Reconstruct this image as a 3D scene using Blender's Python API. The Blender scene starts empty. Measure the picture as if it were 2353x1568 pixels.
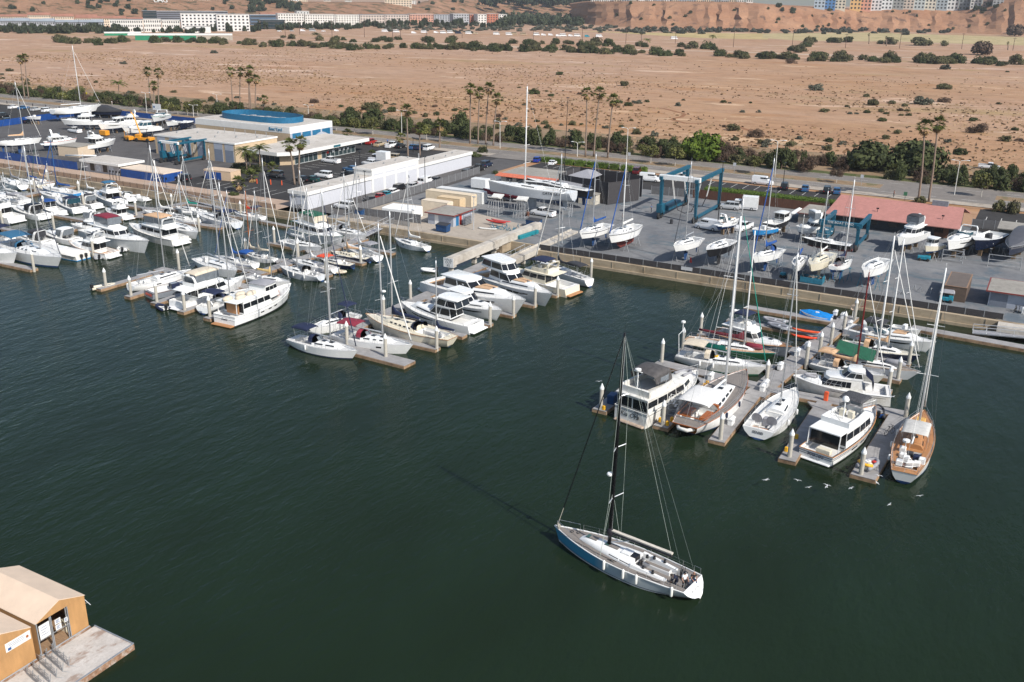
import bpy,math,random
from mathutils import Vector,Matrix
rnd=random.Random(7)
SC=bpy.context.scene
COL=SC.collection
R=math.radians
FPX=2200.0;PW=2353.0
_a=R(-29.161);EX,EY=math.cos(_a),math.sin(_a)
def cam2w(v):return Vector((v[0]*EX+v[1]*EY,-v[0]*EY+v[1]*EX,v[2]))
CAMP=cam2w((8.4,-178.2,46.0))
_p,_r=R(20),R(.8)
AX_R=cam2w((math.cos(_r),math.sin(_r)*math.sin(_p),math.sin(_r)*math.cos(_p)))
AX_U=cam2w((-math.sin(_r),math.cos(_r)*math.sin(_p),math.cos(_r)*math.cos(_p)))
AX_F=cam2w((0,math.cos(_p),-math.sin(_p)))
TT={'1':(0,0,.27199),'2':(640,0,.27199),'3':(1280,0,.27199),'4':(1920,0,.27199),'5':(0,360,.27199),'6':(640,360,.27199),'7':(1280,360,.27199),'8':(1920,360,.27199),'A':(680,680,.238),'B':(960,560,.2295),'C':(1450,720,.25515),'D':(1900,720,.31884),'E':(1360,1240,.1913),'F':(1350,800,.4717),'H':(0,1380,.2079),'I':(0,600,.323),'J':(380,260,.22949),'K':(0,220,.17),'L':(0,400,.18497),'M':(280,400,.18491),'N':(640,500,.19549),'O':(1160,400,.15304),'Q':(1780,460,.17857),'S':(2160,480,.20408),'a':(0,0,.1785),'b':(340,0,.1785),'c':(700,0,.1785),'d':(1060,0,.1785),'e':(1900,0,.28049),'g':(1690,740,.14032),'h':(1950,760,.17),'i':(2100,960,.16584)}
def pxy(t,x,y):
 if t=='0':return x,y
 a,b,s=TT[t];return(a+x*s)*.91914,(b+y*s)*.91914
def ray(t,x,y):
 x,y=pxy(t,x,y)
 return AX_F+AX_R*((x-PW/2)/FPX)-AX_U*((y-784)/FPX)
def at(t,x,y,z=0.0):
 "ground point of a surveyed mark at height z"
 d=ray(t,x,y);return CAMP+d*((z-CAMP.z)/d.z)
NCAM=cam2w((0,1,0))
def tip(base,t,x,y):
 "point above base (in the vertical plane through it) for a surveyed top mark"
 d=ray(t,x,y);k=(base-CAMP).dot(NCAM)/d.dot(NCAM)
 return CAMP+d*k
MATS={}
def _new(name):
 m=bpy.data.materials.new(name);m.use_nodes=True
 nt=m.node_tree;return m,nt,nt.nodes,nt.links,nt.nodes['Principled BSDF']
def srgb(h):
 h=h.lstrip('#');c=[int(h[i:i+2],16)/255 for i in(0,2,4)]
 return tuple(((v+.055)/1.055)**2.4 if v>.04 else v/12.92 for v in c)
def noise(N,L,scale,detail=4,rough=.6,coord='Object',vec=None,stretch=None):
 n=N.new('ShaderNodeTexNoise');n.inputs['Scale'].default_value=scale;n.inputs['Detail'].default_value=detail;n.inputs['Roughness'].default_value=rough
 if vec is None:
  tc=N.new('ShaderNodeTexCoord');vec=tc.outputs[coord]
 if stretch:
  mp=N.new('ShaderNodeMapping');mp.inputs['Scale'].default_value=stretch;L.new(vec,mp.inputs[0]);vec=mp.outputs[0]
 L.new(vec,n.inputs['Vector']);return n
def ramp(N,L,src,stops,interp='LINEAR'):
 r=N.new('ShaderNodeValToRGB');e=r.color_ramp;e.interpolation=interp
 while len(e.elements)<len(stops):e.elements.new(.5)
 for k,(p,c)in enumerate(stops):
  e.elements[k].position=p;e.elements[k].color=(*c,1)if len(c)==3 else c
 L.new(src,r.inputs[0]);return r
def mixc(N,L,fac,a,b,mode='MIX'):
 m=N.new('ShaderNodeMix');m.data_type='RGBA';m.blend_type=mode
 for sock,v in((m.inputs[0],fac),(m.inputs[6],a),(m.inputs[7],b)):
  if hasattr(v,'is_linked'):L.new(v,sock)
  elif isinstance(v,(int,float)):sock.default_value=v
  else:sock.default_value=(*v,1)if len(v)==3 else v
 return m.outputs[2]
def M(name,col,rough=.5,var=.12,scale=3.0,metal=0,bump=0,coord='Object',spec=.5,stretch=None,dirt=None):
 "painted or plain surface with a mottled, slightly worn colour"
 if name in MATS:return MATS[name]
 if isinstance(col,str):col=srgb(col)
 m,nt,N,L,b=_new(name)
 n=noise(N,L,scale,5,.65,coord,stretch=stretch)
 lo=tuple(c*(1-var*1.3)for c in col);hi=tuple(min(1,c*(1+var))for c in col)
 r=ramp(N,L,n.outputs['Fac'],[(.3,lo),(.7,hi)])
 out=r.outputs[0]
 if dirt:
  n2=noise(N,L,scale*.35,6,.7,coord);r2=ramp(N,L,n2.outputs['Fac'],[(.48,(0,0,0)),(.68,(1,1,1))])
  out=mixc(N,L,r2.outputs[0],out,dirt)
 L.new(out,b.inputs['Base Color'])
 rr=N.new('ShaderNodeMapRange');rr.inputs[3].default_value=max(.05,rough-.12);rr.inputs[4].default_value=min(1,rough+.12)
 L.new(n.outputs['Fac'],rr.inputs[0]);L.new(rr.outputs[0],b.inputs['Roughness'])
 b.inputs['Metallic'].default_value=metal;b.inputs['Specular IOR Level'].default_value=spec
 if bump:
  bp=N.new('ShaderNodeBump');bp.inputs['Strength'].default_value=bump;bp.inputs['Distance'].default_value=.05
  L.new(n.outputs['Fac'],bp.inputs['Height']);L.new(bp.outputs[0],b.inputs['Normal'])
 MATS[name]=m;return m
def leafmat(name,dark,light,dry=None,rough=.75):
 if name in MATS:return MATS[name]
 m,nt,N,L,b=_new(name)
 g=N.new('ShaderNodeNewGeometry');oi=N.new('ShaderNodeObjectInfo')
 n=noise(N,L,.9,2,.5)
 ad=N.new('ShaderNodeMath');ad.operation='MULTIPLY_ADD';ad.inputs[1].default_value=.45
 L.new(g.outputs['Random Per Island'],ad.inputs[0])
 ml=N.new('ShaderNodeMath');ml.operation='MULTIPLY';ml.inputs[1].default_value=.55;L.new(n.outputs['Fac'],ml.inputs[0]);L.new(ml.outputs[0],ad.inputs[2])
 r=ramp(N,L,ad.outputs[0],[(.2,dark),(.75,light)]+([(.93,dry)]if dry else[]))
 hs=N.new('ShaderNodeHueSaturation');mr=N.new('ShaderNodeMapRange');mr.inputs[3].default_value=.7;mr.inputs[4].default_value=1.25
 L.new(oi.outputs['Random'],mr.inputs[0]);L.new(mr.outputs[0],hs.inputs['Value']);L.new(r.outputs[0],hs.inputs['Color'])
 L.new(hs.outputs[0],b.inputs['Base Color']);b.inputs['Roughness'].default_value=rough;b.inputs['Specular IOR Level'].default_value=.2
 MATS[name]=m;return m
WHITE=M('gelcoat white',(.80,.80,.78),.25,.04,1.5)
WHITE2=M('weathered white',(.70,.69,.65),.45,.09,2,dirt=(.52,.49,.43))
CREAM=M('cream gelcoat',(.72,.66,.52),.4,.06,2)
OFFW=M('nonskid deck',(.70,.69,.66),.6,.06,4)
GLASS=M('tinted window',(.012,.014,.017),.08,.1,2,spec=.6)
GLASSB=M('blue tinted glass',(.02,.06,.08),.08,.1,2,spec=.7)
VINYL=M('clear vinyl',(.16,.18,.20),.15,.2,2,spec=.6)
STEEL=M('stainless tube',(.55,.56,.57),.3,.05,4,metal=.8)
ALU=M('anodised aluminium',(.62,.63,.64),.38,.05,2,metal=.5)
MASTW=M('white mast paint',(.78,.78,.77),.35,.03,2)
BLACK=M('black paint',(.012,.012,.014),.35,.2,3)
RUBBER=M('black rubber',(.02,.02,.02),.7,.2,5)
WIRE=M('rigging wire',(.20,.21,.21),.45,.05,3,metal=.3)
ROPE=M('rope',(.5,.46,.38),.9,.15,20)
TEAK=M('bright teak',(.42,.20,.08),.5,.25,3,stretch=(1,8,8))
TEAKG=M('weathered teak',(.215,.19,.17),.75,.18,3,stretch=(1,10,6))
VARN=M('varnished wood',(.36,.11,.03),.3,.25,3,stretch=(1,8,8))
NAVY=M('navy canvas',(.010,.018,.055),.85,.2,3)
BLUE=M('royal blue canvas',(.008,.07,.28),.8,.2,3)
PBLUE=M('steel blue canvas',(.03,.13,.24),.8,.2,2)
DKGREY=M('charcoal canvas',(.035,.036,.042),.85,.2,3)
MAROON=M('maroon canvas',(.13,.012,.022),.85,.2,3)
BURG=M('burgundy canvas',(.22,.02,.04),.8,.2,3)
TANC=M('tan canvas',(.60,.38,.22),.85,.15,3)
BEIGE=M('beige canvas',(.62,.54,.42),.85,.12,3)
GREENC=M('green canvas',(.012,.10,.055),.85,.2,3)
TEAL=M('teal canvas',(.004,.24,.18),.7,.15,3)
CANW=M('white canvas',(.72,.71,.68),.8,.07,3)
GREYC=M('grey canvas',(.30,.30,.32),.85,.15,3)
ORANGE=M('orange plastic',(.80,.11,.03),.5,.15,3)
YELLOW=M('yellow plastic',(.80,.42,.02),.5,.15,3)
RED=M('red paint',(.5,.03,.02),.45,.15,3)
ANTIB=M('blue antifouling',(.01,.05,.16),.75,.2,2)
ANTIR=M('red antifouling',(.14,.025,.02),.8,.25,2)
ANTIK=M('black antifouling',(.015,.015,.018),.75,.3,2)
HNAVY=M('navy gelcoat',(.012,.018,.04),.15,.1,2)
HGREY=M('grey gelcoat',(.22,.24,.27),.3,.08,2)
HLGREY=M('pale grey gelcoat',(.52,.54,.56),.22,.05,2)
HGREEN=M('dark green gelcoat',(.02,.085,.04),.25,.12,2)
HBLUE=M('bright blue gelcoat',(.02,.22,.50),.25,.1,2)
LIFTB=M('lift blue paint',(.005,.085,.14),.45,.2,2)
CONC=M('pale concrete',(.40,.36,.30),.85,.12,.8,bump=.2,dirt=(.25,.22,.18))
DOCKC=M('dock boards',(.30,.29,.285),.85,.14,1.2,bump=.2,stretch=(1,1,1),dirt=(.22,.21,.2))
DOCKW=M('dock timber edge',(.34,.22,.13),.8,.25,2,dirt=(.12,.07,.04))
PILEC=M('pile concrete',(.46,.43,.37),.85,.12,1.5,dirt=(.28,.24,.19))
class MB:
 def __init__(s):s.v=[];s.f=[];s.m=[]
 def add(s,vs,fs,mi=0):
  o=len(s.v);s.v+=[tuple(q)for q in vs]
  for f in fs:s.f.append(tuple(i+o for i in f));s.m.append(mi)
  return s
 def box(s,x0,x1,y0,y1,z0,z1,mi=0):
  return s.add([(x0,y0,z0),(x1,y0,z0),(x1,y1,z0),(x0,y1,z0),(x0,y0,z1),(x1,y0,z1),(x1,y1,z1),(x0,y1,z1)],[(3,2,1,0),(4,5,6,7),(0,1,5,4),(1,2,6,5),(2,3,7,6),(3,0,4,7)],mi)
 def bbox(s,x0,x1,y0,y1,z0,z1,b=.05,mi=0):
  "box with chamfered upright corners and top edge"
  pl=[(x0+b,y0),(x1-b,y0),(x1,y0+b),(x1,y1-b),(x1-b,y1),(x0+b,y1),(x0,y1-b),(x0,y0+b)]
  cx,cy=(x0+x1)/2,(y0+y1)/2
  fx,fy=1-2*b/max(.01,x1-x0),1-2*b/max(.01,y1-y0)
  return s.loft([[(x,y,z0)for x,y in pl],[(x,y,z1-b)for x,y in pl],[(cx+(x-cx)*fx,cy+(y-cy)*fy,z1)for x,y in pl]],True,True,mi)
 def prism(s,pl,z0,z1,mi=0,top=None):
  n=len(pl)
  s.add([(x,y,z0)for x,y in pl]+[(x,y,z1)for x,y in pl],[(i,(i+1)%n,n+(i+1)%n,n+i)for i in range(n)],mi)
  return s.add([(x,y,z1)for x,y in pl]+[(x,y,z0)for x,y in pl],[tuple(range(n)),tuple(range(2*n-1,n-1,-1))],mi if top is None else top)
 def loft(s,rings,cap0=True,cap1=True,mi=0,closed=True):
  n=len(rings[0]);vs=[q for r in rings for q in r];fs=[]
  for i in range(len(rings)-1):
   for j in range(n if closed else n-1):
    k=(j+1)%n;fs.append((i*n+j,i*n+k,(i+1)*n+k,(i+1)*n+j))
  if cap0:fs.append(tuple(range(n-1,-1,-1)))
  if cap1:fs.append(tuple((len(rings)-1)*n+j for j in range(n)))
  return s.add(vs,fs,mi)
 def tube(s,pts,r,n=6,mi=0,r1=None,cap=True):
  pts=[Vector(q)for q in pts];rings=[];m=len(pts)
  for i,q in enumerate(pts):
   d=(pts[min(i+1,m-1)]-pts[max(i-1,0)]).normalized()
   a=d.cross(Vector((0,0,1))if abs(d.z)<.95 else Vector((1,0,0))).normalized();b=d.cross(a)
   rr=r if r1 is None else r+(r1-r)*i/(m-1)
   rings.append([q+a*(rr*math.cos(2*math.pi*k/n))+b*(rr*math.sin(2*math.pi*k/n))for k in range(n)])
  return s.loft(rings,cap,cap,mi)
 def cyl(s,x,y,z0,z1,r,n=10,mi=0,r1=None):
  return s.loft([[(x+r*math.cos(2*math.pi*k/n),y+r*math.sin(2*math.pi*k/n),z0)for k in range(n)],[(x+(r1 if r1 is not None else r)*math.cos(2*math.pi*k/n),y+(r1 if r1 is not None else r)*math.sin(2*math.pi*k/n),z1)for k in range(n)]],True,True,mi)
 def ball(s,c,rx,ry=None,rz=None,n=8,mi=0):
  ry=ry or rx;rz=rz or rx;rings=[]
  for i in range(1,n//2+1):
   t=math.pi*i/(n//2+1)
   rings.append([(c[0]+rx*math.sin(t)*math.cos(2*math.pi*k/n),c[1]+ry*math.sin(t)*math.sin(2*math.pi*k/n),c[2]-rz*math.cos(t))for k in range(n)])
  return s.loft(rings,True,True,mi)
 def lathe(s,prof,x=0,y=0,n=10,mi=0):
  return s.loft([[(x+r*math.cos(2*math.pi*k/n),y+r*math.sin(2*math.pi*k/n),z)for k in range(n)]for r,z in prof],True,True,mi)
 def quad(s,a,b,c,d,mi=0):return s.add([a,b,c,d],[(0,1,2,3)],mi)
 def xf(s,mat):
  s.v=[tuple(mat@Vector(q))for q in s.v];return s
 def mesh(s,name,mats,smooth=False):
  me=bpy.data.meshes.new(name);me.from_pydata(s.v,[],s.f)
  mats=mats if isinstance(mats,(list,tuple))else[mats]
  for m in mats:me.materials.append(m)
  me.polygons.foreach_set('material_index',s.m)
  if smooth:me.polygons.foreach_set('use_smooth',[True]*len(s.f))
  me.update();return me
 def build(s,name,mats,parent=None,smooth=False,ang=None):
  return obj(name,s.mesh(name,mats,smooth or ang is not None),parent,ang)
def obj(name,me,parent=None,ang=None):
 if ang is not None:me.set_sharp_from_angle(angle=R(ang))
 o=bpy.data.objects.new(name,me);COL.objects.link(o)
 if parent is not None:o.parent=parent
 return o
def tag(o,label=None,cat=None,group=None,kind=None):
 if label:o['label']=label
 if cat:o['category']=cat
 if group:o['group']=group
 if kind:o['kind']=kind
 return o
def empty(name,loc,rz=0,label=None,cat=None,group=None):
 o=bpy.data.objects.new(name,None);COL.objects.link(o);o.location=loc;o.rotation_euler=(0,0,rz);o.empty_display_size=.3
 return tag(o,label,cat,group)
def copy_tree(o,parent=None):
 c=o.copy();COL.objects.link(c);c.parent=parent
 for ch in list(o.children):copy_tree(ch,c)
 return c
def dup(o,loc,rz=0,sc=None,label=None,group=None):
 c=copy_tree(o);c.location=loc;c.rotation_euler=(0,0,rz)
 if sc:c.scale=sc if isinstance(sc,(tuple,list))else(sc,)*3
 if label:c['label']=label
 if group:c['group']=group
 return c
def place(o,loc,rz=0,sc=None):
 o.location=loc;o.rotation_euler=(0,0,rz)
 if sc:o.scale=sc if isinstance(sc,(tuple,list))else(sc,)*3
 return o
def letters(name,txt,size,mat,parent,mtx,ext=.01,align='CENTER',shear=0):
 cu=bpy.data.curves.new(name,'FONT');cu.body=txt;cu.size=size;cu.extrude=ext;cu.align_x=align;cu.align_y='CENTER';cu.shear=shear;cu.resolution_u=2
 t=bpy.data.objects.new(name,cu);COL.objects.link(t);bpy.context.view_layer.update()
 me=bpy.data.meshes.new_from_object(t.evaluated_get(bpy.context.evaluated_depsgraph_get()))
 bpy.data.objects.remove(t);bpy.data.curves.remove(cu)
 me.materials.clear();me.materials.append(mat);me.transform(mtx)
 o=bpy.data.objects.new(name,me);COL.objects.link(o)
 if parent is not None:o.parent=parent
 return o
def frame(o,xa,ya):
 "matrix that lays text: reading direction xa, up direction ya, at o"
 xa=Vector(xa).normalized();ya=Vector(ya).normalized();za=xa.cross(ya).normalized();ya=za.cross(xa)
 m=Matrix((xa,ya,za)).transposed().to_4x4();m.translation=Vector(o);return m
SUN_AZ=Vector((.949,-.306));SUN_EL=R(41)
w=bpy.data.worlds.new('World');SC.world=w;w.use_nodes=True
nt=w.node_tree;bg=nt.nodes['Background']
sky=nt.nodes.new('ShaderNodeTexSky');sky.sky_type='NISHITA';sky.sun_disc=False;sky.sun_elevation=SUN_EL
sky.sun_rotation=math.atan2(SUN_AZ.x,SUN_AZ.y);sky.altitude=50;sky.air_density=1.0;sky.dust_density=1.2;sky.ozone_density=1.0
nt.links.new(sky.outputs[0],bg.inputs[0]);bg.inputs[1].default_value=.10
ld=bpy.data.lights.new('sun','SUN');ld.energy=4.0;ld.angle=R(.5);ld.color=(1,.955,.89)
sun=bpy.data.objects.new('sun',ld);COL.objects.link(sun)
sd=Vector((SUN_AZ.x*math.cos(SUN_EL),SUN_AZ.y*math.cos(SUN_EL),math.sin(SUN_EL)))
sun.rotation_euler=(-sd).to_track_quat('-Z','Y').to_euler();sun.location=(150,-60,150)
cd=bpy.data.cameras.new('camera');cam=bpy.data.objects.new('camera',cd);COL.objects.link(cam)
cd.sensor_width=36;cd.lens=36*FPX/PW;cd.clip_start=.5;cd.clip_end=20000
mx=Matrix((AX_R,AX_U,-AX_F)).transposed().to_4x4();mx.translation=CAMP;cam.matrix_world=mx
SC.camera=cam
SC.view_settings.view_transform='Standard';SC.view_settings.look='None';SC.view_settings.exposure=.38;SC.view_settings.gamma=1
SC.render.engine='CYCLES';SC.cycles.use_denoising=True
SC.cycles.max_bounces=5;SC.cycles.diffuse_bounces=2;SC.cycles.glossy_bounces=3;SC.cycles.transparent_max_bounces=4
GZ=1.5
m,nt,N,L,b=_new('harbour water')
tc=N.new('ShaderNodeTexCoord')
def wav(scale,st,rot):
 mp=N.new('ShaderNodeMapping');mp.inputs['Scale'].default_value=st;mp.inputs['Rotation'].default_value=(0,0,rot);L.new(tc.outputs['Object'],mp.inputs[0])
 n=noise(N,L,scale,3,.55,vec=mp.outputs[0]);return n.outputs['Fac']
n1=wav(.8,(1,.36,1),R(35));n2=wav(2.6,(1,.45,1),R(20));n3=wav(.09,(1,.6,1),R(50))
def mth(op,a,bb):
 q=N.new('ShaderNodeMath');q.operation=op
 for s,v in((q.inputs[0],a),(q.inputs[1],bb)):
  if isinstance(v,(int,float)):s.default_value=v
  else:L.new(v,s)
 return q.outputs[0]
h=mth('ADD',n1,mth('MULTIPLY',n2,.35))
gust=mth('MULTIPLY',h,mth('ADD',mth('MULTIPLY',n3,1.1),.25))
bp=N.new('ShaderNodeBump');bp.inputs['Strength'].default_value=.55;bp.inputs['Distance'].default_value=.26
L.new(gust,bp.inputs['Height']);L.new(bp.outputs[0],b.inputs['Normal'])
r=ramp(N,L,n3,[(.3,(.0100,.0185,.0085)),(.7,(.0120,.0235,.0120))])
L.new(r.outputs[0],b.inputs['Base Color']);b.inputs['Roughness'].default_value=.10;b.inputs['IOR'].default_value=1.33;b.inputs['Specular IOR Level'].default_value=.21
WATER=m
wb=MB();wb.quad((-1500,-400,0),(900,-400,0),(900,30,0),(-1500,30,0));tag(wb.build('water',WATER),kind='structure')
m,nt,N,L,b=_new('dry wetland')
tc=N.new('ShaderNodeTexCoord')
mp=N.new('ShaderNodeMapping');mp.inputs['Rotation'].default_value=(0,0,R(-29));mp.inputs['Scale'].default_value=(.6,1,1);L.new(tc.outputs['Object'],mp.inputs[0]);V=mp.outputs[0]
big=noise(N,L,.0065,5,.6,vec=V);mid=noise(N,L,.022,6,.68,vec=V);fin=noise(N,L,.16,6,.75,vec=V);big2=noise(N,L,.009,4,.6,vec=V,stretch=(1,1.4,1))
big2.inputs['W'].default_value if 'W' in big2.inputs else None
sx=N.new('ShaderNodeSeparateXYZ');L.new(tc.outputs['Object'],sx.inputs[0])
def mr(src,a,bb,c=0.,d=1.):
 q=N.new('ShaderNodeMapRange');q.inputs[1].default_value=a;q.inputs[2].default_value=bb;q.inputs[3].default_value=c;q.inputs[4].default_value=d;L.new(src,q.inputs[0]);return q.outputs[0]
pink=ramp(N,L,mid.outputs['Fac'],[(.30,(.43,.275,.19)),(.45,(.54,.375,.28)),(.58,(.60,.455,.37)),(.72,(.63,.50,.43))]).outputs[0]
rust=ramp(N,L,mid.outputs['Fac'],[(.32,(.34,.16,.065)),(.46,(.46,.255,.115)),(.58,(.53,.335,.18)),(.70,(.57,.42,.26))]).outputs[0]
e1=mr(sx.outputs[0],-430,-20);e2=mr(sx.outputs[1],640,240)
ee=mth('MULTIPLY',e1,e2);ee=mth('ADD',mth('MULTIPLY',ee,1.0),mth('MULTIPLY',mth('SUBTRACT',big.outputs['Fac'],.5),4.5))
cl=N.new('ShaderNodeClamp');L.new(ee,cl.inputs[0])
c=mixc(N,L,cl.outputs[0],pink,rust)
mid2=noise(N,L,.035,6,.7,vec=V,stretch=(.55,1.5,1));mid3=noise(N,L,.018,6,.72,vec=V,stretch=(.8,1.3,1))
def patch(c,src,lo,hi,col,amt=1.0,msk=None):
 f=ramp(N,L,src,[(lo,(0,0,0)),(hi,(amt,amt,amt))]).outputs[0]
 if msk is not None:f=mth('MULTIPLY',f,msk)
 return mixc(N,L,f,c,col)
c=patch(c,mid2.outputs['Fac'],.56,.63,(.52,.265,.10),.75,mr(big.outputs['Fac'],.40,.56))
c=patch(c,mid3.outputs['Fac'],.57,.62,(.23,.17,.075),.85,mr(sx.outputs[0],-380,-60,.15,1))
c=patch(c,big2.outputs['Fac'],.57,.63,(.33,.32,.10),.75,mr(mid2.outputs['Fac'],.40,.55))
c=patch(c,mid3.outputs['Fac'],.42,.36,(.56,.42,.31),.45)
c=patch(c,mid2.outputs['Fac'],.40,.34,(.29,.155,.085),.6)
gr=ramp(N,L,fin.outputs['Fac'],[(.28,(.55,.52,.48)),(.48,(.98,.97,.96)),(.72,(1.18,1.16,1.12))]).outputs[0]
c=mixc(N,L,.85,c,gr,'MULTIPLY')
L.new(c,b.inputs['Base Color']);b.inputs['Roughness'].default_value=.95;b.inputs['Specular IOR Level'].default_value=.1
bp=N.new('ShaderNodeBump');bp.inputs['Strength'].default_value=.6;bp.inputs['Distance'].default_value=.5;L.new(fin.outputs['Fac'],bp.inputs['Height']);L.new(bp.outputs[0],b.inputs['Normal'])
WET=m
gb=MB();gb.quad((-3800,16,GZ-.02),(2600,16,GZ-.02),(2600,5200,GZ-.02),(-3800,5200,GZ-.02));tag(gb.build('ground',WET),kind='structure')
def groundmat(name,base,alt,stain=None,s=.12,stripe=None,bump=.25):
 m,nt,N,L,b=_new(name)
 n1=noise(N,L,s,6,.7);n2=noise(N,L,s*9,5,.7);n3=noise(N,L,s*2.2,5,.65,stretch=(1,.5,1))
 c=ramp(N,L,n1.outputs['Fac'],[(.32,base),(.68,alt)]).outputs[0]
 if stain:c=mixc(N,L,ramp(N,L,n3.outputs['Fac'],[(.54,(0,0,0)),(.66,(.8,.8,.8))]).outputs[0],c,stain)
 if stripe:c=mixc(N,L,ramp(N,L,noise(N,L,s*2,6,.75,stretch=(.35,1.6,1)).outputs['Fac'],[(.55,(0,0,0)),(.63,(.7,.7,.7))]).outputs[0],c,stripe)
 c=mixc(N,L,.6,c,ramp(N,L,n2.outputs['Fac'],[(.3,(.75,.75,.75)),(.6,(1.05,1.05,1.05))]).outputs[0],'MULTIPLY')
 L.new(c,b.inputs['Base Color']);b.inputs['Roughness'].default_value=.9;b.inputs['Specular IOR Level'].default_value=.2
 bp=N.new('ShaderNodeBump');bp.inputs['Strength'].default_value=bump;bp.inputs['Distance'].default_value=.05;L.new(n2.outputs['Fac'],bp.inputs['Height']);L.new(bp.outputs[0],b.inputs['Normal'])
 return m
YARD=groundmat('boatyard paving',(.135,.14,.15),(.235,.235,.235),(.095,.125,.15),.09,(.075,.12,.145))
ASPH=groundmat('dark asphalt',(.035,.033,.033),(.055,.052,.05),None,.1)
ASPH2=groundmat('worn asphalt',(.085,.08,.08),(.12,.115,.112),(.075,.07,.07),.06)
ROAD=groundmat('sunbleached road asphalt',(.19,.17,.155),(.235,.212,.19),(.155,.14,.13),.08)
PAVE=groundmat('tan concrete paving',(.36,.31,.255),(.44,.385,.32),(.29,.25,.21),.15)
PINKP=groundmat('terracotta paving',(.40,.29,.215),(.47,.35,.27),None,.3)
VERGE=groundmat('dry verge soil',(.22,.15,.09),(.30,.21,.13),(.11,.12,.05),.12)
GRASSV=groundmat('verge ground cover',(.06,.075,.025),(.10,.11,.04),(.20,.15,.08),.2)
PATHM=groundmat('pale levee path',(.48,.37,.27),(.56,.45,.34),None,.05)
WPAINT=M('road paint',(.62,.61,.57),.8,.2,2)
def sheet(name,pts,z,mat):
 mb=MB();mb.add([(x,y,z)for x,y in pts],[tuple(range(len(pts)))]);return tag(mb.build(name,mat),kind='structure')
def rect(x0,x1,y0,y1):return[(x0,y0),(x1,y0),(x1,y1),(x0,y1)]
Z1=GZ
sheet('yard_paving',[(-36,0),(7.3,0),(7.3,3.2),(13.6,3.2),(13.6,0),(260,0),(260,66),(-36,66)],Z1,YARD)
sheet('concrete_apron',[(-33,0.3),(5.4,0.3),(5.4,14),(3,17),(-12,21),(-33,21)],Z1+.004,PAVE)
sheet('alley',rect(-43.6,-33.2,4,90),Z1+.004,ASPH2)
sheet('parking_lot',[(-92,9),(-43.6,9),(-43.6,88),(-92,88)],Z1+.008,ASPH)
sheet('front_parking_lot',rect(-30,57,66,86),Z1+.008,ASPH)
sheet('side_parking_lot',rect(82,140,62,86),Z1+.008,ASPH)
sheet('left_yard',[(-700,8.6),(-92,8.6),(-92,90),(-700,90)],Z1+.004,ASPH2)
sheet('car_park',rect(-420,-222,52,90),Z1+.012,ASPH)
sheet('promenade',rect(-700,-49,0.3,9),Z1+.012,PINKP)
sheet('road_near_lane',rect(-900,900,92.4,99),Z1+.012,ROAD)
sheet('road_median',rect(-900,900,99,105),Z1+.020,VERGE)
sheet('road_far_lane',rect(-900,900,105,112.4),Z1+.012,ROAD)
sheet('pavement',rect(-900,900,88.2,92.2),Z1+.10,PAVE)
sheet('road_junction',rect(58,84,98.5,106),Z1+.026,ROAD)
sheet('road_junction',rect(-48,-28,86,99.5),Z1+.108,ROAD)
sheet('verge',rect(-900,900,112.6,150),Z1+.008,VERGE)
sheet('ground_cover',rect(-900,900,112.8,117.5),Z1+.016,GRASSV)
mk=MB()
def line(x0,y0,x1,y1,w=.12,z=Z1+.034):
 d=Vector((x1-x0,y1-y0)).normalized();n=Vector((-d.y,d.x))*w/2
 mk.quad((x0-n.x,y0-n.y,z),(x1-n.x,y1-n.y,z),(x1+n.x,y1+n.y,z),(x0+n.x,y0+n.y,z))
for k in range(90):line(-400+k*9,95.7,-396.5+k*9,95.7,.14,Z1+.018);line(-400+k*9,108.7,-396.5+k*9,108.7,.14,Z1+.018)
line(-700,98.7,900,98.7,.12,Z1+.018);line(-700,105.3,900,105.3,.12,Z1+.018);line(-700,92.7,900,92.7,.12,Z1+.018)
for k in range(11):line(-80.5,43+k*2.9,-75.5,43+k*2.9,.12,Z1+.014)
for k in range(14):line(-67,30+k*2.9,-58,30+k*2.9,.12,Z1+.014)
for k in range(10):line(-52,24+k*2.9,-48,24+k*2.9,.12,Z1+.014)
for k in range(9):line(-85+k*3.0,12,-85+k*3.0,17,.12,Z1+.014)
for k in range(28):line(-26+k*2.9,80,-26+k*2.9,85.5,.12,Z1+.014)
for k in range(14):line(84+k*2.9,72,84+k*2.9,78,.12,Z1+.014)
for k in range(20):line(-400+k*8.5,60,-400+k*8.5,66,.12,Z1+.018)
tag(mk.build('road_markings',WPAINT),kind='structure')
for nm,y in(('near',98.9),('far',105.0)):
 kb=MB();kb.box(-900,58,y,y+.18,Z1,Z1+.14);kb.box(84,900,y,y+.18,Z1,Z1+.14);tag(kb.build('road_kerb',CONC),kind='structure')
kb=MB();kb.box(-900,900,92.2,92.38,Z1,Z1+.13);kb.box(-900,900,112.42,112.6,Z1,Z1+.13);tag(kb.build('road_kerb',CONC),kind='structure')
QW=M('stained sea wall',(.40,.32,.22),.9,.15,.7,bump=.3,dirt=(.22,.16,.10),stretch=(.5,1,2))
def quaywall(x0,x1,label):
 mb=MB();mb.box(x0,x1,-.35,.35,-1,Z1+.13);mb.box(x0,x1,-.55,-.352,-1,.45);
 k=x0+4
 while k<x1-1:mb.box(k,k+.12,-.42,-.352,.45,Z1+.13);k+=6
 return tag(mb.build('sea_wall',QW),label,'sea wall')
quaywall(-700,7.2,'long stained concrete sea wall below the promenade and the storage sheds')
quaywall(13.8,260,'stained concrete sea wall under the dark mesh fence of the boatyard')
mb=MB();mb.box(7.2,13.8,3.0,3.5,-1,Z1+.1);mb.box(6.9,7.4,-.3,3.3,-1,Z1+.1);mb.box(13.6,14.1,-.3,3.3,-1,Z1+.1)
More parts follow.
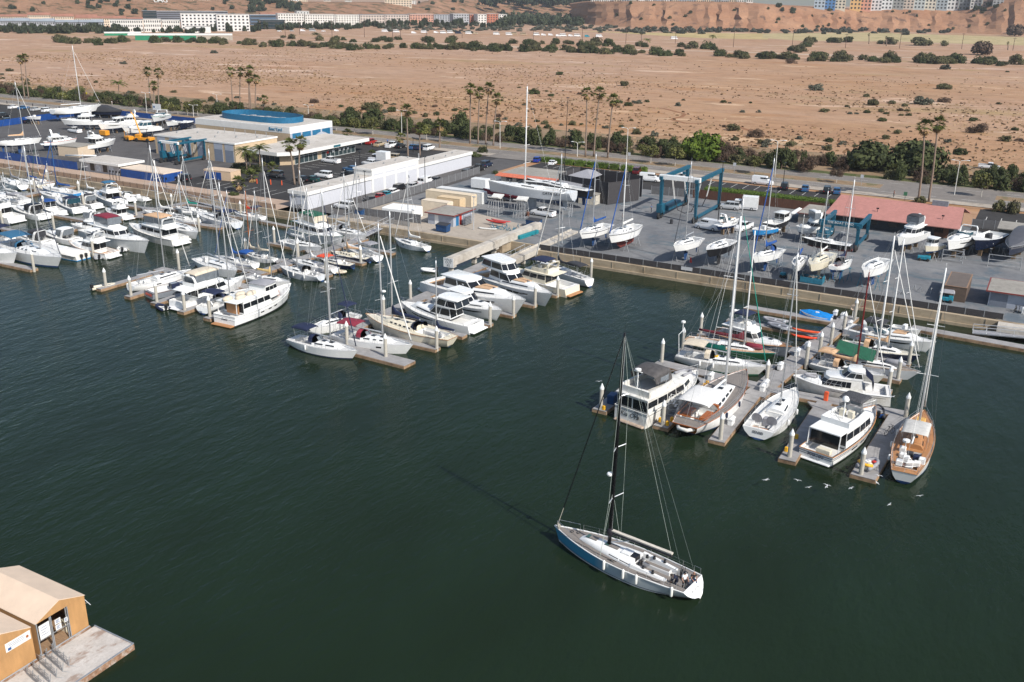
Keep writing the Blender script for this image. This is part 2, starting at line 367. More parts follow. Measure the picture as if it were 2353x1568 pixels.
tag(mb.build('slip_wall',QW),'short concrete wall at the head of the haul-out slip','sea wall')
def tussocks():
 r=random.Random(9);mb=MB()
 for k in range(26000):
  y=126+abs(r.gauss(0,1))*150;x=r.uniform(-520,330);q=r.random()
  if math.sin(x*.031+1.3*math.sin(y*.02))+math.sin(y*.045+x*.012)<r.uniform(-1.2,1.0):continue
  a=r.uniform(0,3.14);w=r.uniform(.25,.9);h=r.uniform(.15,.55);dx,dy=math.cos(a)*w,math.sin(a)*w;lx,ly=r.uniform(-.3,.3),r.uniform(-.3,.3)
  mb.add([(x-dx,y-dy,GZ-.05),(x+dx,y+dy,GZ-.05),(x+dx*.7+lx,y+dy*.7+ly,GZ+h),(x-dx*.7+lx,y-dy*.7+ly,GZ+h)],[(0,1,2,3)])
 tag(mb.build('dry_grass',leafmat('dry tussock grass',(.16,.10,.05),(.36,.25,.15),(.46,.36,.26))),'dry tussock grass scattered over the wetland','grass',kind='stuff')
tussocks()
hz_=MB();hz_.box(-4200,3000,-600,5600,-14,75)
m=bpy.data.materials.new('haze air');m.use_nodes=True;nt=m.node_tree;nt.nodes.clear();o_=nt.nodes.new('ShaderNodeOutputMaterial');pv=nt.nodes.new('ShaderNodeVolumePrincipled');pv.inputs['Color'].default_value=(.86,.90,.95,1);pv.inputs['Density'].default_value=.00008;pv.inputs['Anisotropy'].default_value=.2;nt.links.new(pv.outputs[0],o_.inputs['Volume'])
tag(hz_.build('haze',m),kind='stuff')
class Hull:
 LV=(1.0,.90,.5,.14,0,-.4,-1)
 def __init__(s,L,B,fs,fb,draft=.5,ws=.75,rake=.6,tr=.0,flare=.3,tm=.42,f0=.06,pw=2.2,n=15,sag=.0,ov=.0):
  s.__dict__.update(locals());del s.__dict__['s']
 def hb(s,t):
  if t<s.tm:return s.B/2*(s.ws+(1-s.ws)*math.sin(math.pi/2*t/s.tm))
  q=(t-s.tm)/(1-s.tm);return max(.03,s.B/2*(1-q**s.pw))
 def sh(s,t):return s.fs+(s.fb-s.fs)*t**1.8-s.sag*math.sin(math.pi*t)
 def pt(s,t,u,side=1,off=0):
  zs=s.sh(t);
  if u>=0:z=u*zs;wf=1-(1-u)*(s.f0+s.flare*t*t)
  else:z=u*s.draft*(1-.55*t**3);wf=(1-(s.f0+s.flare*t*t))*(1-(-u)**1.7)
  if s.ov and t<.35:
   k=(1-t/.35)**2;z+=s.ov*k*(1-max(u,-.4))*.9;wf*=1-.5*k*(1-max(u,-.2))**2
  x=-s.L/2+s.L*t-s.rake*(1-max(u,-.6))*t**4+s.tr*(1-max(u,-.3))*(1-t)**3
  return Vector((x,side*(s.hb(t)*wf+off),z))
 def ts(s):return[i/(s.n-1)if i<s.n-1 else 1 for i in range(s.n)]
 def build(s,parent,mats,smooth=True):
  mb=MB();rings=[]
  for t in s.ts():rings.append([s.pt(t,u,1)for u in s.LV]+[s.pt(t,u,-1)for u in s.LV[-2::-1]])
  m=len(rings[0]);pl=[3,0,0,1,2,2];pl=pl+pl[::-1]
  vs=[q for r in rings for q in r];base=len(mb.v);mb.v+=[tuple(q)for q in vs]
  for i in range(len(rings)-1):
   for j in range(m-1):
    mb.f.append((i*m+j,(i+1)*m+j,(i+1)*m+j+1,i*m+j+1));mb.m.append(pl[j])
  for j in range(len(s.LV)-1):
   a,bq=j,j+1;c,d=m-1-j,m-2-j
   mb.f.append((a,bq,d,c)if bq!=d else(a,bq,c));mb.m.append(4 if j<3 else pl[j])
  return mb.build('hull',mats,parent,ang=40)
 def deck(s,parent,mat,inset=.04,drop=.05,cock=None,cmat=None,cdep=.75,opent=False,camber=.05,seat=True,smat=None,t0=0.0):
  ts=sorted(set([t for t in s.ts()if t>=t0]+[t0]+([(cock[0]/s.L+.5),(cock[1]/s.L+.5)]if cock else[])))
  mb=MB();cw=cock[2]if cock else 0
  for a,b2 in zip(ts[:-1],ts[1:]):
   def row(t):
    w=max(.01,s.hb(t)-inset);x=s.pt(t,1).x;z=s.sh(t)-drop;c=min(cw,w*.86)if cock else 0
    return x,w,z,c
   xa,wa,za,ca=row(a);xb,wb,zb,cb=row(b2)
   inc=cock and a>=cock[0]/s.L+.5-1e-6 and b2<=cock[1]/s.L+.5+1e-6
   if inc:
    for sd in(1,-1):mb.quad((xa,sd*ca,za+camber),(xa,sd*wa,za),(xb,sd*wb,zb),(xb,sd*cb,zb+camber))
   else:
    for sd in(1,-1):mb.quad((xa,0,za+camber),(xa,sd*wa,za),(xb,sd*wb,zb),(xb,0,zb+camber))
   for sd in(1,-1):
    mb.quad((xa,sd*wa,za),(xa,sd*(wa+.001),za+drop+.02),(xb,sd*(wb+.001),zb+drop+.02),(xb,sd*wb,zb),1)
    mb.quad((xa,sd*wa,za+drop+.02),(xa,sd*(wa+inset),za+drop+.02),(xb,sd*(wb+inset),zb+drop+.02),(xb,sd*wb,zb+drop+.02),1)
  o=mb.build('deck',[mat,WHITE],parent)
  if cock:
   x0,x1,cw=cock;t=(x0/s.L+.5+x1/s.L+.5)/2;z=s.sh(t)-drop+camber;c0=min(cw,(s.hb(x0/s.L+.5)-inset)*.86)
   k=MB()
   k.quad((x0,-c0,z-cdep),(x1,-cw,z-cdep),(x1,cw,z-cdep),(x0,c0,z-cdep),1)
   for sd in(1,-1):
    k.quad((x0,sd*c0,z-cdep),(x0,sd*c0,z),(x1,sd*cw,z),(x1,sd*cw,z-cdep))
    if seat:k.box(x0+.25*(x1-x0),x1-.05,*(sorted((sd*cw*.98,sd*cw*.45))),z-cdep,z-cdep*.42,2)
   k.quad((x1,-cw,z-cdep),(x1,cw,z-cdep),(x1,cw,z),(x1,-cw,z))
   if not opent:k.quad((x0,-c0,z-cdep),(x0,c0,z-cdep),(x0,c0,z),(x0,-c0,z))
   k.build('cockpit',[WHITE,cmat or OFFW,smat or cmat or OFFW],parent)
  return o
 def rail(s,parent,mat,name='rub_rail',r=.045,u=1.0,t0=0,t1=1,n=16):
  mb=MB()
  for sd in(1,-1):mb.tube([s.pt(t0+(t1-t0)*i/n,u,sd,.01)for i in range(n+1)],r,5)
  a,b2=s.pt(t0,u,1),s.pt(t0,u,-1)
  if t0==0:mb.tube([a,b2],r,5)
  return mb.build(name,mat,parent)
 def strip(s,parent,name,mat,t0,t1,u0,u1,n=4,off=.015,sides=(1,-1),taper=0):
  for sd in sides:
   mb=MB()
   for i in range(n):
    a,b2=t0+(t1-t0)*i/n,t0+(t1-t0)*(i+1)/n
    f=lambda q:(u0+(u1-u0)*taper*abs(2*q-1)**2)
    mb.quad(s.pt(a,f(i/n),sd,off),s.pt(b2,f((i+1)/n),sd,off),s.pt(b2,u1,sd,off),s.pt(a,u1,sd,off))
   mb.build(name,mat,parent)
 def stanch(s,parent,t0,t1,h=.62,r=.022,n=7,drop=.05,mat=None,lines=2,pulpit=True):
  mb=MB();P=[]
  for sd in(1,-1):
   tops=[]
   for i in range(n+1):
    t=t0+(t1-t0)*i/n;q=s.pt(t,1,sd,-.07);mb.tube([q,q+Vector((0,0,h))],r,4);tops.append(q+Vector((0,0,h)))
   mb.tube(tops,r*.7,4)
   if lines>1:mb.tube([q-Vector((0,0,h*.48))for q in tops],r*.6,4)
   P.append(tops)
  if pulpit:
   nose=s.pt(1,1,1)+Vector((.05,-s.hb(1),h+.05))
   for tp in P:mb.tube([tp[-1],nose],r,4)
   mb.tube([P[0][0],P[1][0]],r,4)
  return mb.build('guard_rail',mat or STEEL,parent)
 def fenders(s,parent,ts,side,mat=None,r=.13,ln=.62):
  for t in ts:
   q=s.pt(t,.8,side,r+.06);mb=MB();z=q.z
   mb.lathe([(.03,z-ln*.5-.06),(r*.8,z-ln*.5),(r,z-ln*.36),(r,z+ln*.36),(r*.75,z+ln*.5),(.03,z+ln*.56)],q.x,q.y,8)
   mb.tube([(q.x,q.y,z+ln*.5),s.pt(t,1,side,-.03)],.015,4,1)
   mb.build('fender',[mat or WHITE,BLACK],parent,ang=50)
def trunk(parent,x0,x1,w0,w1,z0a,z0b,h,mat,name='cabin',n=7,crown=.10,tum=.16,nose=.5,aft=.05,front=None):
 "rounded cabin trunk; returns a function giving points on its side"
 rings=[];S=[]
 for i in range(n):
  q=i/(n-1);x=x0+(x1-x0)*q;w=w0+(w1-w0)*q**1.3;z0=z0a+(z0b-z0a)*q
  k=1 if i<n-1 else(front if front is not None else .12)
  if i==n-2:k=min(1,.8 if front is None else .9)
  hh=h*k;xs=-nose*(0 if i<n-1 else 0)
  wt=w*(1-tum)
  rings.append([(x,w,z0-.1),(x,w*.985,z0+hh*.35),(x,wt*.97,z0+hh*.86),(x,wt*.8,z0+hh+crown*.35*k),(x,0,z0+hh+crown*k),(x,-wt*.8,z0+hh+crown*.35*k),(x,-wt*.97,z0+hh*.86),(x,-w*.985,z0+hh*.35),(x,-w,z0-.1)])
  S.append((x,w,wt,z0,hh))
 mb=MB();mb.loft(rings,True,True,0,closed=False)
 o=mb.build(name,mat,parent,ang=42)
 def side(q,u,sd):
  f=q*(n-1);i=min(n-2,int(f));g=f-i
  x,w,wt,z0,hh=[S[i][j]*(1-g)+S[i+1][j]*g for j in range(5)]
  a=Vector((x,w*.985,z0+hh*.35));b2=Vector((x,wt*.97,z0+hh*.86));p=a.lerp(b2,u);p.y+=.015;p.y*=sd;return p
 def top(q,y):
  f=q*(n-1);i=min(n-2,int(f));g=f-i
  x,w,wt,z0,hh=[S[i][j]*(1-g)+S[i+1][j]*g for j in range(5)]
  return Vector((x,y*wt,z0+hh+crown*(1-.65*abs(y))+.02))
 return side,top
def sidewin(parent,side,spans,u0=.12,u1=.92,mat=None):
 for sd in(1,-1):
  mb=MB()
  for a,b2 in spans:
   k=max(1,int((b2-a)*8))
   for i in range(k):
    p,q=a+(b2-a)*i/k,a+(b2-a)*(i+1)/k
    mb.quad(side(p,u0,sd),side(q,u0,sd),side(q,u1,sd),side(p,u1,sd))
  mb.build('window',mat or GLASS,parent)
def hatches(parent,top,qs,mat=None,w=.28,l=.05):
 for q,y in qs:
  mb=MB();a=top(q,y);
  mb.box(a.x-.28,a.x+.28,a.y-w,a.y+w,a.z-.03,a.z+.05)
  mb.build('hatch',mat or GLASS,parent)
def canopy(parent,name,x0,x1,w,z,mat,crown=.22,droop=.12,legs=True,n=6,zd=None,w1=None,front=None,sidep=None,m=8,pitch=0):
 "stretched canvas top on a tube frame; front: z of a sloping front panel foot"
 mb=MB();rings=[]
 w1=w1 or w
 for i in range(n+1):
  q=i/n;x=x0+(x1-x0)*q;e=1-(2*q-1)**4*.5;ww=w+(w1-w)*q
  up=[(x,ww*math.cos(math.pi*j/m),z+pitch*q-droop*(1-e)*1.5+crown*math.sin(math.pi*j/m)**.8*e-(droop if j in(0,m)else 0))for j in range(m+1)]
  rings.append(up+[(a,b2*.99,c-.03)for a,b2,c in up[::-1]])
 mb.loft(rings,True,True)
 o=mb.build(name,mat,parent,ang=60)
 if legs:
  zb=zd if zd is not None else z-1.2
  for q in(.12,.88):
   x=x0+(x1-x0)*q;xf=x0+(x1-x0)*(.5+(q-.5)*.55);lg=MB()
   lg.tube([(xf,w*.98,zb),(x,w*.97,z-droop-.03),(x,w*.5,z+crown*.5-.12),(x,-w*.5,z+crown*.5-.12),(x,-w*.97,z-droop-.03),(xf,-w*.98,zb)],.025,4);lg.build('frame',STEEL,parent)
 if sidep:
  pm,zl=sidep;mb=MB()
  for sd in(1,-1):mb.quad((x0,sd*w,zl),(x1,sd*w1,zl),(x1,sd*w1*.99,z-droop),(x0,sd*w*.99,z-droop))
  mb.quad((x1,-w1,zl),(x1,w1,zl),(x1,w1*.99,z-droop+.05),(x1,-w1*.99,z-droop+.05));mb.quad((x0,-w,zl),(x0,w,zl),(x0,w*.99,z-droop+.05),(x0,-w*.99,z-droop+.05))
  mb.build('side_curtain',pm,parent)
 return o
def dodger(parent,x0,x1,w,z0,h,mat):
 "spray hood: arched canvas, open aft, clear panel forward"
 mb=MB();rings=[];m=8
 for x,hh,ww in((x0,h,w),(x0+(x1-x0)*.5,h*1.02,w*.98),(x0+(x1-x0)*.72,h*.9,w*.93),(x1,.05,w*.82)):
  up=[(x,ww*math.cos(math.pi*j/m),z0+hh*max(0,math.sin(math.pi*j/m))**.55)for j in range(m+1)]
  rings.append(up)
 mb.loft(rings,False,False,closed=False)
 mb.f+=[tuple(reversed(f))for f in mb.f];mb.m+=mb.m[:]
 mb.build('dodger',mat,parent,ang=60)
 wm=MB();yy=w*.5
 wm.quad((x0+(x1-x0)*.8,-yy,z0+h*.82),(x1-.02,-yy*.9,z0+h*.32),(x1-.02,yy*.9,z0+h*.32),(x0+(x1-x0)*.8,yy,z0+h*.82));wm.xf(Matrix.Translation((.04,0,.04))).build('window',VINYL,parent)
def mastset(parent,x,z0,top,mat,r=.10,n=2,bl=None,bz=1.1,cover=None,bmat=None,spw=1.1,radar=False,rise=True,hull=None,wires=True,jib=None,jibr=.075,swept=.25,thick=1.0,boomang=0,covlen=1.0):
 top=Vector(top);b0=Vector((x,0,z0));ax=top-b0
 mb=MB();mb.tube([b0,b0+ax*.5,b0+ax*.93,top],r,8,r1=r*.62);mb.tube([top,top+Vector((0,0,.5))],.015,4)
 mb.build('mast',mat,parent,smooth=True)
 ends=[]
 for k in range(n):
  q=(k+1)/(n+1)*.92+.04;c=b0+ax*q;wv=spw*(1-.22*k);sp=MB()
  for sd in(1,-1):ends.append((sd,c+Vector((-swept*wv,sd*wv,.06))))
  sp.tube([ends[-2][1],c,ends[-1][1]],.035,5);sp.build('spreader',mat,parent)
 if radar:
  c=b0+ax*.42+Vector((.45,0,0));rd=MB();rd.lathe([(.12,c.z-.12),(.28,c.z-.1),(.31,c.z),(.26,c.z+.1),(.08,c.z+.16)],c.x,0,10);rd.tube([b0+ax*.415,c-Vector((0,0,.1))],.05,5);rd.build('radar_dome',WHITE,parent,ang=40)
 if bl:
  e=Vector((x-bl*math.cos(boomang),bl*math.sin(boomang),bz+z0+.15));g=b0+Vector((0,0,bz))+ax*0
  bm=MB();bm.tube([g,e],r*.75,7);bm.tube([e,b0+ax*.985],.012,3);bm.build('boom',bmat or mat,parent)
  if cover:
   cv=MB();rings=[];nn=7
   for i in range(nn+1):
    q=i/nn;c=g.lerp(e,.02+.96*covlen*q);hh=(.34-.16*q)*thick+(0.9*max(0,1-q*5)**1.5 if rise else 0);ww=(.17-.07*q)*thick
    rings.append([(c.x+ww*0,c.y+ww*math.sin(a),c.z+.10+(hh if math.cos(a)>0 else .16)*math.cos(a))for a in[2*math.pi*j/8 for j in range(8)]])
   cv.loft(rings);cv.build('sail_cover',cover,parent,smooth=True)
 if hull:
  bow=hull.pt(1,1,1);bow=Vector((bow.x-.12,0,bow.z));st=Vector((hull.pt(0,1,1).x,0,hull.sh(0)))
  jt=b0+ax*(.94)
  if jib:
   j=MB();a=bow.lerp(jt,.03);j.tube([a,bow.lerp(jt,.12),bow.lerp(jt,.55),bow.lerp(jt,.95)],jibr,6,r1=jibr*.6);j.build('furled_jib',jib,parent,smooth=True)
  if wires:
   rg=MB();rw=.016
   rg.tube([bow,jt],rw,3);rg.tube([st,top],rw,3)
   tq=(x/hull.L+.5)-.02
   for sd in(1,-1):
    ch=hull.pt(tq,1,sd,-.08);es=[e for s2,e in ends if s2==sd]
    rg.tube([ch]+es+[b0+ax*.94],rw,3);rg.tube([ch+Vector((-.35,0,0)),b0+ax*.45],rw*.8,3)
   rg.build('rigging',WIRE,parent)
def wheelmb(parent,x,y,z,r=.45,mat=None):
 mb=MB();pts=[(x,y+r*math.cos(a),z+r*math.sin(a))for a in[2*math.pi*k/14 for k in range(15)]];mb.tube(pts,.03,4)
 for k in range(3):
  a=math.pi*k/3;mb.tube([(x,y+r*math.cos(a),z+r*math.sin(a)),(x,y-r*math.cos(a),z-r*math.sin(a))],.015,3)
 mb.tube([(x+.1,y,z-.95),(x+.1,y,z+.05)],.1,6);mb.build('steering_wheel',mat or STEEL,parent)
def bootroot(name,stern,bow,z,label,cat,group,roll=0):
 c=(stern+bow)/2;d=bow-stern;rz=math.atan2(d.y,d.x)
 e=empty(name,(c.x,c.y,z),rz,label,cat,group)
 if roll:e.rotation_euler=(roll,0,rz)
 return e,Vector((d.x,d.y)).length
def fin(parent,L,mat,d=1.7,x=0.0,c=.16,rud=True,full=False):
 mb=MB();
 def foil(xa,xb,w,z):return[(xa,0,z),(xa+(xb-xa)*.35,w,z),(xb,0,z),(xa+(xb-xa)*.35,-w,z)]
 if full:mb.loft([foil(-L*.40,L*.28,.45,-.05),foil(-L*.36,L*.20,.22,-d*.6),foil(-L*.34,L*.10,.14,-d)])
 else:mb.loft([foil(x-L*c*.5,x+L*c*.55,.28,-.2),foil(x-L*c*.5,x+L*c*.35,.13,-d*.8),foil(x-L*c*.5,x+L*c*.30,.2,-d)])
 mb.build('keel',mat,parent)
 if rud and not full:
  m2=MB();m2.loft([foil(-L*.44,-L*.38,.07,0),foil(-L*.43,-L*.39,.05,-d*.75)]);m2.build('rudder',mat,parent)
def sail(stern,bow,label,z=0,hull=WHITE,boot=None,bottom=ANTIB,deck=OFFW,cabin=WHITE,B=None,fs=None,fb=None,ws=.72,rake=None,tr=-.25,flare=.15,cab=(-.12,.27),cabh=.42,cabw=.30,mast=None,mx=.06,mmat=ALU,mr=.10,nsp=2,boom=.36,cover=None,bmat=None,jib=CANW,dodg=None,bim=None,rails=True,radar=False,wheel=1,wins=((.1,.85),),cock=(-.42,-.14),hatch=True,transom=None,rub=None,name='sailing_yacht',cat='sailing yacht',group='sailing yachts in the marina',draft=.55,keel=None,kmat=None,kfull=False,feet=None,sheer=None,thick=1.0,teakc=None,mizzen=None,topp=None,wires=True,rise=True,spw=1.1,stripe=None,hstrip=None,roll=0,covlen=1.0,jibr=.075):
 st,bw=at(*stern),at(*bow)
 e,L=bootroot(name,st,bw,z,label,cat,group,roll)
 B=B or .235*L+.75;fs=fs or .075*L+.22;fb=fb or .085*L+.42
 h=Hull(L,B,fs,fb,draft,ws,rake if rake is not None else .09*L,tr,flare,ov=.22)
 h.build(e,[hull,boot or hull,bottom,sheer or hull,transom or hull])
 ck=(cock[0]*L,cock[1]*L,B*.27)
 h.deck(e,deck,cock=ck,cmat=teakc or OFFW,opent=cock[0]<-.46)
 zt=lambda x:h.sh(x/L+.5)
 x0,x1=cab[0]*L,cab[1]*L
 side,top=trunk(e,x0,x1,cabw*B,cabw*B*.5,zt(x0)-.02,zt(x1)-.02,cabh,cabin)
 sidewin(e,side,wins)
 if hatch:hatches(e,top,[(.32,0),(.62,0)])
 if hstrip:h.strip(e,'hull_window',GLASS,hstrip[0],hstrip[1],.55,.72)
 if stripe:h.strip(e,'stripe',stripe,.01,.99,.70,.80,10)
 if rub:h.rail(e,rub)
 if rails:h.stanch(e,.03,.93,n=6)
 zb=zt(mx*L)+cabh
 mzl=Vector((mx*L,0,zb))
 if mast:
  wp=e.matrix_basis@mzl if False else Matrix.Translation(e.location)@Matrix.Rotation(e.rotation_euler.z,4,'Z')@mzl
  tp=tip(wp,*mast);H=tp.z-z
 else:H=1.42*L
 if mast!=False:
  mastset(e,mx*L,zb-.02,(mx*L-.006*H,0,H),mmat,mr,nsp,boom*L,.75,cover,bmat,spw,radar,rise,h,wires,jib,jibr,thick=thick,covlen=covlen)
 if mizzen:
  xm,f,mc=mizzen;mastset(e,xm*L,zt(xm*L),(xm*L-.1,0,H*f),mmat,mr*.8,1,L*.2,.9,mc,None,.7,rise=rise,wires=False)
 if dodg:dodger(e,x0-.7,x0+.75,B*.27,zt(x0)+.22,.95,dodg)
 if bim:canopy(e,'bimini',cock[0]*L+.1,x0-.55,B*.33,zt(x0)+2.0,bim,zd=zt(x0))
 if wheel:
  for yy in([0]if wheel==1 else[B*.2,-B*.2]):wheelmb(e,cock[0]*L+.9,yy,zt(-.4*L)+.35)
 if keel:fin(e,L,kmat or bottom,keel,0,full=kfull)
 if feet:h.fenders(e,feet[0],feet[1])
 e['hl']=L
 return e,h,L,B
def tier(parent,x0,x1,w0,w1,z0,z1,rf=.4,ra=.1,tum=.06,mat=WHITE,win=(.35,.9),wf=True,ws=True,wa=False,np_=3,roof=None,nose=.3,wmat=None,name='deckhouse',wm=None,open_top=False,gap=.08,wrange=(0,1),frontpanes=3,wan='cabin_door'):
 wm=wm or max(w0,w1);xm=x0+(x1-x0)*.5
 bot=[(x0,w0),(xm,wm),(x1,w1),(x1+nose,w1*.5),(x1+nose,-w1*.5),(x1,-w1),(xm,-wm),(x0,-w0)]
 topo=[(x0+ra,w0*(1-tum)),(xm-rf*.3,wm*(1-tum)),(x1-rf,w1*(1-tum)),(x1+nose*.8-rf,w1*.5*(1-tum)),(x1+nose*.8-rf,-w1*.5*(1-tum)),(x1-rf,-w1*(1-tum)),(xm-rf*.3,-wm*(1-tum)),(x0+ra,-w0*(1-tum))]
 b3=[Vector((x,y,z0))for x,y in bot];t3=[Vector((x,y,z1))for x,y in topo]
 mb=MB();n=8;mb.add(b3+t3,[(i,n+i,n+(i+1)%n,(i+1)%n)for i in range(n)])
 if not open_top:mb.add(t3,[tuple(range(n-1,-1,-1))])
 else:
  inn=[Vector((q.x*.98+(x0+x1)/2*.02,q.y*.9,q.z))for q in t3];low=[Vector((q.x,q.y,z0+.05))for q in inn]
  mb.add(t3+inn,[(i,n+i,n+(i+1)%n,(i+1)%n)for i in range(n)]);mb.add(inn+low,[(i,n+i,n+(i+1)%n,(i+1)%n)for i in range(n)]);mb.add(low,[tuple(range(n-1,-1,-1))])
 mb.build(name,mat,parent)
 def panes(path,k,u0,u1,r0=0,r1=1):
  pb=[b3[i]for i in path];pt2=[t3[i]for i in path];m=MB();S=len(path)-1
  def P(q,u):
   f=q*S;i=min(S-1,int(f));g=f-i
   bq=pb[i].lerp(pb[i+1],g);tq=pt2[i].lerp(pt2[i+1],g);p=bq.lerp(tq,u)
   d=(pb[i+1]-pb[i]).cross(pt2[i]-pb[i]).normalized();c=Vector(((x0+x1)/2,0,p.z))
   if d.dot(p-c)<0:d=-d
   return p+d*.02
  for j in range(k):
   a=r0+(r1-r0)*(j+gap*.5)/k;c=r0+(r1-r0)*(j+1-gap*.5)/k
   mids=[a]+[q/S for q in range(1,S)if a<q/S<c]+[c]
   for p,q in zip(mids[:-1],mids[1:]):m.quad(P(p,u0),P(q,u0),P(q,u1),P(p,u1))
  return m
 g=wmat or GLASS
 if ws:
  for path in((0,1,2),(7,6,5)):panes(path,np_,win[0],win[1],*wrange).build('window',g,parent)
 if wf:panes((2,3,4,5),frontpanes,win[0],win[1]).build('windscreen',g,parent)
 if wa:panes((0,7),2,win[0]*.3,win[1]).build(wan,g,parent)
 if roof:
  ov,th,rm=roof[:3];of=roof[3]if len(roof)>3 else 0
  cx=(x0+ra+x1-rf)/2
  rp=[]
  for q in t3:rp.append((q.x+(ov if q.x>cx else-ov-of),q.y*(1+ov/max(w0,w1))))
  rb=MB();rb.loft([[(x,y,z1+.003)for x,y in rp],[(x,y,z1+th*.6)for x,y in rp],[(cx+(x-cx)*.97,y*.94,z1+th)for x,y in rp]][::1]);rb.build('roof',rm,parent,ang=30)
 return t3
def arch(parent,x,w,z0,z1,rk=.5,mat=WHITE,t=.35,name='radar_arch'):
 mb=MB();pts=[(0,w,z0),(-rk*.8,w*.97,z0+(z1-z0)*.75),(-rk,w*.8,z1),(-rk,-w*.8,z1),(-rk*.8,-w*.97,z0+(z1-z0)*.75),(0,-w,z0)]
 rings=[]
 for(dx,y,z)in pts:rings.append([(x+dx-t/2,y,z),(x+dx+t/2,y,z),(x+dx+t/2,y*.93,z-.08),(x+dx-t/2,y*.93,z-.08)])
 mb.loft(rings);mb.build(name,mat,parent)
def seatbox(parent,x0,x1,y0,y1,z0,z1,mat,name='seat'):
 mb=MB();mb.bbox(x0,x1,y0,y1,z0,z1,.06);return mb.build(name,mat,parent)
def hailport(parent,h,txt,size,mat,u=.6,name='boat_name',shear=0,y=0):
 p=h.pt(0,u,1);q=h.pt(0,u+.2,1);up=(q-p);up.y=0
 return letters(name,txt,size,mat,parent,frame((p.x-.03,y,p.z),(0,-1,0),up),.008,shear=shear)
def motor(stern,bow,label,style='fly',z=0,hull=WHITE,boot=None,bottom=ANTIB,deck=OFFW,B=None,fs=None,fb=None,bim=None,house=WHITE,name=None,cat='motor yacht',group='motor yachts in the marina',rub=None,rails=True,enclosed=None,sun=None,hw=True,draft=.6,transom=None,sheer=None,cushion=None,flare=.42,platform=WHITE,radar=True,outr=False,cockc=None,canvas=None,sag=0,wmat=None,feet=None,keel=None,roofm=None):
 st,bw=at(*stern),at(*bow)
 nm=name or{'fly':'flybridge_cruiser','express':'express_cruiser','trawler':'trawler_yacht','sport':'sport_yacht','skiff':'fishing_boat','pilot':'pilothouse_boat','coupe':'coupe_cruiser'}[style]
 e,L=bootroot(nm,st,bw,z,label,cat,group)
 B=B or .24*L+.95;fs=fs or .062*L+.33;fb=fb or .10*L+.58
 h=Hull(L,B,fs,fb,draft,.88,.09*L,-.05*L*.3,flare,.38,.07,2.6,sag=sag)
 h.build(e,[hull,boot or hull,bottom,sheer or hull,transom or hull])
 zt=lambda x:h.sh(x/L+.5)
 roofm=roofm or house
 def plat(mat):
  mb=MB();x=-L/2;mb.bbox(x-.95,x+.15,-B*.40,B*.40,.22,.36,.08);mb.build('swim_platform',mat,e)
 if platform:plat(platform)
 if rails:h.stanch(e,.42,.97,.6,n=6,lines=1)
 if style in('fly','trawler'):
  c0,c1=(-.46,-.24)if style=='fly' else(-.46,-.30)
  h.deck(e,deck,cock=(c0*L,c1*L,B*.40),cmat=cockc or OFFW,cdep=fs*.55,seat=False,drop=.06)
  x0,x1=c1*L,(.10 if style=='fly' else .16)*L
  hh=1.42 if L>9 else 1.15
  tier(e,x0,x1,B*.40,B*.34,zt(0)-.12,zt(0)+hh,.9,.05,.07,house,(.42,.86),wa=True,np_=3,roof=(.12,.14,roofm,.10*L),nose=.5,wmat=wmat)
  side,top=trunk(e,x1,.36*L,B*.36,B*.14,zt(x1)-.06,zt(.36*L)-.04,.45,house,name='forward_cabin',front=.15)
  hatches(e,top,[(.5,0)])
  zf=zt(0)+hh+.14;f0,f1=x0-.02*L,x1-.12*L
  tier(e,f0,f1,B*.33,B*.28,zf,zf+.62,.35,.0,.03,house,(.1,.9),wf=False,ws=False,nose=.3,open_top=True,name='flybridge')
  seatbox(e,f0+.3,f0+.9,-B*.24,B*.24,zf+.06,zf+.45,CANW,'bench');seatbox(e,f1-1.2,f1-.7,-.3,.3,zf+.06,zf+.75,CANW,'helm_seat')
  mb=MB();mb.quad((f1-.1,-B*.27,zf+.6),(f1+.25,-B*.14,zf+.6),(f1-.05,-B*.13,zf+.98),(f1-.35,-B*.25,zf+.95));mb.quad((f1+.25,-B*.14,zf+.6),(f1+.25,B*.14,zf+.6),(f1-.05,B*.13,zf+.98),(f1-.05,-B*.13,zf+.98));mb.quad((f1+.25,B*.14,zf+.6),(f1-.1,B*.27,zf+.6),(f1-.35,B*.25,zf+.95),(f1-.05,B*.13,zf+.98));mb.build('windscreen',VINYL,e)
  if radar:
   arch(e,f0+.5,B*.34,zf+.1,zf+1.7,.5,house)
   rd=MB();rd.lathe([(.1,zf+1.72),(.32,zf+1.76),(.33,zf+1.9),(.1,zf+2.0)],f0,0,10);rd.build('radar_dome',WHITE,e,ang=40)
  if bim:canopy(e,'bimini',f0+.5,f1-.1,B*.31,zf+1.95,bim,zd=zf+.5)
  if enclosed:
   canopy(e,'bimini',f0+.4,f1+.1,B*.32,zf+1.9,enclosed[0],zd=zf+.5,sidep=(enclosed[-1],zf+.55))
  if canvas:canopy(e,'awning',c0*L,x0-.1,B*.4,zt(0)+hh,canvas,crown=.08,zd=zt(-.4*L))
 elif style in('express','sport','coupe'):
  c0,c1=-.44,-.08
  h.deck(e,deck,cock=(c0*L,c1*L,B*.38),cmat=cockc or OFFW,cdep=fs*.5,seat=False,drop=.05,camber=.16)
  side,top=trunk(e,c1*L-.1,.34*L,B*.40,B*.12,zt(c1*L)-.05,zt(.34*L)-.06,.5 if style!='sport' else .75,house,name='foredeck',crown=.22,front=.1,tum=.12)
  sidewin(e,side,((.05,.75),),.15,.7,wmat)
  hatches(e,top,[(.6,0)])
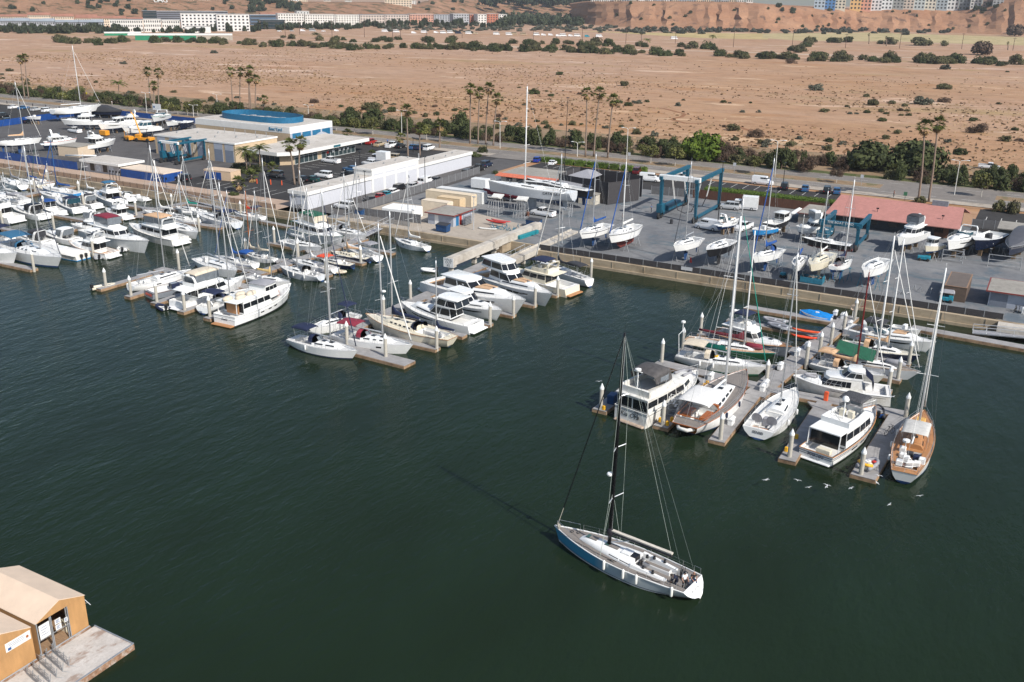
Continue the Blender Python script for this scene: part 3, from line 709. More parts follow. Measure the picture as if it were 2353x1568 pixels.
  if cushion:
   for ys in(-.42,.42):
    mb=MB();pa=[top(.30,ys-.34),top(.62,ys-.3),top(.62,ys+.3),top(.30,ys+.34)];mb.loft([[q+Vector((0,0,-.02))for q in pa],[q+Vector((0,0,.09))for q in pa]]);mb.build('sun_pad',cushion,e)
  if style=='express':
   zc=zt(c1*L)+.42;xw=c1*L+.06*L;w=B*.37
   mb=MB();pts=[(xw-1.5,w),(xw-.2,w*.92),(xw+.35,w*.45),(xw+.35,-w*.45),(xw-.2,-w*.92),(xw-1.5,-w)]
   for(xa,ya),(xb,yb)in zip(pts[:-1],pts[1:]):mb.quad((xa,ya,zc),(xb,yb,zc),(xb-.55,yb*.9,zc+.62),(xa-.45,ya*.93,zc+.5))
   mb.build('windscreen',GLASSB,e)
   fr=MB();fr.tube([(x-.52,y*.91,zc+.58)for x,y in pts],.035,5);fr.build('windscreen_frame',house,e)
   if radar:arch(e,-.22*L,B*.42,zt(-.2*L),zt(-.2*L)+1.75,.7,house,.45)
   if bim:canopy(e,'bimini',-.30*L,xw-.6,B*.36,zc+1.25,bim,zd=zt(0),sidep=(enclosed[-1],zc+.1)if enclosed else None)
   if canvas:canopy(e,'cockpit_cover',c0*L,-.2*L,B*.40,zt(-.3*L)+.75,canvas,crown=.3,legs=False,sidep=(canvas,zt(-.3*L)))
  else:
   zc=zt(0)+.35
   t3=tier(e,-.26*L,.06*L,B*.36,B*.33,zc-.25,zc+1.35,.9+.05*L,.35,.14,house,(.30,.88),np_=2,roof=(.12,.13,roofm,.05*L),nose=.55,wmat=wmat,wa=True,frontpanes=2)
  for y in(-.2,.2):seatbox(e,-.16*L,-.16*L+.6,y*B-.3,y*B+.3,zt(0)-fs*.5,zt(0)+.35,CANW,'helm_seat')
  seatbox(e,c0*L+.05,c0*L+.7,-B*.3,B*.3,zt(-.4*L)-fs*.45,zt(-.4*L)+.05,cushion or CANW,'bench')
  if hw:h.strip(e,'hull_window',GLASS,.45,.78,.58,.74,6,taper=.6)
 elif style in('pilot','skiff'):
  c0,c1=-.46,(-.05 if style=='pilot' else .12)
  h.deck(e,deck,cock=(c0*L,c1*L,B*.40),cmat=cockc or OFFW,cdep=fs*.6,seat=False,drop=.05)
  if style=='pilot':
   tier(e,c1*L,.22*L,B*.36,B*.30,zt(.1*L)-.1,zt(.1*L)+1.35,.25,.0,.08,house,(.45,.88),np_=3,roof=(.14,.1,roofm,.3),nose=.3,wa=True,wmat=wmat)
  else:
   seatbox(e,-.1*L,.02*L,-.45,.45,zt(0)-fs*.6,zt(0)+.55,house,'console')
   if bim:canopy(e,'hardtop',-.2*L,.12*L,B*.32,zt(0)+1.7,bim,crown=.06,droop=.05,zd=zt(0)-.3)
 if rub:h.rail(e,rub)
 if sun:seatbox(e,-.05*L,.1*L,-B*.2,B*.2,zt(0)+.3,zt(0)+.5,sun,'sun_pad')
 if feet:h.fenders(e,feet[0],feet[1])
 if keel:fin(e,L,bottom,keel,0,.5,False)
 return e,h,L,B
def outboard(parent,x,z,mat=BLACK,y=0):
 mb=MB();mb.bbox(x-.55,x-.05,y-.2,y+.2,z+.15,z+.75,.08);mb.box(x-.42,x-.2,y-.08,y+.08,z-.6,z+.2);return mb.build('outboard_motor',mat,parent)
def dinghy(p,rz,label,L=3.0,mat=GREYC,floor=None,z=.0,group='tenders and dinghies',motorm=BLACK):
 e=empty('inflatable_dinghy',(p.x,p.y,z),rz,label,'dinghy',group);w=.62
 mb=MB();pts=[(-L/2,w,.3),(-L*.1,w,.3),(L*.25,w*.85,.33),(L*.42,w*.45,.38),(L*.48,0,.42),(L*.42,-w*.45,.38),(L*.25,-w*.85,.33),(-L*.1,-w,.3),(-L/2,-w,.3)]
 mb.tube(pts,.21,8);mb.build('tube',mat,e,smooth=True)
 f=MB();f.add([(-L/2+.2,-w,.15),(L*.2,-w*.8,.15),(L*.42,0,.2),(L*.2,w*.8,.15),(-L/2+.2,w,.15)],[(0,1,2,3,4)]);f.box(-L*.42,-L*.38,-w,w,.1,.5);f.box(-.15,.12,-w,w,.32,.37);f.build('floor',floor or HLGREY,e)
 if motorm:outboard(e,-L*.38,.25,motorm)
 return e
def kayak(p,rz,label,mat,z=.5,L=3.2,group='orange kayaks on the dock'):
 mb=MB();rings=[]
 for i in range(9):
  q=i/8;x=-L/2+L*q;k=max(.04,math.sin(math.pi*q)**.6);rings.append([(x,.36*k,.26+.1*abs(2*q-1)**3),(x,.30*k,.05+.15*abs(2*q-1)**3),(x,-.30*k,.05+.15*abs(2*q-1)**3),(x,-.36*k,.26+.1*abs(2*q-1)**3),(x,-.1*k,.32+.1*abs(2*q-1)**3),(x,.1*k,.32+.1*abs(2*q-1)**3)])
 mb.loft(rings);o=mb.build('kayak',mat,smooth=True);o.location=(p.x,p.y,z);o.rotation_euler=(0,0,rz);return tag(o,label,'kayak',group)
def D_(t,x,y,z=1.1):return(t,x,y,z)
def big_yacht():
 st,bw=at('C',500,1180,1.9),at('C',1150,800,2.6)
 e,L=bootroot('flybridge_yacht',st,bw,0,'large white flybridge yacht with a black bridge canopy and Kia Ora on its wide stern','motor yacht','motor yachts in the marina')
 B=4.7;h=Hull(L,B,1.75,2.5,.6,.95,1.1,-.15,.35,.36,.05,2.8);h.build(e,[WHITE2,WHITE2,ANTIK,WHITE2,WHITE2]);h.rail(e,WHITE2,r=.06);h.rail(e,BLACK,'stripe',.025,.86)
 h.deck(e,OFFW,drop=.1);zt=lambda x:h.sh(x/L+.5)
 mb=MB();mb.bbox(-L/2-.55,-L/2+.1,-2.0,2.0,.1,.28,.1);mb.build('swim_platform',M('dirty platform',(.42,.32,.24),.8,.2,3),e)
 hailport(e,h,'Kia Ora',.80,BLACK,.60,shear=.25,y=.1)
 ld=MB();x=-L/2-.06
 for y in(-1.0,-.6):ld.tube([(x-.02,y,.3),(x+.02,y,1.75)],.03,4)
 for k in range(5):ld.tube([(x,-1.0,.5+k*.28),(x,-.6,.5+k*.28)],.03,4)
 ld.build('boarding_ladder',BLACK,e)
 tier(e,-.485*L,.10*L,2.12,1.9,1.65,3.35,.6,.0,.03,WHITE2,(.38,.82),wa=True,np_=4,roof=(.12,.16,WHITE2,.15),nose=.4)
 st2=MB();
 for sd in(1,-1):st2.tube([(-.485*L,sd*2.2,1.72),(.1*L,sd*2.0,1.80)],.04,5)
 st2.tube([(-.485*L-.02,-2.2,1.72),(-.485*L-.02,2.2,1.72)],.045,5);st2.build('rub_rail',BLACK,e)
 side,top=trunk(e,.10*L,.36*L,1.75,.7,zt(.1*L)-.1,zt(.36*L)-.08,.9,WHITE2,front=.2);sidewin(e,side,((.1,.5),))
 tier(e,-.47*L,-.08*L,2.05,1.8,3.5,4.25,.4,0,.0,WHITE2,(.1,.9),wf=False,ws=False,nose=.3,open_top=True,name='flybridge')
 seatbox(e,-.46*L,-.42*L,-1.5,.2,3.55,4.1,CANW,'bench')
 CHC=M('worn charcoal canvas',(.075,.070,.070),.85,.25,2,bump=.3);canopy(e,'bridge_canopy',-.36*L,-.13*L,1.7,5.55,CHC,zd=4.2,crown=.42,droop=.2,pitch=.15)
 for sd in(1,-1):
  mb=MB();mb.add([(-.34*L,sd*1.68,4.6),(-.10*L,sd*1.62,4.25),(-.07*L,sd*1.4,4.3),(-.13*L,sd*1.62,5.5),(-.36*L,sd*1.68,5.35)],[(0,1,2,3,4)]);mb.build('side_curtain',CHC,e);mb=MB();mb.quad((-.28*L,sd*1.70,4.65),(-.16*L,sd*1.69,4.5),(-.16*L,sd*1.69,5.2),(-.28*L,sd*1.70,5.2));mb.build('curtain_window',VINYL,e)
 mb=MB();mb.quad((-.07*L,-1.4,4.3),(-.07*L,1.4,4.3),(-.13*L,1.5,5.6),(-.13*L,-1.5,5.6));mb.build('front_curtain',CHC,e)
 mm=MB();mm.tube([(-.43*L,0,3.5),(-.43*L,0,6.2)],.09,6);mm.tube([(-.43*L,-.55,6.1),(-.43*L,.55,6.1)],.07,5);mm.build('radar_mast',WHITE,e)
 rd=MB();rd.lathe([(.15,6.2),(.36,6.25),(.36,6.42),(.15,6.5)],-.43*L,0,10);rd.build('radar_dome',WHITE,e,ang=40)
 h.stanch(e,.45,.97,.7,n=7,lines=2)
 dg=MB();dg.tube([(.20*L,-.6,zt(.2*L)+1.05),(.34*L,-.5,zt(.3*L)+.75),(.38*L,0,zt(.3*L)+.7),(.34*L,.5,zt(.3*L)+.75),(.20*L,.6,zt(.2*L)+1.05)],.2,7);dg.build('stowed_tender',GREYC,e,smooth=True)
 h.fenders(e,[.2,.45,.62],-1,CANW,.16,.8)
big_yacht()
def wood_yacht():
 e,h,L,B=sail(D_('C',1020,1400,1.0),D_('C',1625,835,1.5),'classic white wooden yacht with weathered teak decks and a varnished cockpit under a white awning',hull=WHITE,boot=ANTIB,bottom=ANTIB,deck=TEAKG,cabin=WHITE,ws=.55,rake=1.9,tr=1.3,flare=.1,cab=(-.20,.20),cabh=.55,cabw=.30,mast=('Q',350,450),mx=.12,mmat=MASTW,mr=.17,nsp=2,boom=.42,jib=None,wheel=1,transom=VARN,rub=VARN,cock=(-.40,-.20),wins=((.05,.2),(.25,.4),(.45,.6),(.65,.8)),sheer=WHITE,spw=1.6)
 zt=h.sh(.3);canopy(e,'awning',-.40*L,-.14*L,B*.36,zt+2.0,CANW,zd=zt,crown=.3)
 seatbox(e,-.37*L,-.25*L,-B*.28,-B*.12,zt-.2,zt+.15,VARN,'bench');seatbox(e,-.37*L,-.25*L,B*.12,B*.28,zt-.2,zt+.15,VARN,'bench');seatbox(e,-.20*L,-.18*L,-B*.3,B*.3,zt-.1,zt+.62,VARN,'bulkhead')
 mb=MB()
 for sd in(1,-1):mb.tube([(-.41*L,sd*B*.31,zt+.28),(-.16*L,sd*B*.36,zt+.30)],.06,5)
 mb.tube([(-.41*L,-B*.31,zt+.28),(-.41*L,B*.31,zt+.28)],.06,5);mb.build('coaming',VARN,e)
 dg=MB();dg.tube([(-.47*L,-1.0,1.25),(-.52*L,-.5,1.3),(-.52*L,.5,1.3),(-.47*L,1.0,1.25)],.22,7);dg.build('stowed_tender',WHITE2,e,smooth=True)
 h.fenders(e,[.3,.5],-1,NAVY)
wood_yacht()
def sensei():
 e,h,L,B=sail(D_('C',1745,1395,1.1),D_('C',2115,985,1.4),'white racing sloop with grey cockpit covers and SENSEI on its broad transom',hull=WHITE,ws=.9,rake=.2,tr=-.12,flare=.08,cab=(-.10,.24),cabh=.28,mast=('Q',1150,960),mmat=ALU,mr=.11,nsp=3,boom=.40,cover=None,bmat=ALU,wheel=0,cock=(-.47,-.12),hstrip=(.5,.62),wins=((.1,.5),),rails=True)
 hailport(e,h,'SENSEI',.42,DKGREY,.6)
 zt=h.sh(.15)
 for y in(-.85,.85):
  w_=MB();w_.cyl(0,0,-.03,.03,.62,16);w_.xf(Matrix.Translation((-.36*L,y,zt+.42))@Matrix.Rotation(R(80),4,'Y'));w_.build('wheel_cover',GREYC,e)
 seatbox(e,-.31*L,-.25*L,-.4,.4,zt-.65,zt+.25,GREYC,'cockpit_table');seatbox(e,-.46*L,-.40*L,-1.1,1.1,zt-.72,zt-.35,TEAK,'bench')
 h.fenders(e,[.3,.55],-1)
sensei()
def martini():
 st,bw=at('D',440,1285,1.2),at('D',905,915,2.2)
 e,L=bootroot('trawler_yacht',st,bw,0,'white trawler yacht with black stripes, a teak capped cockpit and MARTINI on its stern','motor yacht','motor yachts in the marina')
 B=4.2;h=Hull(L,B,1.15,2.1,.6,.9,1.0,-.1,.4,.36,.05,2.7,sag=.1);h.build(e,[WHITE,BLACK,ANTIR,WHITE,WHITE]);h.rail(e,TEAK,'cap_rail',.06);h.rail(e,BLACK,'stripe',.04,.80);h.rail(e,BLACK,'stripe',.03,.62)
 h.deck(e,OFFW,drop=.35,cock=(-.47*L,-.27*L,B*.40),cdep=.3,seat=False);zt=lambda x:h.sh(x/L+.5)
 hailport(e,h,'MARTINI',.46,NAVY,.66);hailport(e,h,'MARINA DEL REY',.15,NAVY,.36)
 mb=MB();mb.bbox(-L/2-.35,-L/2+.1,-1.7,1.7,.12,.26,.08);mb.build('swim_platform',WHITE,e)
 tier(e,-.27*L,.20*L,1.75,1.55,1.0,2.95,.7,.0,.05,WHITE,(.42,.84),wa=True,np_=4,roof=(.10,.18,WHITE,.12*L),nose=.35)
 mb=MB()
 for sd in(1,-1):mb.tube([(-.40*L,sd*1.75,zt(-.4*L)),(-.39*L,sd*1.75,2.95)],.06,5)
 mb.build('roof_post',WHITE,e)
 cc=MB();cc.quad((-.385*L,-1.6,1.35),(-.385*L,1.6,1.35),(-.38*L,1.6,2.8),(-.38*L,-1.6,2.8));cc.build('aft_enclosure',GLASS,e)
 seatbox(e,-.45*L,-.41*L,-1.2,.4,.85,1.35,CREAM,'bench')
 side,top=trunk(e,.20*L,.40*L,1.5,.6,zt(.2*L)-.36,zt(.4*L)-.36,.55,WHITE,front=.15);
 tier(e,-.24*L,.10*L,1.6,1.35,3.14,3.7,.3,0,.0,WHITE,(.1,.9),wf=False,ws=False,nose=.3,open_top=True,name='flybridge')
 mb=MB();mb.quad((.02*L,-1.3,3.7),(.13*L,-.7,3.7),(.10*L,-.7,4.25),(.0,-1.25,4.2));mb.quad((.13*L,-.7,3.7),(.13*L,.7,3.7),(.10*L,.7,4.25),(.10*L,-.7,4.25));mb.quad((.13*L,.7,3.7),(.02*L,1.3,3.7),(.0,1.25,4.2),(.10*L,.7,4.25));mb.build('windscreen',VINYL,e)
 canopy(e,'bimini',-.02*L,.17*L,1.35,5.05,M('speckled canvas',(.06,.06,.065),.8,.9,7),crown=.12,zd=3.7)
 for y in(-.5,.5):seatbox(e,-.06*L,-.02*L,y-.3,y+.3,3.2,3.95,CREAM,'helm_seat')
 mm=MB();mm.tube([(-.1*L,0,3.2),(-.1*L,0,5.3)],.08,6);mm.build('radar_mast',WHITE,e);rd=MB();rd.lathe([(.2,5.2),(.38,5.3),(.4,5.5),(.25,5.75),(.05,5.85)],-.1*L,0,10);rd.build('radar_dome',WHITE,e,ang=40)
 mb=MB();mb.tube([(-.22*L,-.8,3.3),(-.12*L,1.0,3.75),(.0,1.1,3.6)],.05,5);mb.build('davit_boom',WHITE2,e)
 h.stanch(e,.5,.97,.65,n=6);h.strip(e,'hull_window',GLASS,.30,.40,.44,.58,2);h.strip(e,'hull_window',GLASS,.46,.54,.44,.58,2)
 h.fenders(e,[.25,.5],1)
martini()
def teak_ketch():
 e,h,L,B=sail(D_('i',960,1395,1.0),D_('i',1265,445,1.4),'white cruising yacht with bright orange teak decks, grey awning and crowded stern gear',hull=WHITE,boot=ANTIB,deck=TEAK,cabin=TEAK,B=3.9,ws=.62,rake=.9,tr=.25,flare=.12,cab=(-.14,.22),cabh=.45,cabw=.27,mast=('0',2152,615),mx=.14,mmat=MASTW,mr=.12,nsp=2,boom=.40,bmat=MASTW,jib=CANW,cock=(-.44,-.18),teakc=TEAK,rub=TEAK,wins=((.1,.3),(.4,.6),(.7,.85)))
 zt=h.sh(.3);canopy(e,'awning',-.16*L,.06*L,B*.34,zt+1.9,GREYC if False else M('grey awning',(.52,.51,.48),.85,.15,2),zd=zt,crown=.2)
 for k,(x,y,m_)in enumerate([(-.30,.6,WHITE),(-.30,-.7,NAVY),(-.36,.2,WHITE),(-.38,-.9,CANW),(-.42,.7,WHITE),(-.42,-.3,CANW),(-.26,0,DKGREY),(-.22,.8,CANW),(-.34,-1.3,WHITE)]):seatbox(e,x*L,x*L+.65,y-.3,y+.35,zt-.1,zt+.35+.1*(k%3),m_,'locker')
 seatbox(e,.20*L,.30*L,-.5,.5,zt+.3,zt+.75,YELLOW if False else M('mustard canvas',(.62,.36,.10),.8,.2,3),'sail_bag')
 rd=MB();rd.tube([(-.40*L,.4,zt),(-.40*L,.4,zt+2.6)],.05,5);rd.lathe([(.15,zt+2.5),(.36,zt+2.55),(.36,zt+2.75),(.1,zt+2.85)],-.40*L,.4,10);rd.build('radar_dome',WHITE,e)
 h.fenders(e,[.2,.4,.6],1)
 ps=MB();ps.tube([(-.47*L,-.9,zt+.6),(-.5*L,0,zt+.6),(-.47*L,.9,zt+.6)],.03,4);ps.tube([(-.47*L,-.9,zt+1.0),(-.5*L,0,zt+1.0),(-.47*L,.9,zt+1.0)],.03,4);ps.build('stern_rail',WHITE,e)
teak_ketch()
def long_cruiser():
 st,bw=at('h',1620,1275,1.4),at('h',195,1040,2.0)
 e,L=bootroot('sedan_cruiser',st,bw,0,'long white sedan cruiser with dark side windows and a navy cockpit cover','motor yacht','motor yachts in the marina')
 B=4.1;h=Hull(L,B,1.3,1.9,.6,.9,.9,-.1,.4,.38,.06,2.6);h.build(e,[WHITE2,WHITE2,ANTIB,WHITE2,WHITE2]);h.rail(e,WHITE,r=.06);h.strip(e,'stripe',BLACK,.05,.6,.72,.76,6)
 h.deck(e,OFFW,cock=(-.46*L,-.25*L,B*.38),cdep=.6,seat=False);zt=lambda x:h.sh(x/L+.5)
 tier(e,-.22*L,.20*L,1.6,1.4,1.35,2.7,.9,.3,.08,WHITE2,(.25,.78),np_=5,roof=(.05,.12,WHITE,0),nose=.6,wrange=(.3,1))
 tier(e,-.21*L,-.02*L,1.5,1.35,2.83,3.7,.8,.3,.1,WHITE,(.15,.8),np_=2,roof=(.08,.1,WHITE,.1),nose=.4,name='upper_house')
 side,top=trunk(e,.20*L,.38*L,1.3,.6,zt(.2*L)-.06,zt(.38*L)-.05,.35,WHITE,front=.15);hatches(e,top,[(.4,0)])
 cv=MB();cv.add([(-.32*L,-1.4,2.6),(-.23*L,-1.4,3.45),(-.23*L,1.4,3.45),(-.32*L,1.4,2.6),(-.32*L,-1.45,1.5),(-.32*L,1.45,1.5)],[(0,1,2,3),(4,0,3,5)]);cv.f+=[tuple(reversed(f))for f in cv.f];cv.m+=cv.m[:];cv.build('cockpit_cover',NAVY,e)
 tb=MB();tb.tube([(.26*L,-.5,zt(.28*L)+.55),(.36*L,-.35,zt(.3*L)+.5),(.38*L,0,zt(.3*L)+.5),(.36*L,.35,zt(.3*L)+.5),(.26*L,.5,zt(.28*L)+.55)],.16,7);tb.build('stowed_tender',GREYC,e,smooth=True)
 h.stanch(e,.5,.97,.6,n=6,lines=1)
long_cruiser()
sail(D_('h',480,830),D_('h',1560,1035,1.4),'white sloop with a tan bimini, tan sail cover and a dark red mast',hull=WHITE2,mast=('S',95,985),mmat=M('oxblood mast paint',(.16,.012,.012),.4,.15,2),mr=.12,mx=.10,boom=.34,cover=TANC,bim=TANC,dodg=TANC,jib=CANW,radar=True)
def green_tarp():
 e,h,L,B=sail(D_('h',640,745),D_('h',2075,980,1.6),'big pale grey ketch with a long green tarpaulin tented over its boom',hull=HLGREY,deck=M('cracked brown deck',(.30,.24,.19),.8,.3,2),mast=('S',345,540),mmat=MASTW,mr=.15,mx=.05,boom=.40,cover=None,jib=CANW,ws=.6,rake=1.4,spw=1.5)
 zt=h.sh(.4);mb=MB();x0,x1=-.36*L,.04*L
 mb.add([(x0,0,zt+2.4),(x1,0,zt+1.9),(x1,1.5,zt+.75),(x0,1.6,zt+1.2),(x1,-1.5,zt+.75),(x0,-1.6,zt+1.2)],[(0,1,2,3),(1,0,5,4)]);mb.f+=[tuple(reversed(f))for f in mb.f];mb.m+=mb.m[:];mb.build('tarpaulin',GREENC,e)
 tb=MB();tb.lathe([(.1,-1.3),(.4,-1.0),(.45,.6),(.15,1.3)],0,0,8);tb.xf(Matrix.Translation((.24*L,0,zt+.75))@Matrix.Rotation(R(90),4,'Y'));tb.build('rolled_tender',GREYC,e,smooth=True)
green_tarp()
sail(D_('h',890,550),D_('h',2065,740,1.5),'black hulled sloop with cream deck and tan dodger panels',hull=HNAVY,deck=CREAM,cabin=WHITE,mast=('S',405,580),mmat=MASTW,mr=.13,mx=.10,boom=.3,cover=TANC,dodg=TANC,jib=CANW,thick=.8,radar=False)
motor(D_('h',1010,320,1.2),D_('h',2290,590,1.5),'white express cruiser with a black bimini, green windscreen and tan bow pad','express',cushion=TANC,bim=DKGREY,hw=True)
motor(D_('h',1640,290,.9),D_('h',2080,365,1.2),'small white centre console boat moored behind the express cruiser','skiff',house=WHITE,radar=False,rails=False)
def wood_motor():
 e,h,L,B=motor(D_('C',1330,395,1.3),D_('C',2080,575,1.8),'classic motor yacht with varnished side decks, grey hull and a navy covered flybridge','fly',hull=HGREY,deck=TEAK,rub=TEAK,bim=NAVY,radar=True,cockc=TEAK)
wood_motor()
def green_ketch():
 e,h,L,B=sail(D_('C',1040,500,1.0),D_('C',1925,645,1.4),'dark green ketch with a maroon sail cover and tan teak deck',hull=HGREEN,boot=WHITE,bottom=ANTIR,deck=M('tan teak',(.52,.33,.20),.7,.15,3),cabin=WHITE,ws=.5,rake=1.6,tr=.9,mast=('Q',520,655),mx=.15,mmat=MASTW,mr=.12,boom=.52,cover=MAROON,jib=None,sheer=TEAL,thick=1.1)
 sp=MB();h.strip(e,'weather_cloth',TEAL,.16,.50,1.0,1.45,6,sides=(-1,))
 zt=h.sh(.75);tb=MB();tb.lathe([(.1,-1.3),(.38,-1.0),(.42,.8),(.12,1.3)],0,0,8);tb.xf(Matrix.Translation((.26*L,.1,zt+.45))@Matrix.Rotation(R(90),4,'Y'));tb.build('covered_tender',BURG,e,smooth=True)
green_ketch()
def white_ketch():
 e,h,L,B=sail(D_('C',960,640,1.1),D_('C',1835,765,1.5),'white cruising yacht with a teal furled jib and beige hard bimini',hull=WHITE2,boot=GREENC,bottom=M('green antifouling',(.01,.08,.06),.8,.2,2),deck=OFFW,mast=('Q',560,200),mx=.08,mmat=ALU,mr=.11,boom=.36,jib=TEAL,dodg=BEIGE,radar=False,feet=([.3,.45],-1))
 zt=h.sh(.15);canopy(e,'bimini',-.42*L,-.18*L,B*.36,zt+2.0,BEIGE,crown=.1,zd=zt)
 a=MB();
 for y in(-1.1,1.1):a.tube([(-.46*L,y,zt),(-.48*L,y,zt+3.0)],.04,5)
 a.tube([(-.48*L,-1.1,zt+3),(-.48*L,1.1,zt+3)],.04,5);a.tube([(-.48*L,.6,zt+3),(-.48*L,.6,zt+4.2)],.05,5);a.lathe([(.12,zt+4.1),(.3,zt+4.15),(.3,zt+4.35),(.1,zt+4.45)],-.48*L,.6,9);a.build('stern_arch',WHITE,e)
 seatbox(e,-.1*L,-.04*L,-.5,.1,zt+.35,zt+.7,YELLOW,'buoy_bag')
white_ketch()
dinghy(at('g',1760,470,.5),R(175),'grey inflatable boat hauled onto the dock, nearest the blue tarpaulin',3.6,GREYC,None,.5,motorm=None)
dinghy(at('g',1830,570,.5),R(172),'grey inflatable boat beside the varnished motor yacht',3.4,M('mid grey tube',(.22,.23,.26),.6,.1,2),None,.5,motorm=None)
kayak(at('h',390,430,.6),R(4),'upper of two orange kayaks lying on the dock finger',ORANGE,.72,4.2)
kayak(at('h',350,500,.6),R(4),'lower of two orange kayaks lying on the dock finger',M('deep orange plastic',(.78,.07,.02),.5,.15,3),.55,3.6)
def tarpboat():
 e,h,L,B=motor(D_('h',780,190,.8),D_('h',290,95,1.0),'small runabout under a bright blue tarpaulin beside the dock','skiff',radar=False,rails=False,B=2.2)
 mb=MB();rings=[]
 for i in range(8):
  q=i/7;x=-L*.46+L*.94*q;k=1-.75*max(0,q-.55)/.45;w=B*.5*k;z=.85+.35*math.sin(math.pi*q)*(1+.2*math.sin(q*19));rings.append([(x,w+.06,.35),(x,w*.8,.9),(x,0,z+.25),(x,-w*.8,.9),(x,-w-.06,.35)])
 mb.loft(rings,True,True,closed=False);mb.build('tarpaulin',M('bright blue tarp',(.005,.22,.62),.55,.25,2),e,ang=50);outboard(e,-L/2,.3)
tarpboat()
sail(D_('h',230,610,.6),D_('h',395,680,.6),'little tan rowing boat tied at the dock corner',hull=M('tan dinghy paint',(.45,.27,.13),.6,.15,2),deck=TANC,mast=False,rails=False,wheel=0,cab=(-.05,.2),cabh=.05,cock=(-.4,-.1),fs=.4,fb=.5,B=1.4,hatch=False,wins=(),name='rowing_boat',cat='rowing boat',group='tenders and dinghies')
dinghy(at('D',925,975,.2),R(100),'dark inflatable tender with a blue cover between the trawler and the long cruiser',3.2,DKGREY,BLUE,0)
def yellow_dinghy():
 e=dinghy(at('D',855,1400,.55),R(70),'yellow and grey inflatable packed with bags on the dock end',2.6,GREYC,CREAM,.55,motorm=None)
 mb=MB();mb.tube([(-.7,-.75,.55),(-1.1,-.2,.6),(-1.1,.3,.62),(-.7,.8,.55)],.17,7);mb.build('lifejacket',YELLOW,e,smooth=True)
 for k,(x,y,m_)in enumerate([(.2,.2,CANW),(.5,-.2,RED),(-.2,-.1,CREAM),(.0,.35,WHITE),(-.4,.3,GREYC)]):seatbox(e,x-.22,x+.22,y-.2,y+.2,.2,.55,m_,'bag')
yellow_dinghy()
sail(D_('A',215,690,1.0),D_('A',900,830,1.4),'white sloop with navy bimini and dodger, outermost at the centre dock end',hull=WHITE,boot=NAVY,mast=('6',655,405),mx=.10,mr=.11,boom=.36,bim=NAVY,dodg=NAVY,jib=NAVY,feet=([.35],-1),wins=((.1,.4),(.5,.8)))
sail(D_('A',890,425),D_('A',385,590,1.3),'white sloop with blue dodger lying bow out behind the navy canopy sloop',mast=('N',820,345),mr=.10,boom=.38,bim=NAVY,dodg=NAVY,jib=None,radar=True)
def maroon():
 sail(D_('A',670,640,1.1),D_('A',1480,765,1.5),'white sloop with a large maroon cockpit canopy',hull=WHITE,mast=('N',1545,300),mr=.13,mx=.12,boom=.36,bim=BURG,dodg=BURG,jib=CANW,jibr=.11,radar=True,wins=((.1,.3),(.4,.5),(.6,.7)),hstrip=(.62,.68))
maroon()
def navy_ketch():
 sail(D_('A',1900,720,1.1),D_('A',985,455,1.5),'cream ketch with navy sail covers on both masts and a navy dodger',hull=CREAM,deck=CREAM,cabin=CREAM,rub=TEAK,ws=.5,rake=1.2,tr=.5,mast=('N',1755,145),mr=.14,mx=.18,boom=.32,cover=NAVY,dodg=NAVY,jib=None,mizzen=(-.32,.68,NAVY),wins=((.08,.16),(.22,.3),(.36,.44),(.5,.58),(.64,.72)),thick=1.4)
navy_ketch()
def sleek(e,h,L,c=1):tier(e,-.34*L,-.04*L,1.75,1.5,h.sh(.5)+1.80,h.sh(.5)+3.0,.9,.5,.10,WHITE,(.15,.85),np_=2,roof=(.2,.15,WHITE,.5),nose=.6,name='bridge',wa=True,frontpanes=2)
e_=motor(D_('B',1000,1075,1.3),D_('B',185,860,1.7),'white flybridge yacht with a long swim platform, stern towards the channel at the centre dock','sport',B=4.5,bim=None,cushion=None,hw=True);sleek(*e_[:3])
motor(D_('B',620,770,1.3),D_('B',1290,955,1.7),'white coupe cruiser with black raked windscreens beside the flybridge yacht','coupe',hw=True,sheer=WHITE)
motor(D_('B',520,620,1.3),D_('B',1545,885,1.8),'white sport yacht with tan sun pads and a navy cockpit awning','sport',cushion=TANC,canvas=NAVY,bim=NAVY)
def bigsport():
 e,h,L,B=motor(D_('B',1060,520,1.5),D_('B',1835,795,2.0),'largest white sport yacht, glass hardtop bridge and tan bow cushions','sport',cushion=TANC,B=4.7,hw=True)
 z=h.sh(.5)+1.85;t=tier(e,-.36*L,-.06*L,1.9,1.6,z-.05,z+1.3,.9,.5,.12,WHITE,(.2,.85),np_=2,roof=(.18,.16,WHITE,.4),nose=.6,name='bridge')
bigsport()
motor(D_('B',2050,690,1.3),D_('B',1230,470,1.8),'cream sportfishing yacht with a navy bimini and timber swim platform','fly',hull=CREAM,house=CREAM,platform=TEAK,bim=NAVY,radar=True)
sail(D_('B',2235,625,1.0),D_('B',1640,400,1.4),'white sloop with a black stern cover lying beside the haul-out pier',mast=('7',440,90),mr=.11,boom=.3,cover=DKGREY,jib=CANW,bim=DKGREY,jibr=.1,B=2.9)
sail(D_('N',2190,590),D_('N',1770,475,1.3),'white sloop moored alone under the sea wall with a furled white mainsail',mast=('6',1390,320),mr=.10,boom=.36,cover=CANW,jib=CANW,hstrip=(.55,.62))
dinghy(at('B',490,520,0),R(200),'small white tender with a black outboard by the haul out sign',2.8,WHITE,None,0)
sail(D_('N',830,960),D_('N',300,835,1.3),'pale grey sloop with twin fenders, bow to the dock below the orange tarpaulin boat',hull=HLGREY,mast=('6',320,430),mr=.10,boom=.36,dodg=GREYC,jib=CANW,feet=([.25,.5],1),wheel=2,wins=((.2,.6),))
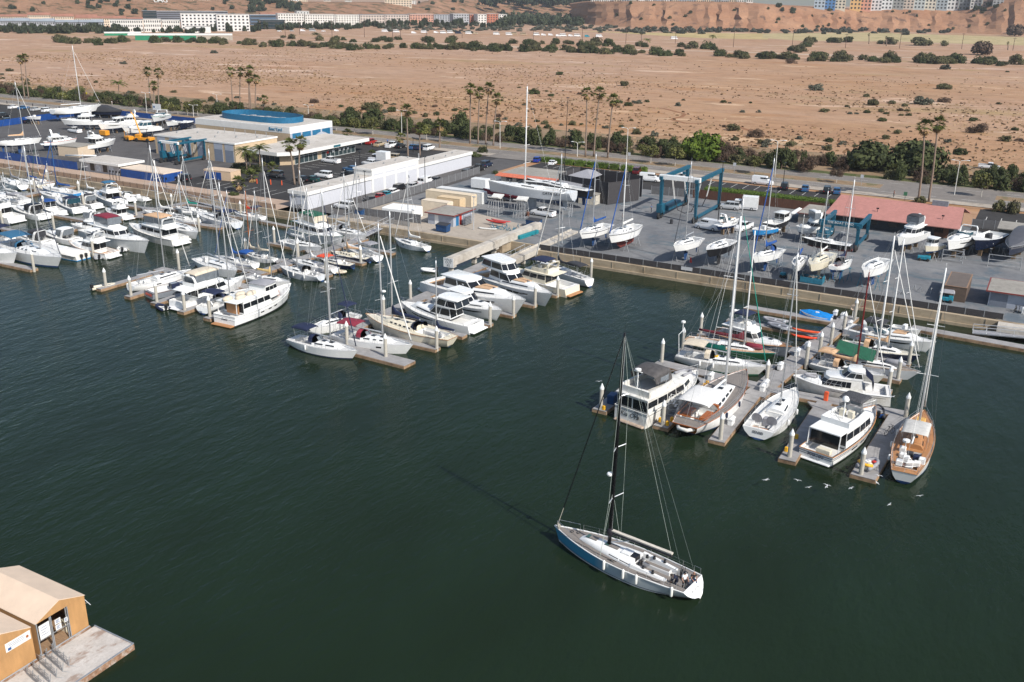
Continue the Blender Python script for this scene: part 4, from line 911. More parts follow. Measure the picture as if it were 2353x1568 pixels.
sail(D_('N',1010,870),D_('N',460,750,1.3),'white sloop with an orange tarpaulin over its stern',mast=('6',485,400),mr=.10,boom=.36,cover=CANW,bim=M('red orange tarp',(.72,.08,.03),.7,.2,3),jib=CANW)
sail(D_('N',1230,820,.9),D_('N',820,735,1.2),'small navy hulled sloop with a cream deck',hull=HNAVY,deck=CREAM,mast=('6',600,560),mr=.08,boom=.36,jib=None)
sail(D_('N',1440,730),D_('N',950,640,1.3),'black sloop with cream deck and an orange and tan boom cover',hull=HNAVY,deck=CREAM,cabin=CREAM,mast=('6',875,275),mr=.10,boom=.4,cover=TANC,jib=CANW,wins=((.1,.2),(.3,.4),(.5,.6),(.7,.8)))
sail(D_('N',1560,720),D_('N',1130,560,1.3),'white sloop with a grey stern canopy beside the black sloop',mast=('6',805,165),mr=.10,boom=.36,bim=GREYC,jib=CANW,jibr=.1,cover=CANW)
sail(D_('N',930,340),D_('N',1420,460,1.4),'white sloop with two dark hull windows nearest the sea wall',mast=('6',950,350),mr=.1,boom=.36,cover=CANW,dodg=GREYC,jib=CANW,hstrip=(.5,.6))
motor(D_('N',520,350,1.2),D_('N',1120,500,1.7),'white trawler with a green and beige canvas flybridge','trawler',bim=GREENC,enclosed=(GREENC,BEIGE),canvas=GREENC,rub=GREENC)
sail(D_('N',340,505),D_('N',845,600,1.4),'grey sloop with a dark number ring on its bow',hull=HLGREY,mast=('6',420,240),mr=.10,boom=.36,cover=CANW,jib=CANW,hstrip=(.5,.58),feet=([.2],-1))
sail(D_('I',1010,350),D_('I',1480,225,1.4),'white sloop with a stern arch and long bare boom at the dock end',mast=('5',1360,10),mr=.10,boom=.45,jib=CANW,hstrip=(.3,.4),wheel=2)
def workboat():
 e,h,L,B=motor(D_('I',1150,395,1.1),D_('I',1560,290,1.5),'grey workboat with orange lettering on its brown trimmed stern','skiff',hull=HGREY,house=HGREY,rub=M('brown gunwale',(.14,.07,.04),.7,.2,3),deck=HGREY,platform=None,radar=False,rails=False,B=3.4)
 hailport(e,h,'RUNNER',.52,M('orange lettering',(.85,.10,.03),.5,.1,3),.55,shear=.2)
 seatbox(e,-.1*L,.05*L,-.6,.6,h.sh(.5)-.3,h.sh(.5)+.5,NAVY,'console')
workboat()
def pilothouse():
 e,h,L,B=motor(D_('I',1370,485,1.1),D_('I',1890,285,1.8),'white pilothouse trawler with a square glazed deckhouse and raised beige bridge','trawler',bim=BEIGE,enclosed=(BEIGE,VINYL),B=4.0,canvas=WHITE)
pilothouse()
sail(D_('I',1540,140,1.1),D_('I',1835,235,1.6),'high sided white sloop with a stern arch lying across the dock',mast=('5',1565,40),mr=.12,boom=.3,jib=CANW,hstrip=(.4,.55),B=4.2)
sail(D_('I',1575,525,1.0),D_('I',1930,370,1.4),'white catamaran style cruiser under a wide navy canopy',bim=NAVY,B=4.2,mast=('5',2080,350),mr=.11,boom=.3,jib=CANW,dodg=NAVY)
def big_trawler():
 st,bw=at('I',1735,590,1.4),at('I',2250,345,2.4)
 e,L=bootroot('trawler_yacht',st,bw,0,'large white trawler with tan covered tenders on top and a teak swim platform','motor yacht','motor yachts in the marina')
 B=4.6;h=Hull(L,B,1.5,2.6,.6,.9,1.1,-.1,.4,.36,.05,2.7,sag=.15);h.build(e,[WHITE,BLACK,ANTIR,WHITE,WHITE]);h.rail(e,WHITE,r=.07);h.rail(e,WHITE,'rub_rail',.06,.68)
 h.deck(e,OFFW,drop=.3,cock=(-.47*L,-.36*L,B*.4),cdep=.3,seat=False);zt=lambda x:h.sh(x/L+.5)
 hailport(e,h,'Shelfa',.5,NAVY,.62,shear=.3);mb=MB();mb.bbox(-L/2-.9,-L/2+.1,-1.9,1.9,.1,.24,.08);mb.build('swim_platform',TEAK,e)
 tier(e,-.36*L,.06*L,1.95,1.85,1.3,3.25,.5,0,.04,WHITE,(.45,.82),wa=True,np_=4,roof=(.1,.14,WHITE,.09*L),nose=.3)
 tier(e,-.02*L,.20*L,1.7,1.5,2.2,4.3,.6,.2,.06,WHITE,(.6,.88),np_=3,roof=(.12,.14,GREYC,.1),nose=.3,name='pilothouse')
 for k,(x,y)in enumerate([(-.40,.5),(-.30,-.6),(-.22,.5),(-.14,-.5)]):
  mb=MB();mb.ball((x*L,y,3.55),.95,.6,.42,10);mb.build('covered_tender',BEIGE,e,smooth=True)
 mb=MB()
 for sd in(1,-1):mb.tube([(-.45*L,sd*1.8,1.6),(-.45*L,sd*1.8,3.25)],.06,5)
 mb.build('roof_post',WHITE,e);seatbox(e,-.38*L,-.37*L,-1.2,1.2,1.3,3.0,TEAK,'bulkhead')
 seatbox(e,.21*L,.25*L,-.9,.9,zt(.23*L)-.2,zt(.23*L)+.5,VARN,'hatch_box')
 h.stanch(e,.55,.97,.7,n=6);h.strip(e,'hull_window',GLASS,.36,.41,.46,.58,1);h.strip(e,'hull_window',GLASS,.48,.53,.46,.58,1);h.strip(e,'hull_window',GLASS,.58,.63,.46,.58,1)
big_trawler()
sail(D_('I',1925,270),D_('I',2245,315,1.3),'small white sloop with a mustard sail bag on its side deck',mast=('5',1735,120),mr=.09,boom=.36,cover=M('mustard cover',(.68,.48,.2),.8,.15,3),jib=CANW)
sail(D_('I',1975,180),D_('I',1660,120,1.2),'white sloop with bright blue boom and cockpit covers',mast=('6',60,430),mr=.09,boom=.36,cover=BLUE,bim=BLUE,jib=BLUE,stripe=BLUE)
sail(D_('M',2055,1300,1.0),D_('M',1740,1200,1.4),'cream ketch with a varnished timber mast and teak trim',hull=CREAM,deck=TEAK,rub=TEAK,mast=('M',1675,420),mmat=VARN,mr=.11,mx=.1,boom=.36,cover=BEIGE,jib=CANW)
sail(D_('6',175,1040),D_('6',-90,990,1.4),'white yacht with a beige mainsail cover moored bow in at the finger end',mast=('6',70,430),mr=.1,boom=.36,cover=BEIGE,jib=CANW,wins=((.1,.4),(.5,.8)))
dinghy(at('I',1255,535,0),R(165),'dark navy inflatable tender astern of the grey workboat',2.8,NAVY,WHITE,0)
dinghy(at('I',800,375,0),R(70),'long cream skiff with a black outboard at the outer dock end',3.8,CREAM,CREAM,0)
dinghy(at('N',1055,940,0),R(15),'beige inflatable drifting by the orange tarpaulin boat',2.9,BEIGE,BEIGE,0,motorm=None)
sail(D_('L',60,1140,1.1),D_('L',838,1360,1.6),'white sloop with a steel blue cockpit canopy and black bootstripe in the left foreground row',boot=ANTIB,mast=('5',290,20),mx=.16,mr=.13,boom=.36,bim=PBLUE,dodg=PBLUE,jib=NAVY,rise=False,wins=((.05,.12),(.2,.27),(.35,.42),(.55,.75)))
motor(D_('L',-650,1140,1.4),D_('L',235,1290,2.1),'high white motor yacht bow cut off by the left edge','fly',B=4.8)
def covered():
 e,h,L,B=motor(D_('L',1115,1275,1.0),D_('L',560,1150,1.3),'open boat under a smooth white cover with twin black outboards','skiff',hull=WHITE2,boot=HBLUE,radar=False,rails=False,platform=None)
 mb=MB();rings=[]
 for i in range(7):
  q=i/6;x=-L*.5+L*.97*q;k=1-.85*max(0,q-.5)/.5;w=B*.52*k;rings.append([(x,w,.9+.3*q),(x,w*.7,1.35),(x,0,1.75-.2*q),(x,-w*.7,1.35),(x,-w,.9+.3*q)])
 mb.loft(rings,True,True,closed=False);mb.build('boat_cover',CANW,e,ang=50);outboard(e,-L/2,.4,y=.5);outboard(e,-L/2,.4,y=-.5)
covered()
motor(D_('L',660,1090,1.1),D_('L',165,985,1.5),'white express cruiser with a black boxed-in cockpit','express',bim=DKGREY,enclosed=(DKGREY,),radar=True)
motor(D_('L',1030,1060,1.1),D_('L',565,950,1.5),'white express cruiser with clear curtains and an open hardtop','express',bim=WHITE,enclosed=(VINYL,))
motor(D_('L',1390,890,1.2),D_('L',950,840,1.6),'white flybridge cruiser wrapped in grey vinyl curtains','fly',enclosed=(WHITE,VINYL),bim=None)
motor(D_('L',1510,1235,1.2),D_('L',930,1095,1.7),'white sportfisher with rods on the bridge and a timber cockpit','fly',bim=WHITE,cockc=TEAK,rub=TEAK)
motor(D_('M',-330,950,1.3),D_('M',505,1150,1.9),'large white cruiser with a dark red bridge top','fly',B=4.4,enclosed=(BURG,VINYL),bim=None,rub=WHITE2)
def tan_trawler():
 e,h,L,B=motor(D_('M',920,1065,1.2),D_('M',235,880,1.7),'cream trawler with a tan canvas roof and portholes, stern to the channel','trawler',hull=CREAM if False else WHITE2,bim=TANC,enclosed=(TANC,VINYL),rub=WHITE2)
tan_trawler()
sail(D_('M',740,850),D_('M',1165,985,1.5),'high bowed white sloop facing the channel beside the tan roofed trawler',mast=('5',1370,280),mr=.11,boom=.36,jib=CANW,hstrip=(.45,.55))
sail(D_('M',1690,870,1.0),D_('M',1130,705,1.4),'pale sloop with navy dodger and navy stern cloths',hull=HLGREY,mast=('5',1880,150),mr=.1,boom=.36,cover=NAVY,dodg=NAVY,bim=NAVY,jib=CANW)
sail(D_('M',935,760),D_('M',425,670,1.4),'white sloop heaped with pale canvas and white bags',mast=('5',1248,150),mmat=MASTW,mr=.15,boom=.36,cover=CANW,jib=CANW,dodg=CANW)
sail(D_('M',1240,680),D_('M',850,615,1.3),'white sloop with a teal boom cover near the gangway',mast=('5',1730,110),mr=.09,boom=.36,cover=TEAL,jib=CANW)
sail(D_('M',2040,770,.9),D_('M',1640,690,1.2),'small sloop under red and navy covers at the sea wall',mast=('5',2170,430),mr=.08,boom=.4,cover=RED,bim=NAVY,jib=None)
sail(D_('M',1180,800,.9),D_('M',760,760,1.2),'white sloop with a furled white sail on the short finger',mast=('5',2070,330),mr=.08,boom=.36,cover=CANW,jib=CANW)
motor(D_('L',1620,560,1.2),D_('L',1280,420,1.6),'white flybridge boat with a blue cover showing its square stern','fly',bim=PBLUE)
motor(D_('L',1310,600,1.0),D_('L',960,500,1.4),'white cruiser with a dark cockpit hood and round stern','express',bim=DKGREY,enclosed=(VINYL,))
motor(D_('L',1080,660,1.0),D_('L',760,520,1.4),'white express cruiser with a navy tinted hood','express',bim=NAVY,enclosed=(GLASSB,))
motor(D_('L',815,700,.9),D_('L',540,590,1.2),'small white boat with a royal blue hardtop','pilot',roofm=BLUE)
motor(D_('L',600,735,1.1),D_('L',160,630,1.4),'white boat with a big black box canopy over its cockpit','express',bim=BLACK,enclosed=(BLACK,))
motor(D_('L',215,770,1.2),D_('L',-350,620,1.8),'tall white motor yacht partly cut by the left frame edge, behind the black canopy boat','fly',bim=CANW)
sail(D_('L',1060,460),D_('L',560,365,1.3),'bright blue hulled sloop with blue mast, covers and furled jib',hull=HBLUE,mast=('5',440,-40),mmat=M('blue mast',(.02,.09,.25),.4,.1,2),mr=.11,boom=.36,cover=BLUE,jib=BLUE,jibr=.12)
sail(D_('L',900,500),D_('L',530,420,1.3),'white sloop in front of the bright blue sloop',mast=('5',620,180),mr=.08,boom=.36,cover=CANW,jib=None)
sail(D_('L',1340,470),D_('L',1060,400,1.3),'white sloop piled with white gear near the gangway ramp',mast=('5',770,90),mr=.08,boom=.36,cover=CANW,jib=CANW)
sail(D_('L',310,350),D_('L',40,245,1.3),'white sloop with grey sail cover at the top left of the marina',mast=('5',50,10),mr=.09,boom=.4,cover=GREYC,jib=None,spw=.8)
sail(D_('L',560,335),D_('L',250,250,1.3),'cream sloop with a small blue sail cover, middle of the top left row',hull=CREAM,mast=('5',120,-10),mr=.09,boom=.4,cover=BLUE,jib=CANW,spw=.8)
sail(D_('L',680,310),D_('L',430,235,1.3),'teak decked white sloop, right end of the top left row',deck=TEAK,mast=('5',240,-10),mr=.1,boom=.36,cover=TANC,jib=GREENC,spw=.8)
sail(D_('L',300,590),D_('L',-60,500,1.3),'white yacht under a grey tent cover with a white dinghy on deck',mast=('5',-10,260),mr=.1,boom=.4,bim=GREYC,cover=GREYC,jib=CANW)
sail(D_('L',330,560),D_('L',-150,420,1.4),'white yacht with slim mast between the grey tent cover and the black canopy boat',mast=('5',25,290),mr=.1,boom=.4,cover=CANW,jib=CANW)
sail(D_('L',150,1060),D_('L',-420,930,1.4),'white sloop with a navy dodger at the left edge behind the steel blue canopy',mast=('5',70,610),mr=.1,boom=.36,dodg=NAVY,bim=NAVY,jib=CANW)
motor(D_('M',260,510,.9),D_('M',110,440,1.1),'small white boat with a round black wheel cover below the sea wall','express',radar=False,bim=None)
motor(D_('M',460,510,.8),D_('M',230,470,1.0),'low white skiff tied under the promenade','skiff',radar=False,rails=False)
motor(D_('M',210,740,1.1),D_('M',-90,640,1.5),'white cruiser with a dark blue bridge top, bow behind the red topped cruiser','fly',bim=NAVY)
dinghy(at('M',270,1210,0),R(150),'small tender heaped with gear astern of the red topped cruiser',2.6,CREAM,TANC,0)
dinghy(at('L',1330,1330,0),R(150),'grey inflatable with an outboard beside the dock pile',2.8,GREYC,None,0)
dinghy(at('L',1640,1230,0),R(150),'white tender with black outboard beside the sportfisher',2.6,WHITE,None,0)
dinghy(at('M',990,1090,0),R(155),'white tender on the stern of the tan roofed trawler',2.6,WHITE,None,0,motorm=None)
GRP='boats hauled out in the yards'
STAND=None
def stands(e,L,B,z,lab,mat,n=2):
 "tripod jack stands along both sides of a hauled boat"
 for k in range(n):
  for sd in(1,-1):
   x=L*(-.22+.40*k/(max(1,n-1)));y=sd*B*.42;h=z-GZ-.15
   mb=MB()
   for a in(0,2.09,4.19):mb.tube([(.55*math.cos(a),.55*math.sin(a),0),(0,0,h*.8)],.035,4)
   mb.tube([(0,0,h*.7),(0,0,h)],.045,5);mb.box(-.2,.2,-.2,.2,h,h+.06)
   o=mb.build('jack_stand',mat);p=e.location;c,s=math.cos(e.rotation_euler.z),math.sin(e.rotation_euler.z)
   o.location=(p.x+x*c-y*s,p.y+x*s+y*c,GZ+.01);tag(o,'steel tripod jack stand propping up '+lab,'boat stand','jack stands under '+lab)
STEELB=M('stand blue paint',(.02,.16,.24),.6,.25,3);STEELG=M('galvanised steel',(.34,.35,.36),.5,.15,3,metal=.3)
def hsail(stern,bow,label,short,zk=1.75,st=STEELG,n=2,**k):
 zk+=.5;z=GZ+zk+.22;k.setdefault('wheel',0)
 r=sail((*stern,z+1.0),(*bow,z+1.35),label,z=z,keel=zk,group=GRP,**k);stands(r[0],r[2],r[3],z,short,st,n);return r
def hmotor(stern,bow,label,short,style='express',zk=.95,st=STEELG,n=2,**k):
 zk+=.45;z=GZ+zk+.35
 r=motor((*stern,z+1.2),(*bow,z+1.6),label,style,z=z,group=GRP,platform=k.pop('platform',WHITE),draft=.75,**k)
 e,h,L,B=r
 mb=MB()
 for x in(-.3,-.05,.2):mb.box(x*L-.15,x*L+.15,-.35,.35,-zk-.33,-.6)
 o=mb.build('keel_blocks',M('timber block',(.22,.15,.09),.9,.25,3));o.location=e.location;o.rotation_euler=e.rotation_euler;tag(o,'timber keel blocks under '+short,'keel blocks','keel blocks under hauled boats')
 stands(e,L,B,z,short,st,n);return r
hsail(('K',-30,800),('K',615,735),'big white sloop on stands by the blue tarp fence, blue bottom and tan boom cover','the big white sloop by the blue tarp fence',2.0,mast=('0',33,188),mr=.13,mx=.1,boom=.36,cover=TANC,jib=CANW,bottom=ANTIB,n=3)
hsail(('K',770,350),('K',1490,270),'long white racing sloop on stands at the back of the left yard','the long racing sloop in the left yard',1.9,mast=('1',648,420),mmat=MASTW,mr=.15,mx=.08,boom=.40,jib=CANW,n=3,ws=.8)
hmotor(('K',1490,480),('K',890,470),'white flybridge cruiser on blocks with portholes and raked dark windscreen','the white flybridge cruiser in the left yard','fly',bim=None)
hmotor(('K',1900,500),('K',1440,545),'white express yacht on blocks behind the yellow crane, low dark window stripe','the express yacht behind the crane','sport')
hmotor(('K',2330,560),('K',1800,600),'white sport boat with a deep blue windscreen beside the yellow crane','the blue screened sport boat','coupe',wmat=GLASSB)
hmotor(('K',2100,470),('K',1640,480),'white cruiser with radar mast in the packed left yard','the cruiser with a radar mast','fly')
def shrink(p0,p1,label,short,z0,mat=DKGREY,B=4.2,rail=None):
 st,bw=at(*p0),at(*p1);e,L=bootroot('wrapped_boat',st,bw,z0,label,'covered boat',GRP)
 h=Hull(L,B,1.3,1.7,.8,.9,.9,0,.35,.38,.06,2.5);h.build(e,[HNAVY,HNAVY,ANTIK,mat,HNAVY])
 mb=MB();rings=[];tmp=[(.02,1.0,.3),(.12,1,1.2),(.3,1,1.9),(.48,1,1.85),(.62,.98,1.15),(.8,.96,.55),(.97,.9,.12)]
 for t,wf,hh in tmp:
  w=h.hb(t)*wf;z=h.sh(t)*.7;x=h.pt(t,1).x
  rings.append([(x,w*1.03,z),(x,w*1.04,h.sh(t)),(x,w*.75,h.sh(t)+hh*.75),(x,0,h.sh(t)+hh),(x,-w*.75,h.sh(t)+hh*.75),(x,-w*1.04,h.sh(t)),(x,-w*1.03,z)])
 mb.loft(rings,True,True,closed=False);mb.build('shrink_wrap',mat,e,ang=35)
 if rail:h.rail(e,rail,r=.05)
 mb=MB();
 for x in(-.3,0,.22):mb.box(x*L-.15,x*L+.15,-.35,.35,-z0+GZ+.01,-.5)
 o=mb.build('keel_blocks',MATS['timber block']);o.location=e.location;o.rotation_euler=e.rotation_euler;tag(o,'timber keel blocks under '+short,'keel blocks','keel blocks under hauled boats')
 stands(e,L,B,z0,short,STEELG);return e
shrink(('K',1390,330,4.0),('K',1800,340,4.2),'boat wrapped in dark charcoal sheeting at the back of the left yard','the wrapped boat in the left yard',2.8)
hmotor(('K',640,780),('K',1130,730),'white cruiser with a red side stripe behind the cream shed','the red striped cruiser','fly',sheer=RED)
hmotor(('K',1230,830),('K',1700,745),'white sportfisher with a tall bridge beside the cream shed','the tall sportfisher','fly',B=4.2)
hmotor(('K',930,690),('K',680,730),'small white runabout parked by the pickup in the left yard','the small white runabout','skiff',radar=False,rails=False)
hmotor(('J',150,110),('J',0,150),'white cabin cruiser with teal trim at the road side of the left yard','the teal trimmed cruiser','express',bim=None,sheer=TEAL)
hmotor(('J',300,175),('J',150,190),'white bowrider parked beyond the workshop roof','the white bowrider','skiff',radar=False)
hmotor(('J',410,180),('J',295,215),'small white and navy speedboat at the workshop corner','the white and navy speedboat','skiff',radar=False,hull=HNAVY)
hmotor(('K',420,400),('K',600,395),'white open boat parked beside the car park in the left yard','the open boat beside the car park','skiff',radar=False,rails=False)
def racer():
 e,h,L,B=hsail(('O',1785,590),('O',400,395),'very long white and grey racing yacht on cradles lettered CATAPULT','the long racing yacht',2.6,STEELG,3,hull=HLGREY,deck=WHITE,mast=('3',160,795),mmat=MASTW,mr=.17,mx=.06,nsp=4,boom=.30,jib=None,B=4.6,ws=.85,rake=.4,tr=-.3,sheer=WHITE,wins=((.1,.5),),bottom=M('pale grey bottom',(.30,.33,.37),.5,.1,2),cabh=.35,spw=1.6,wheel=2,wires=False)
 p,q=h.pt(.30,.72,1,.02),h.pt(.22,.72,1,.02)
 letters('boat_name','CATAPULT',.85,BLACK,e,frame(h.pt(.20,.72,1,.03),(h.pt(.16,.72,1)-h.pt(.24,.72,1)),h.pt(.2,.9,1)-h.pt(.2,.6,1)),.01,shear=.2)
racer()
hsail(('O',2060,545),('O',1020,335),'black racing yacht with white deck on stands behind the long racer','the black racing yacht behind the long racer',2.0,hull=BLACK,mast=False,boom=.3,B=3.6,n=3)
hsail(('7',890,735),('7',620,815),'white sloop with blue jib and draped blue boom cover near the slip','the blue covered sloop near the slip',1.6,mast=('7',735,90),mr=.10,boom=.45,cover=BLUE,jib=BLUE,jibr=.13,bottom=ANTIB,stripe=NAVY)
hsail(('7',1165,745),('7',890,855),'white yacht with a red brown bottom and blue furled jib','the red bottomed yacht',1.3,mast=('7',1032,165),mmat=MASTW,mr=.12,boom=.34,cover=CANW,jib=BLUE,jibr=.13,bottom=ANTIR,kfull=True,rub=BLACK,ws=.5,rise=False,wins=((.1,.3),(.45,.55),(.65,.75)))
hsail(('7',1725,855),('7',1485,930),'white sloop with navy bottom paint and dark furled jib','the navy bottomed sloop',1.7,mast=('7',1625,160),mr=.09,boom=.3,jib=DKGREY,bottom=ANTIB,cover=None)
hsail(('7',2025,880),('7',1788,975),'black hulled sloop with white deck and a folded white sail','the black hulled sloop',1.8,hull=BLACK,bottom=ANTIK,mast=False,wires=False)
hsail(('Q',960,895),('Q',570,1010),'white sloop with royal blue boom cover, blue jib and blue stern cloth','the royal blue covered sloop',1.6,mast=('8',20,130),mr=.11,mx=.1,boom=.42,cover=BLUE,jib=BLUE,jibr=.13,bottom=ANTIB,thick=1.4,dodg=BLUE)
hsail(('Q',1275,990),('Q',1165,1140),'small white sloop pointing at the camera with blue cover and orange bag','the small sloop with an orange bag',1.3,mast=('Q',1265,430),mr=.06,boom=.42,cover=BLUE,jib=None,B=2.3)
hsail(('Q',1660,960),('Q',1375,1130),'cream sloop with a tan deck facing the mesh fence','the cream sloop',1.5,hull=CREAM,deck=CREAM,cabin=CREAM,bottom=CREAM,mast=('Q',1585,100),mr=.1,boom=.36,cover=CANW,jib=None,thick=.7)
hsail(('Q',1690,1130),('Q',1970,1020),'white sloop with round black cockpit hood and orange cushions','the hooded sloop with orange cushions',1.6,STEELB,mast=('8',790,330),mmat=MASTW,mr=.13,boom=.3,cover=NAVY,dodg=DKGREY,jib=None,teakc=ORANGE)
hsail(('8',1085,1055),('8',875,1165),'bare white sloop hull with no mast, furthest right in the front row','the bare white sloop',1.7,STEELB,mast=False,B=3.4,wires=False)
hmotor(('8',520,745),('8',260,735),'white flybridge yacht on blocks beside the red roofed shop','the flybridge yacht beside the red roof','fly',B=4.2,enclosed=(WHITE,VINYL))
hsail(('Q',1950,850),('Q',1255,725),'black racing sloop hanging in the small blue boat lift','the black sloop in the small lift',1.9,hull=BLACK,deck=WHITE,mast=False,bottom=ANTIR,n=2,wires=False)
hmotor(('8',1420,790),('8',1190,865),'white flybridge cruiser with navy bridge canopy in front of the red roofed shop','the navy canopied cruiser','fly',enclosed=(DKGREY,VINYL),bim=None,B=3.6)
hmotor(('8',1590,890),('8',1450,915),'little cream pilothouse boat between two larger cruisers','the little pilothouse boat','pilot',hull=CREAM,house=WHITE,B=2.4,radar=False)
hmotor(('8',1900,810),('8',1650,920),'white express cruiser with black lower hull and open hardtop','the black bottomed express cruiser','express',B=3.7,boot=BLACK,bottom=ANTIK,bim=None)
shrink(('8',2440,790,4.4),('8',2215,960,4.7),'boat wrapped in grey sheeting on trestles at the right edge of the yard','the wrapped boat at the right edge',3.2,M('grey sheeting',(.09,.09,.10),.5,.2,2),4.6,STEELG)
hmotor(('8',2130,810),('8',1900,900),'dark workboat with a blue bow in the shade of the wrapped boat','the dark workboat','skiff',hull=HNAVY,house=DKGREY,radar=False,rails=False)
hmotor(('Q',800,540),('Q',1110,415),'black hulled pilothouse boat with white cabin near the white tent','the black pilothouse boat','pilot',hull=BLACK,bottom=ANTIK)
hmotor(('Q',870,570),('Q',565,610),'white speedboat with blue and flame painted sides','the flame painted speedboat','skiff',zk=.5,sheer=WHITE,boot=HBLUE,hull=HBLUE,rails=False,radar=False)
hmotor(('Q',110,510),('Q',385,450),'white sport cruiser with tan upholstery beside the big boat lift','the tan upholstered cruiser','express',cushion=TANC,bim=None)
def strip3(mb,p,q,w,z0,z1,mi=0):
 d=Vector((q[0]-p[0],q[1]-p[1])).normalized();n=Vector((-d.y,d.x))*w/2
 pl=[(p[0]-n.x,p[1]-n.y),(q[0]-n.x,q[1]-n.y),(q[0]+n.x,q[1]+n.y),(p[0]+n.x,p[1]+n.y)]
 return mb.prism(pl,z0,z1,mi)
def dock(label,lines,z=.48,group='floating docks'):
 p0=lines[0][1];e=empty('floating_dock',(p0[0],p0[1],0),0,label,'dock',group);T=Matrix.Translation((-p0[0],-p0[1],0))
 for k,(nm,p,q,w)in enumerate(lines):
  zz=z-.004*(k%5);mb=MB();strip3(mb,p,q,w,zz-.12,zz);strip3(mb,p,q,w+.16,-.2,zz-.06,1)
  if nm=='finger':
   d=Vector((q[0]-p[0],q[1]-p[1])).normalized();n=Vector((-d.y,d.x))
   a=Vector(p)+d*.9
   for sd in(1,-1):mb.prism([tuple(a+n*sd*(w/2-.1)),tuple(a+n*sd*(w/2+1.0)),tuple(a+d*1.6+n*sd*(w/2-.1))][::sd],zz-.20,zz-.018)
  mb.xf(T);mb.build('dock_finger' if nm=='finger' else 'walkway',[DOCKC,DOCKW],e)
 return e
F_='finger';W_='walkway'
dock('grey boarded floating dock with many fingers below the right boatyard',[(W_,(71.6,-5.6),(67.7,-43.6),2.6),(W_,(67.6,-43.6),(67.8,-58.3),1.7),(W_,(67.0,-40.3),(53.4,-39.2),2.0),(F_,(61.6,-40.6),(61.2,-58.0),1.7),(F_,(53.9,-39.8),(53.4,-57.4),1.7),(F_,(68.2,-33.5),(54.3,-32.6),1.2),(F_,(69,-25.2),(54.3,-25.2),1.2),(F_,(70,-17),(56,-17),1.2),(W_,(70.8,-9.5),(56.6,-9.4),1.7),(W_,(68.4,-40.7),(84.8,-39.9),2.0),(F_,(75.6,-41.2),(75.6,-58.9),1.7),(W_,(84.1,-40.6),(83.2,-58.7),2.4),(F_,(69.4,-33.2),(82,-33.5),1.2),(F_,(70,-28.2),(82.4,-28.9),1.2),(F_,(70.8,-21.6),(82.6,-22.2),1.2),(F_,(71.6,-13.6),(82.4,-14.4),1.2)])
dock('long narrow dock beneath the ramp at the right end of the sea wall',[(W_,(80.5,-6.0),(112,-8.0),1.9)])
dock('grey floating dock of the centre marina with fingers pointing right',[(W_,(11.0,-57.5),(10.9,-28),2.2),(W_,(10.9,-28),(9.3,-15),2.0),(W_,(9.3,-15),(9.2,-1.5),2.4),(W_,(11.5,-56),(26,-56.6),2.3),(F_,(11.8,-50),(26,-50),1.2),(F_,(11.8,-43.6),(26.4,-43.8),1.2),(F_,(11.8,-37.5),(27,-37.5),1.2),(F_,(11.8,-32),(27.8,-32),1.2),(F_,(11.3,-25.8),(28.2,-26),1.2),(F_,(10.4,-19.2),(28.8,-19.4),1.2)])
dock('grey floating dock of the second marina row reached by the rail sided gangway',[(W_,(-20.6,-6),(-20.6,-42),2.2),(W_,(-37,-42.2),(-8.5,-42.2),2.0),(F_,(-35.6,-43),(-35.6,-55.6),1.3),(F_,(-28.3,-43),(-28.3,-56),1.3),(F_,(-22.2,-43),(-22.2,-56.2),1.3),(F_,(-15.5,-43),(-15.5,-57),1.3),(F_,(-9.6,-43),(-9.9,-57.2),1.3),(F_,(-19.6,-12),(-9,-12),1.1),(F_,(-19.6,-20.4),(-9.2,-20.6),1.2),(F_,(-19.6,-29.7),(-9.4,-29.7),1.2),(F_,(-21.6,-18.8),(-33.6,-18.3),1.2),(F_,(-21.6,-8),(-48,-5.4),1.2),(F_,(-21.6,-27),(-33,-27),1.2),(F_,(-21.6,-35),(-34,-35),1.2)])
dock('pale floating dock of the far left marina row at the foot of the long gangway',[(W_,(-74.5,-1.5),(-74.5,-56),2.2),(W_,(-62.5,-1.2),(-75,-1.2),2.0),(F_,(-73.4,-7),(-53.5,-5),1.2),(F_,(-73.4,-15.6),(-50.4,-14.2),1.5),(F_,(-73.4,-28),(-54,-28),1.2),(F_,(-73.4,-41.5),(-54,-41.5),1.2),(F_,(-73.4,-54),(-54.4,-53.6),1.4),(F_,(-75.6,-10),(-90,-10),1.2),(F_,(-75.6,-24.7),(-90,-24.7),1.2),(F_,(-75.6,-38),(-90,-38),1.2)])
dock('floating dock among the sloops at the top left of the marina',[(W_,(-112,-2),(-112,-50),2.2),(F_,(-111,-9),(-97,-9),1.2),(F_,(-111,-20),(-97,-20),1.2),(F_,(-111,-31),(-97,-31),1.2),(F_,(-113,-9),(-128,-9),1.2),(F_,(-113,-20),(-128,-20),1.2)])
pm=MB();pm.lathe([(.24,-1.5),(.24,3.0),(.245,3.02)],0,0,10);cap=MB();cap.lathe([(.27,3.022),(.27,3.2),(.03,3.75)],0,0,10)
pb_=pm.mesh('pile',PILEC);cb_=cap.mesh('pile_cap',WHITE)
def pile(t,x,y,where,grp):
 p=at(t,x,y,.45);o=obj('mooring_pile',pb_);c=obj('pile_cap',cb_,o);o.location=(p.x,p.y,rnd.uniform(-.25,.15));tag(o,where,'mooring pile',grp)
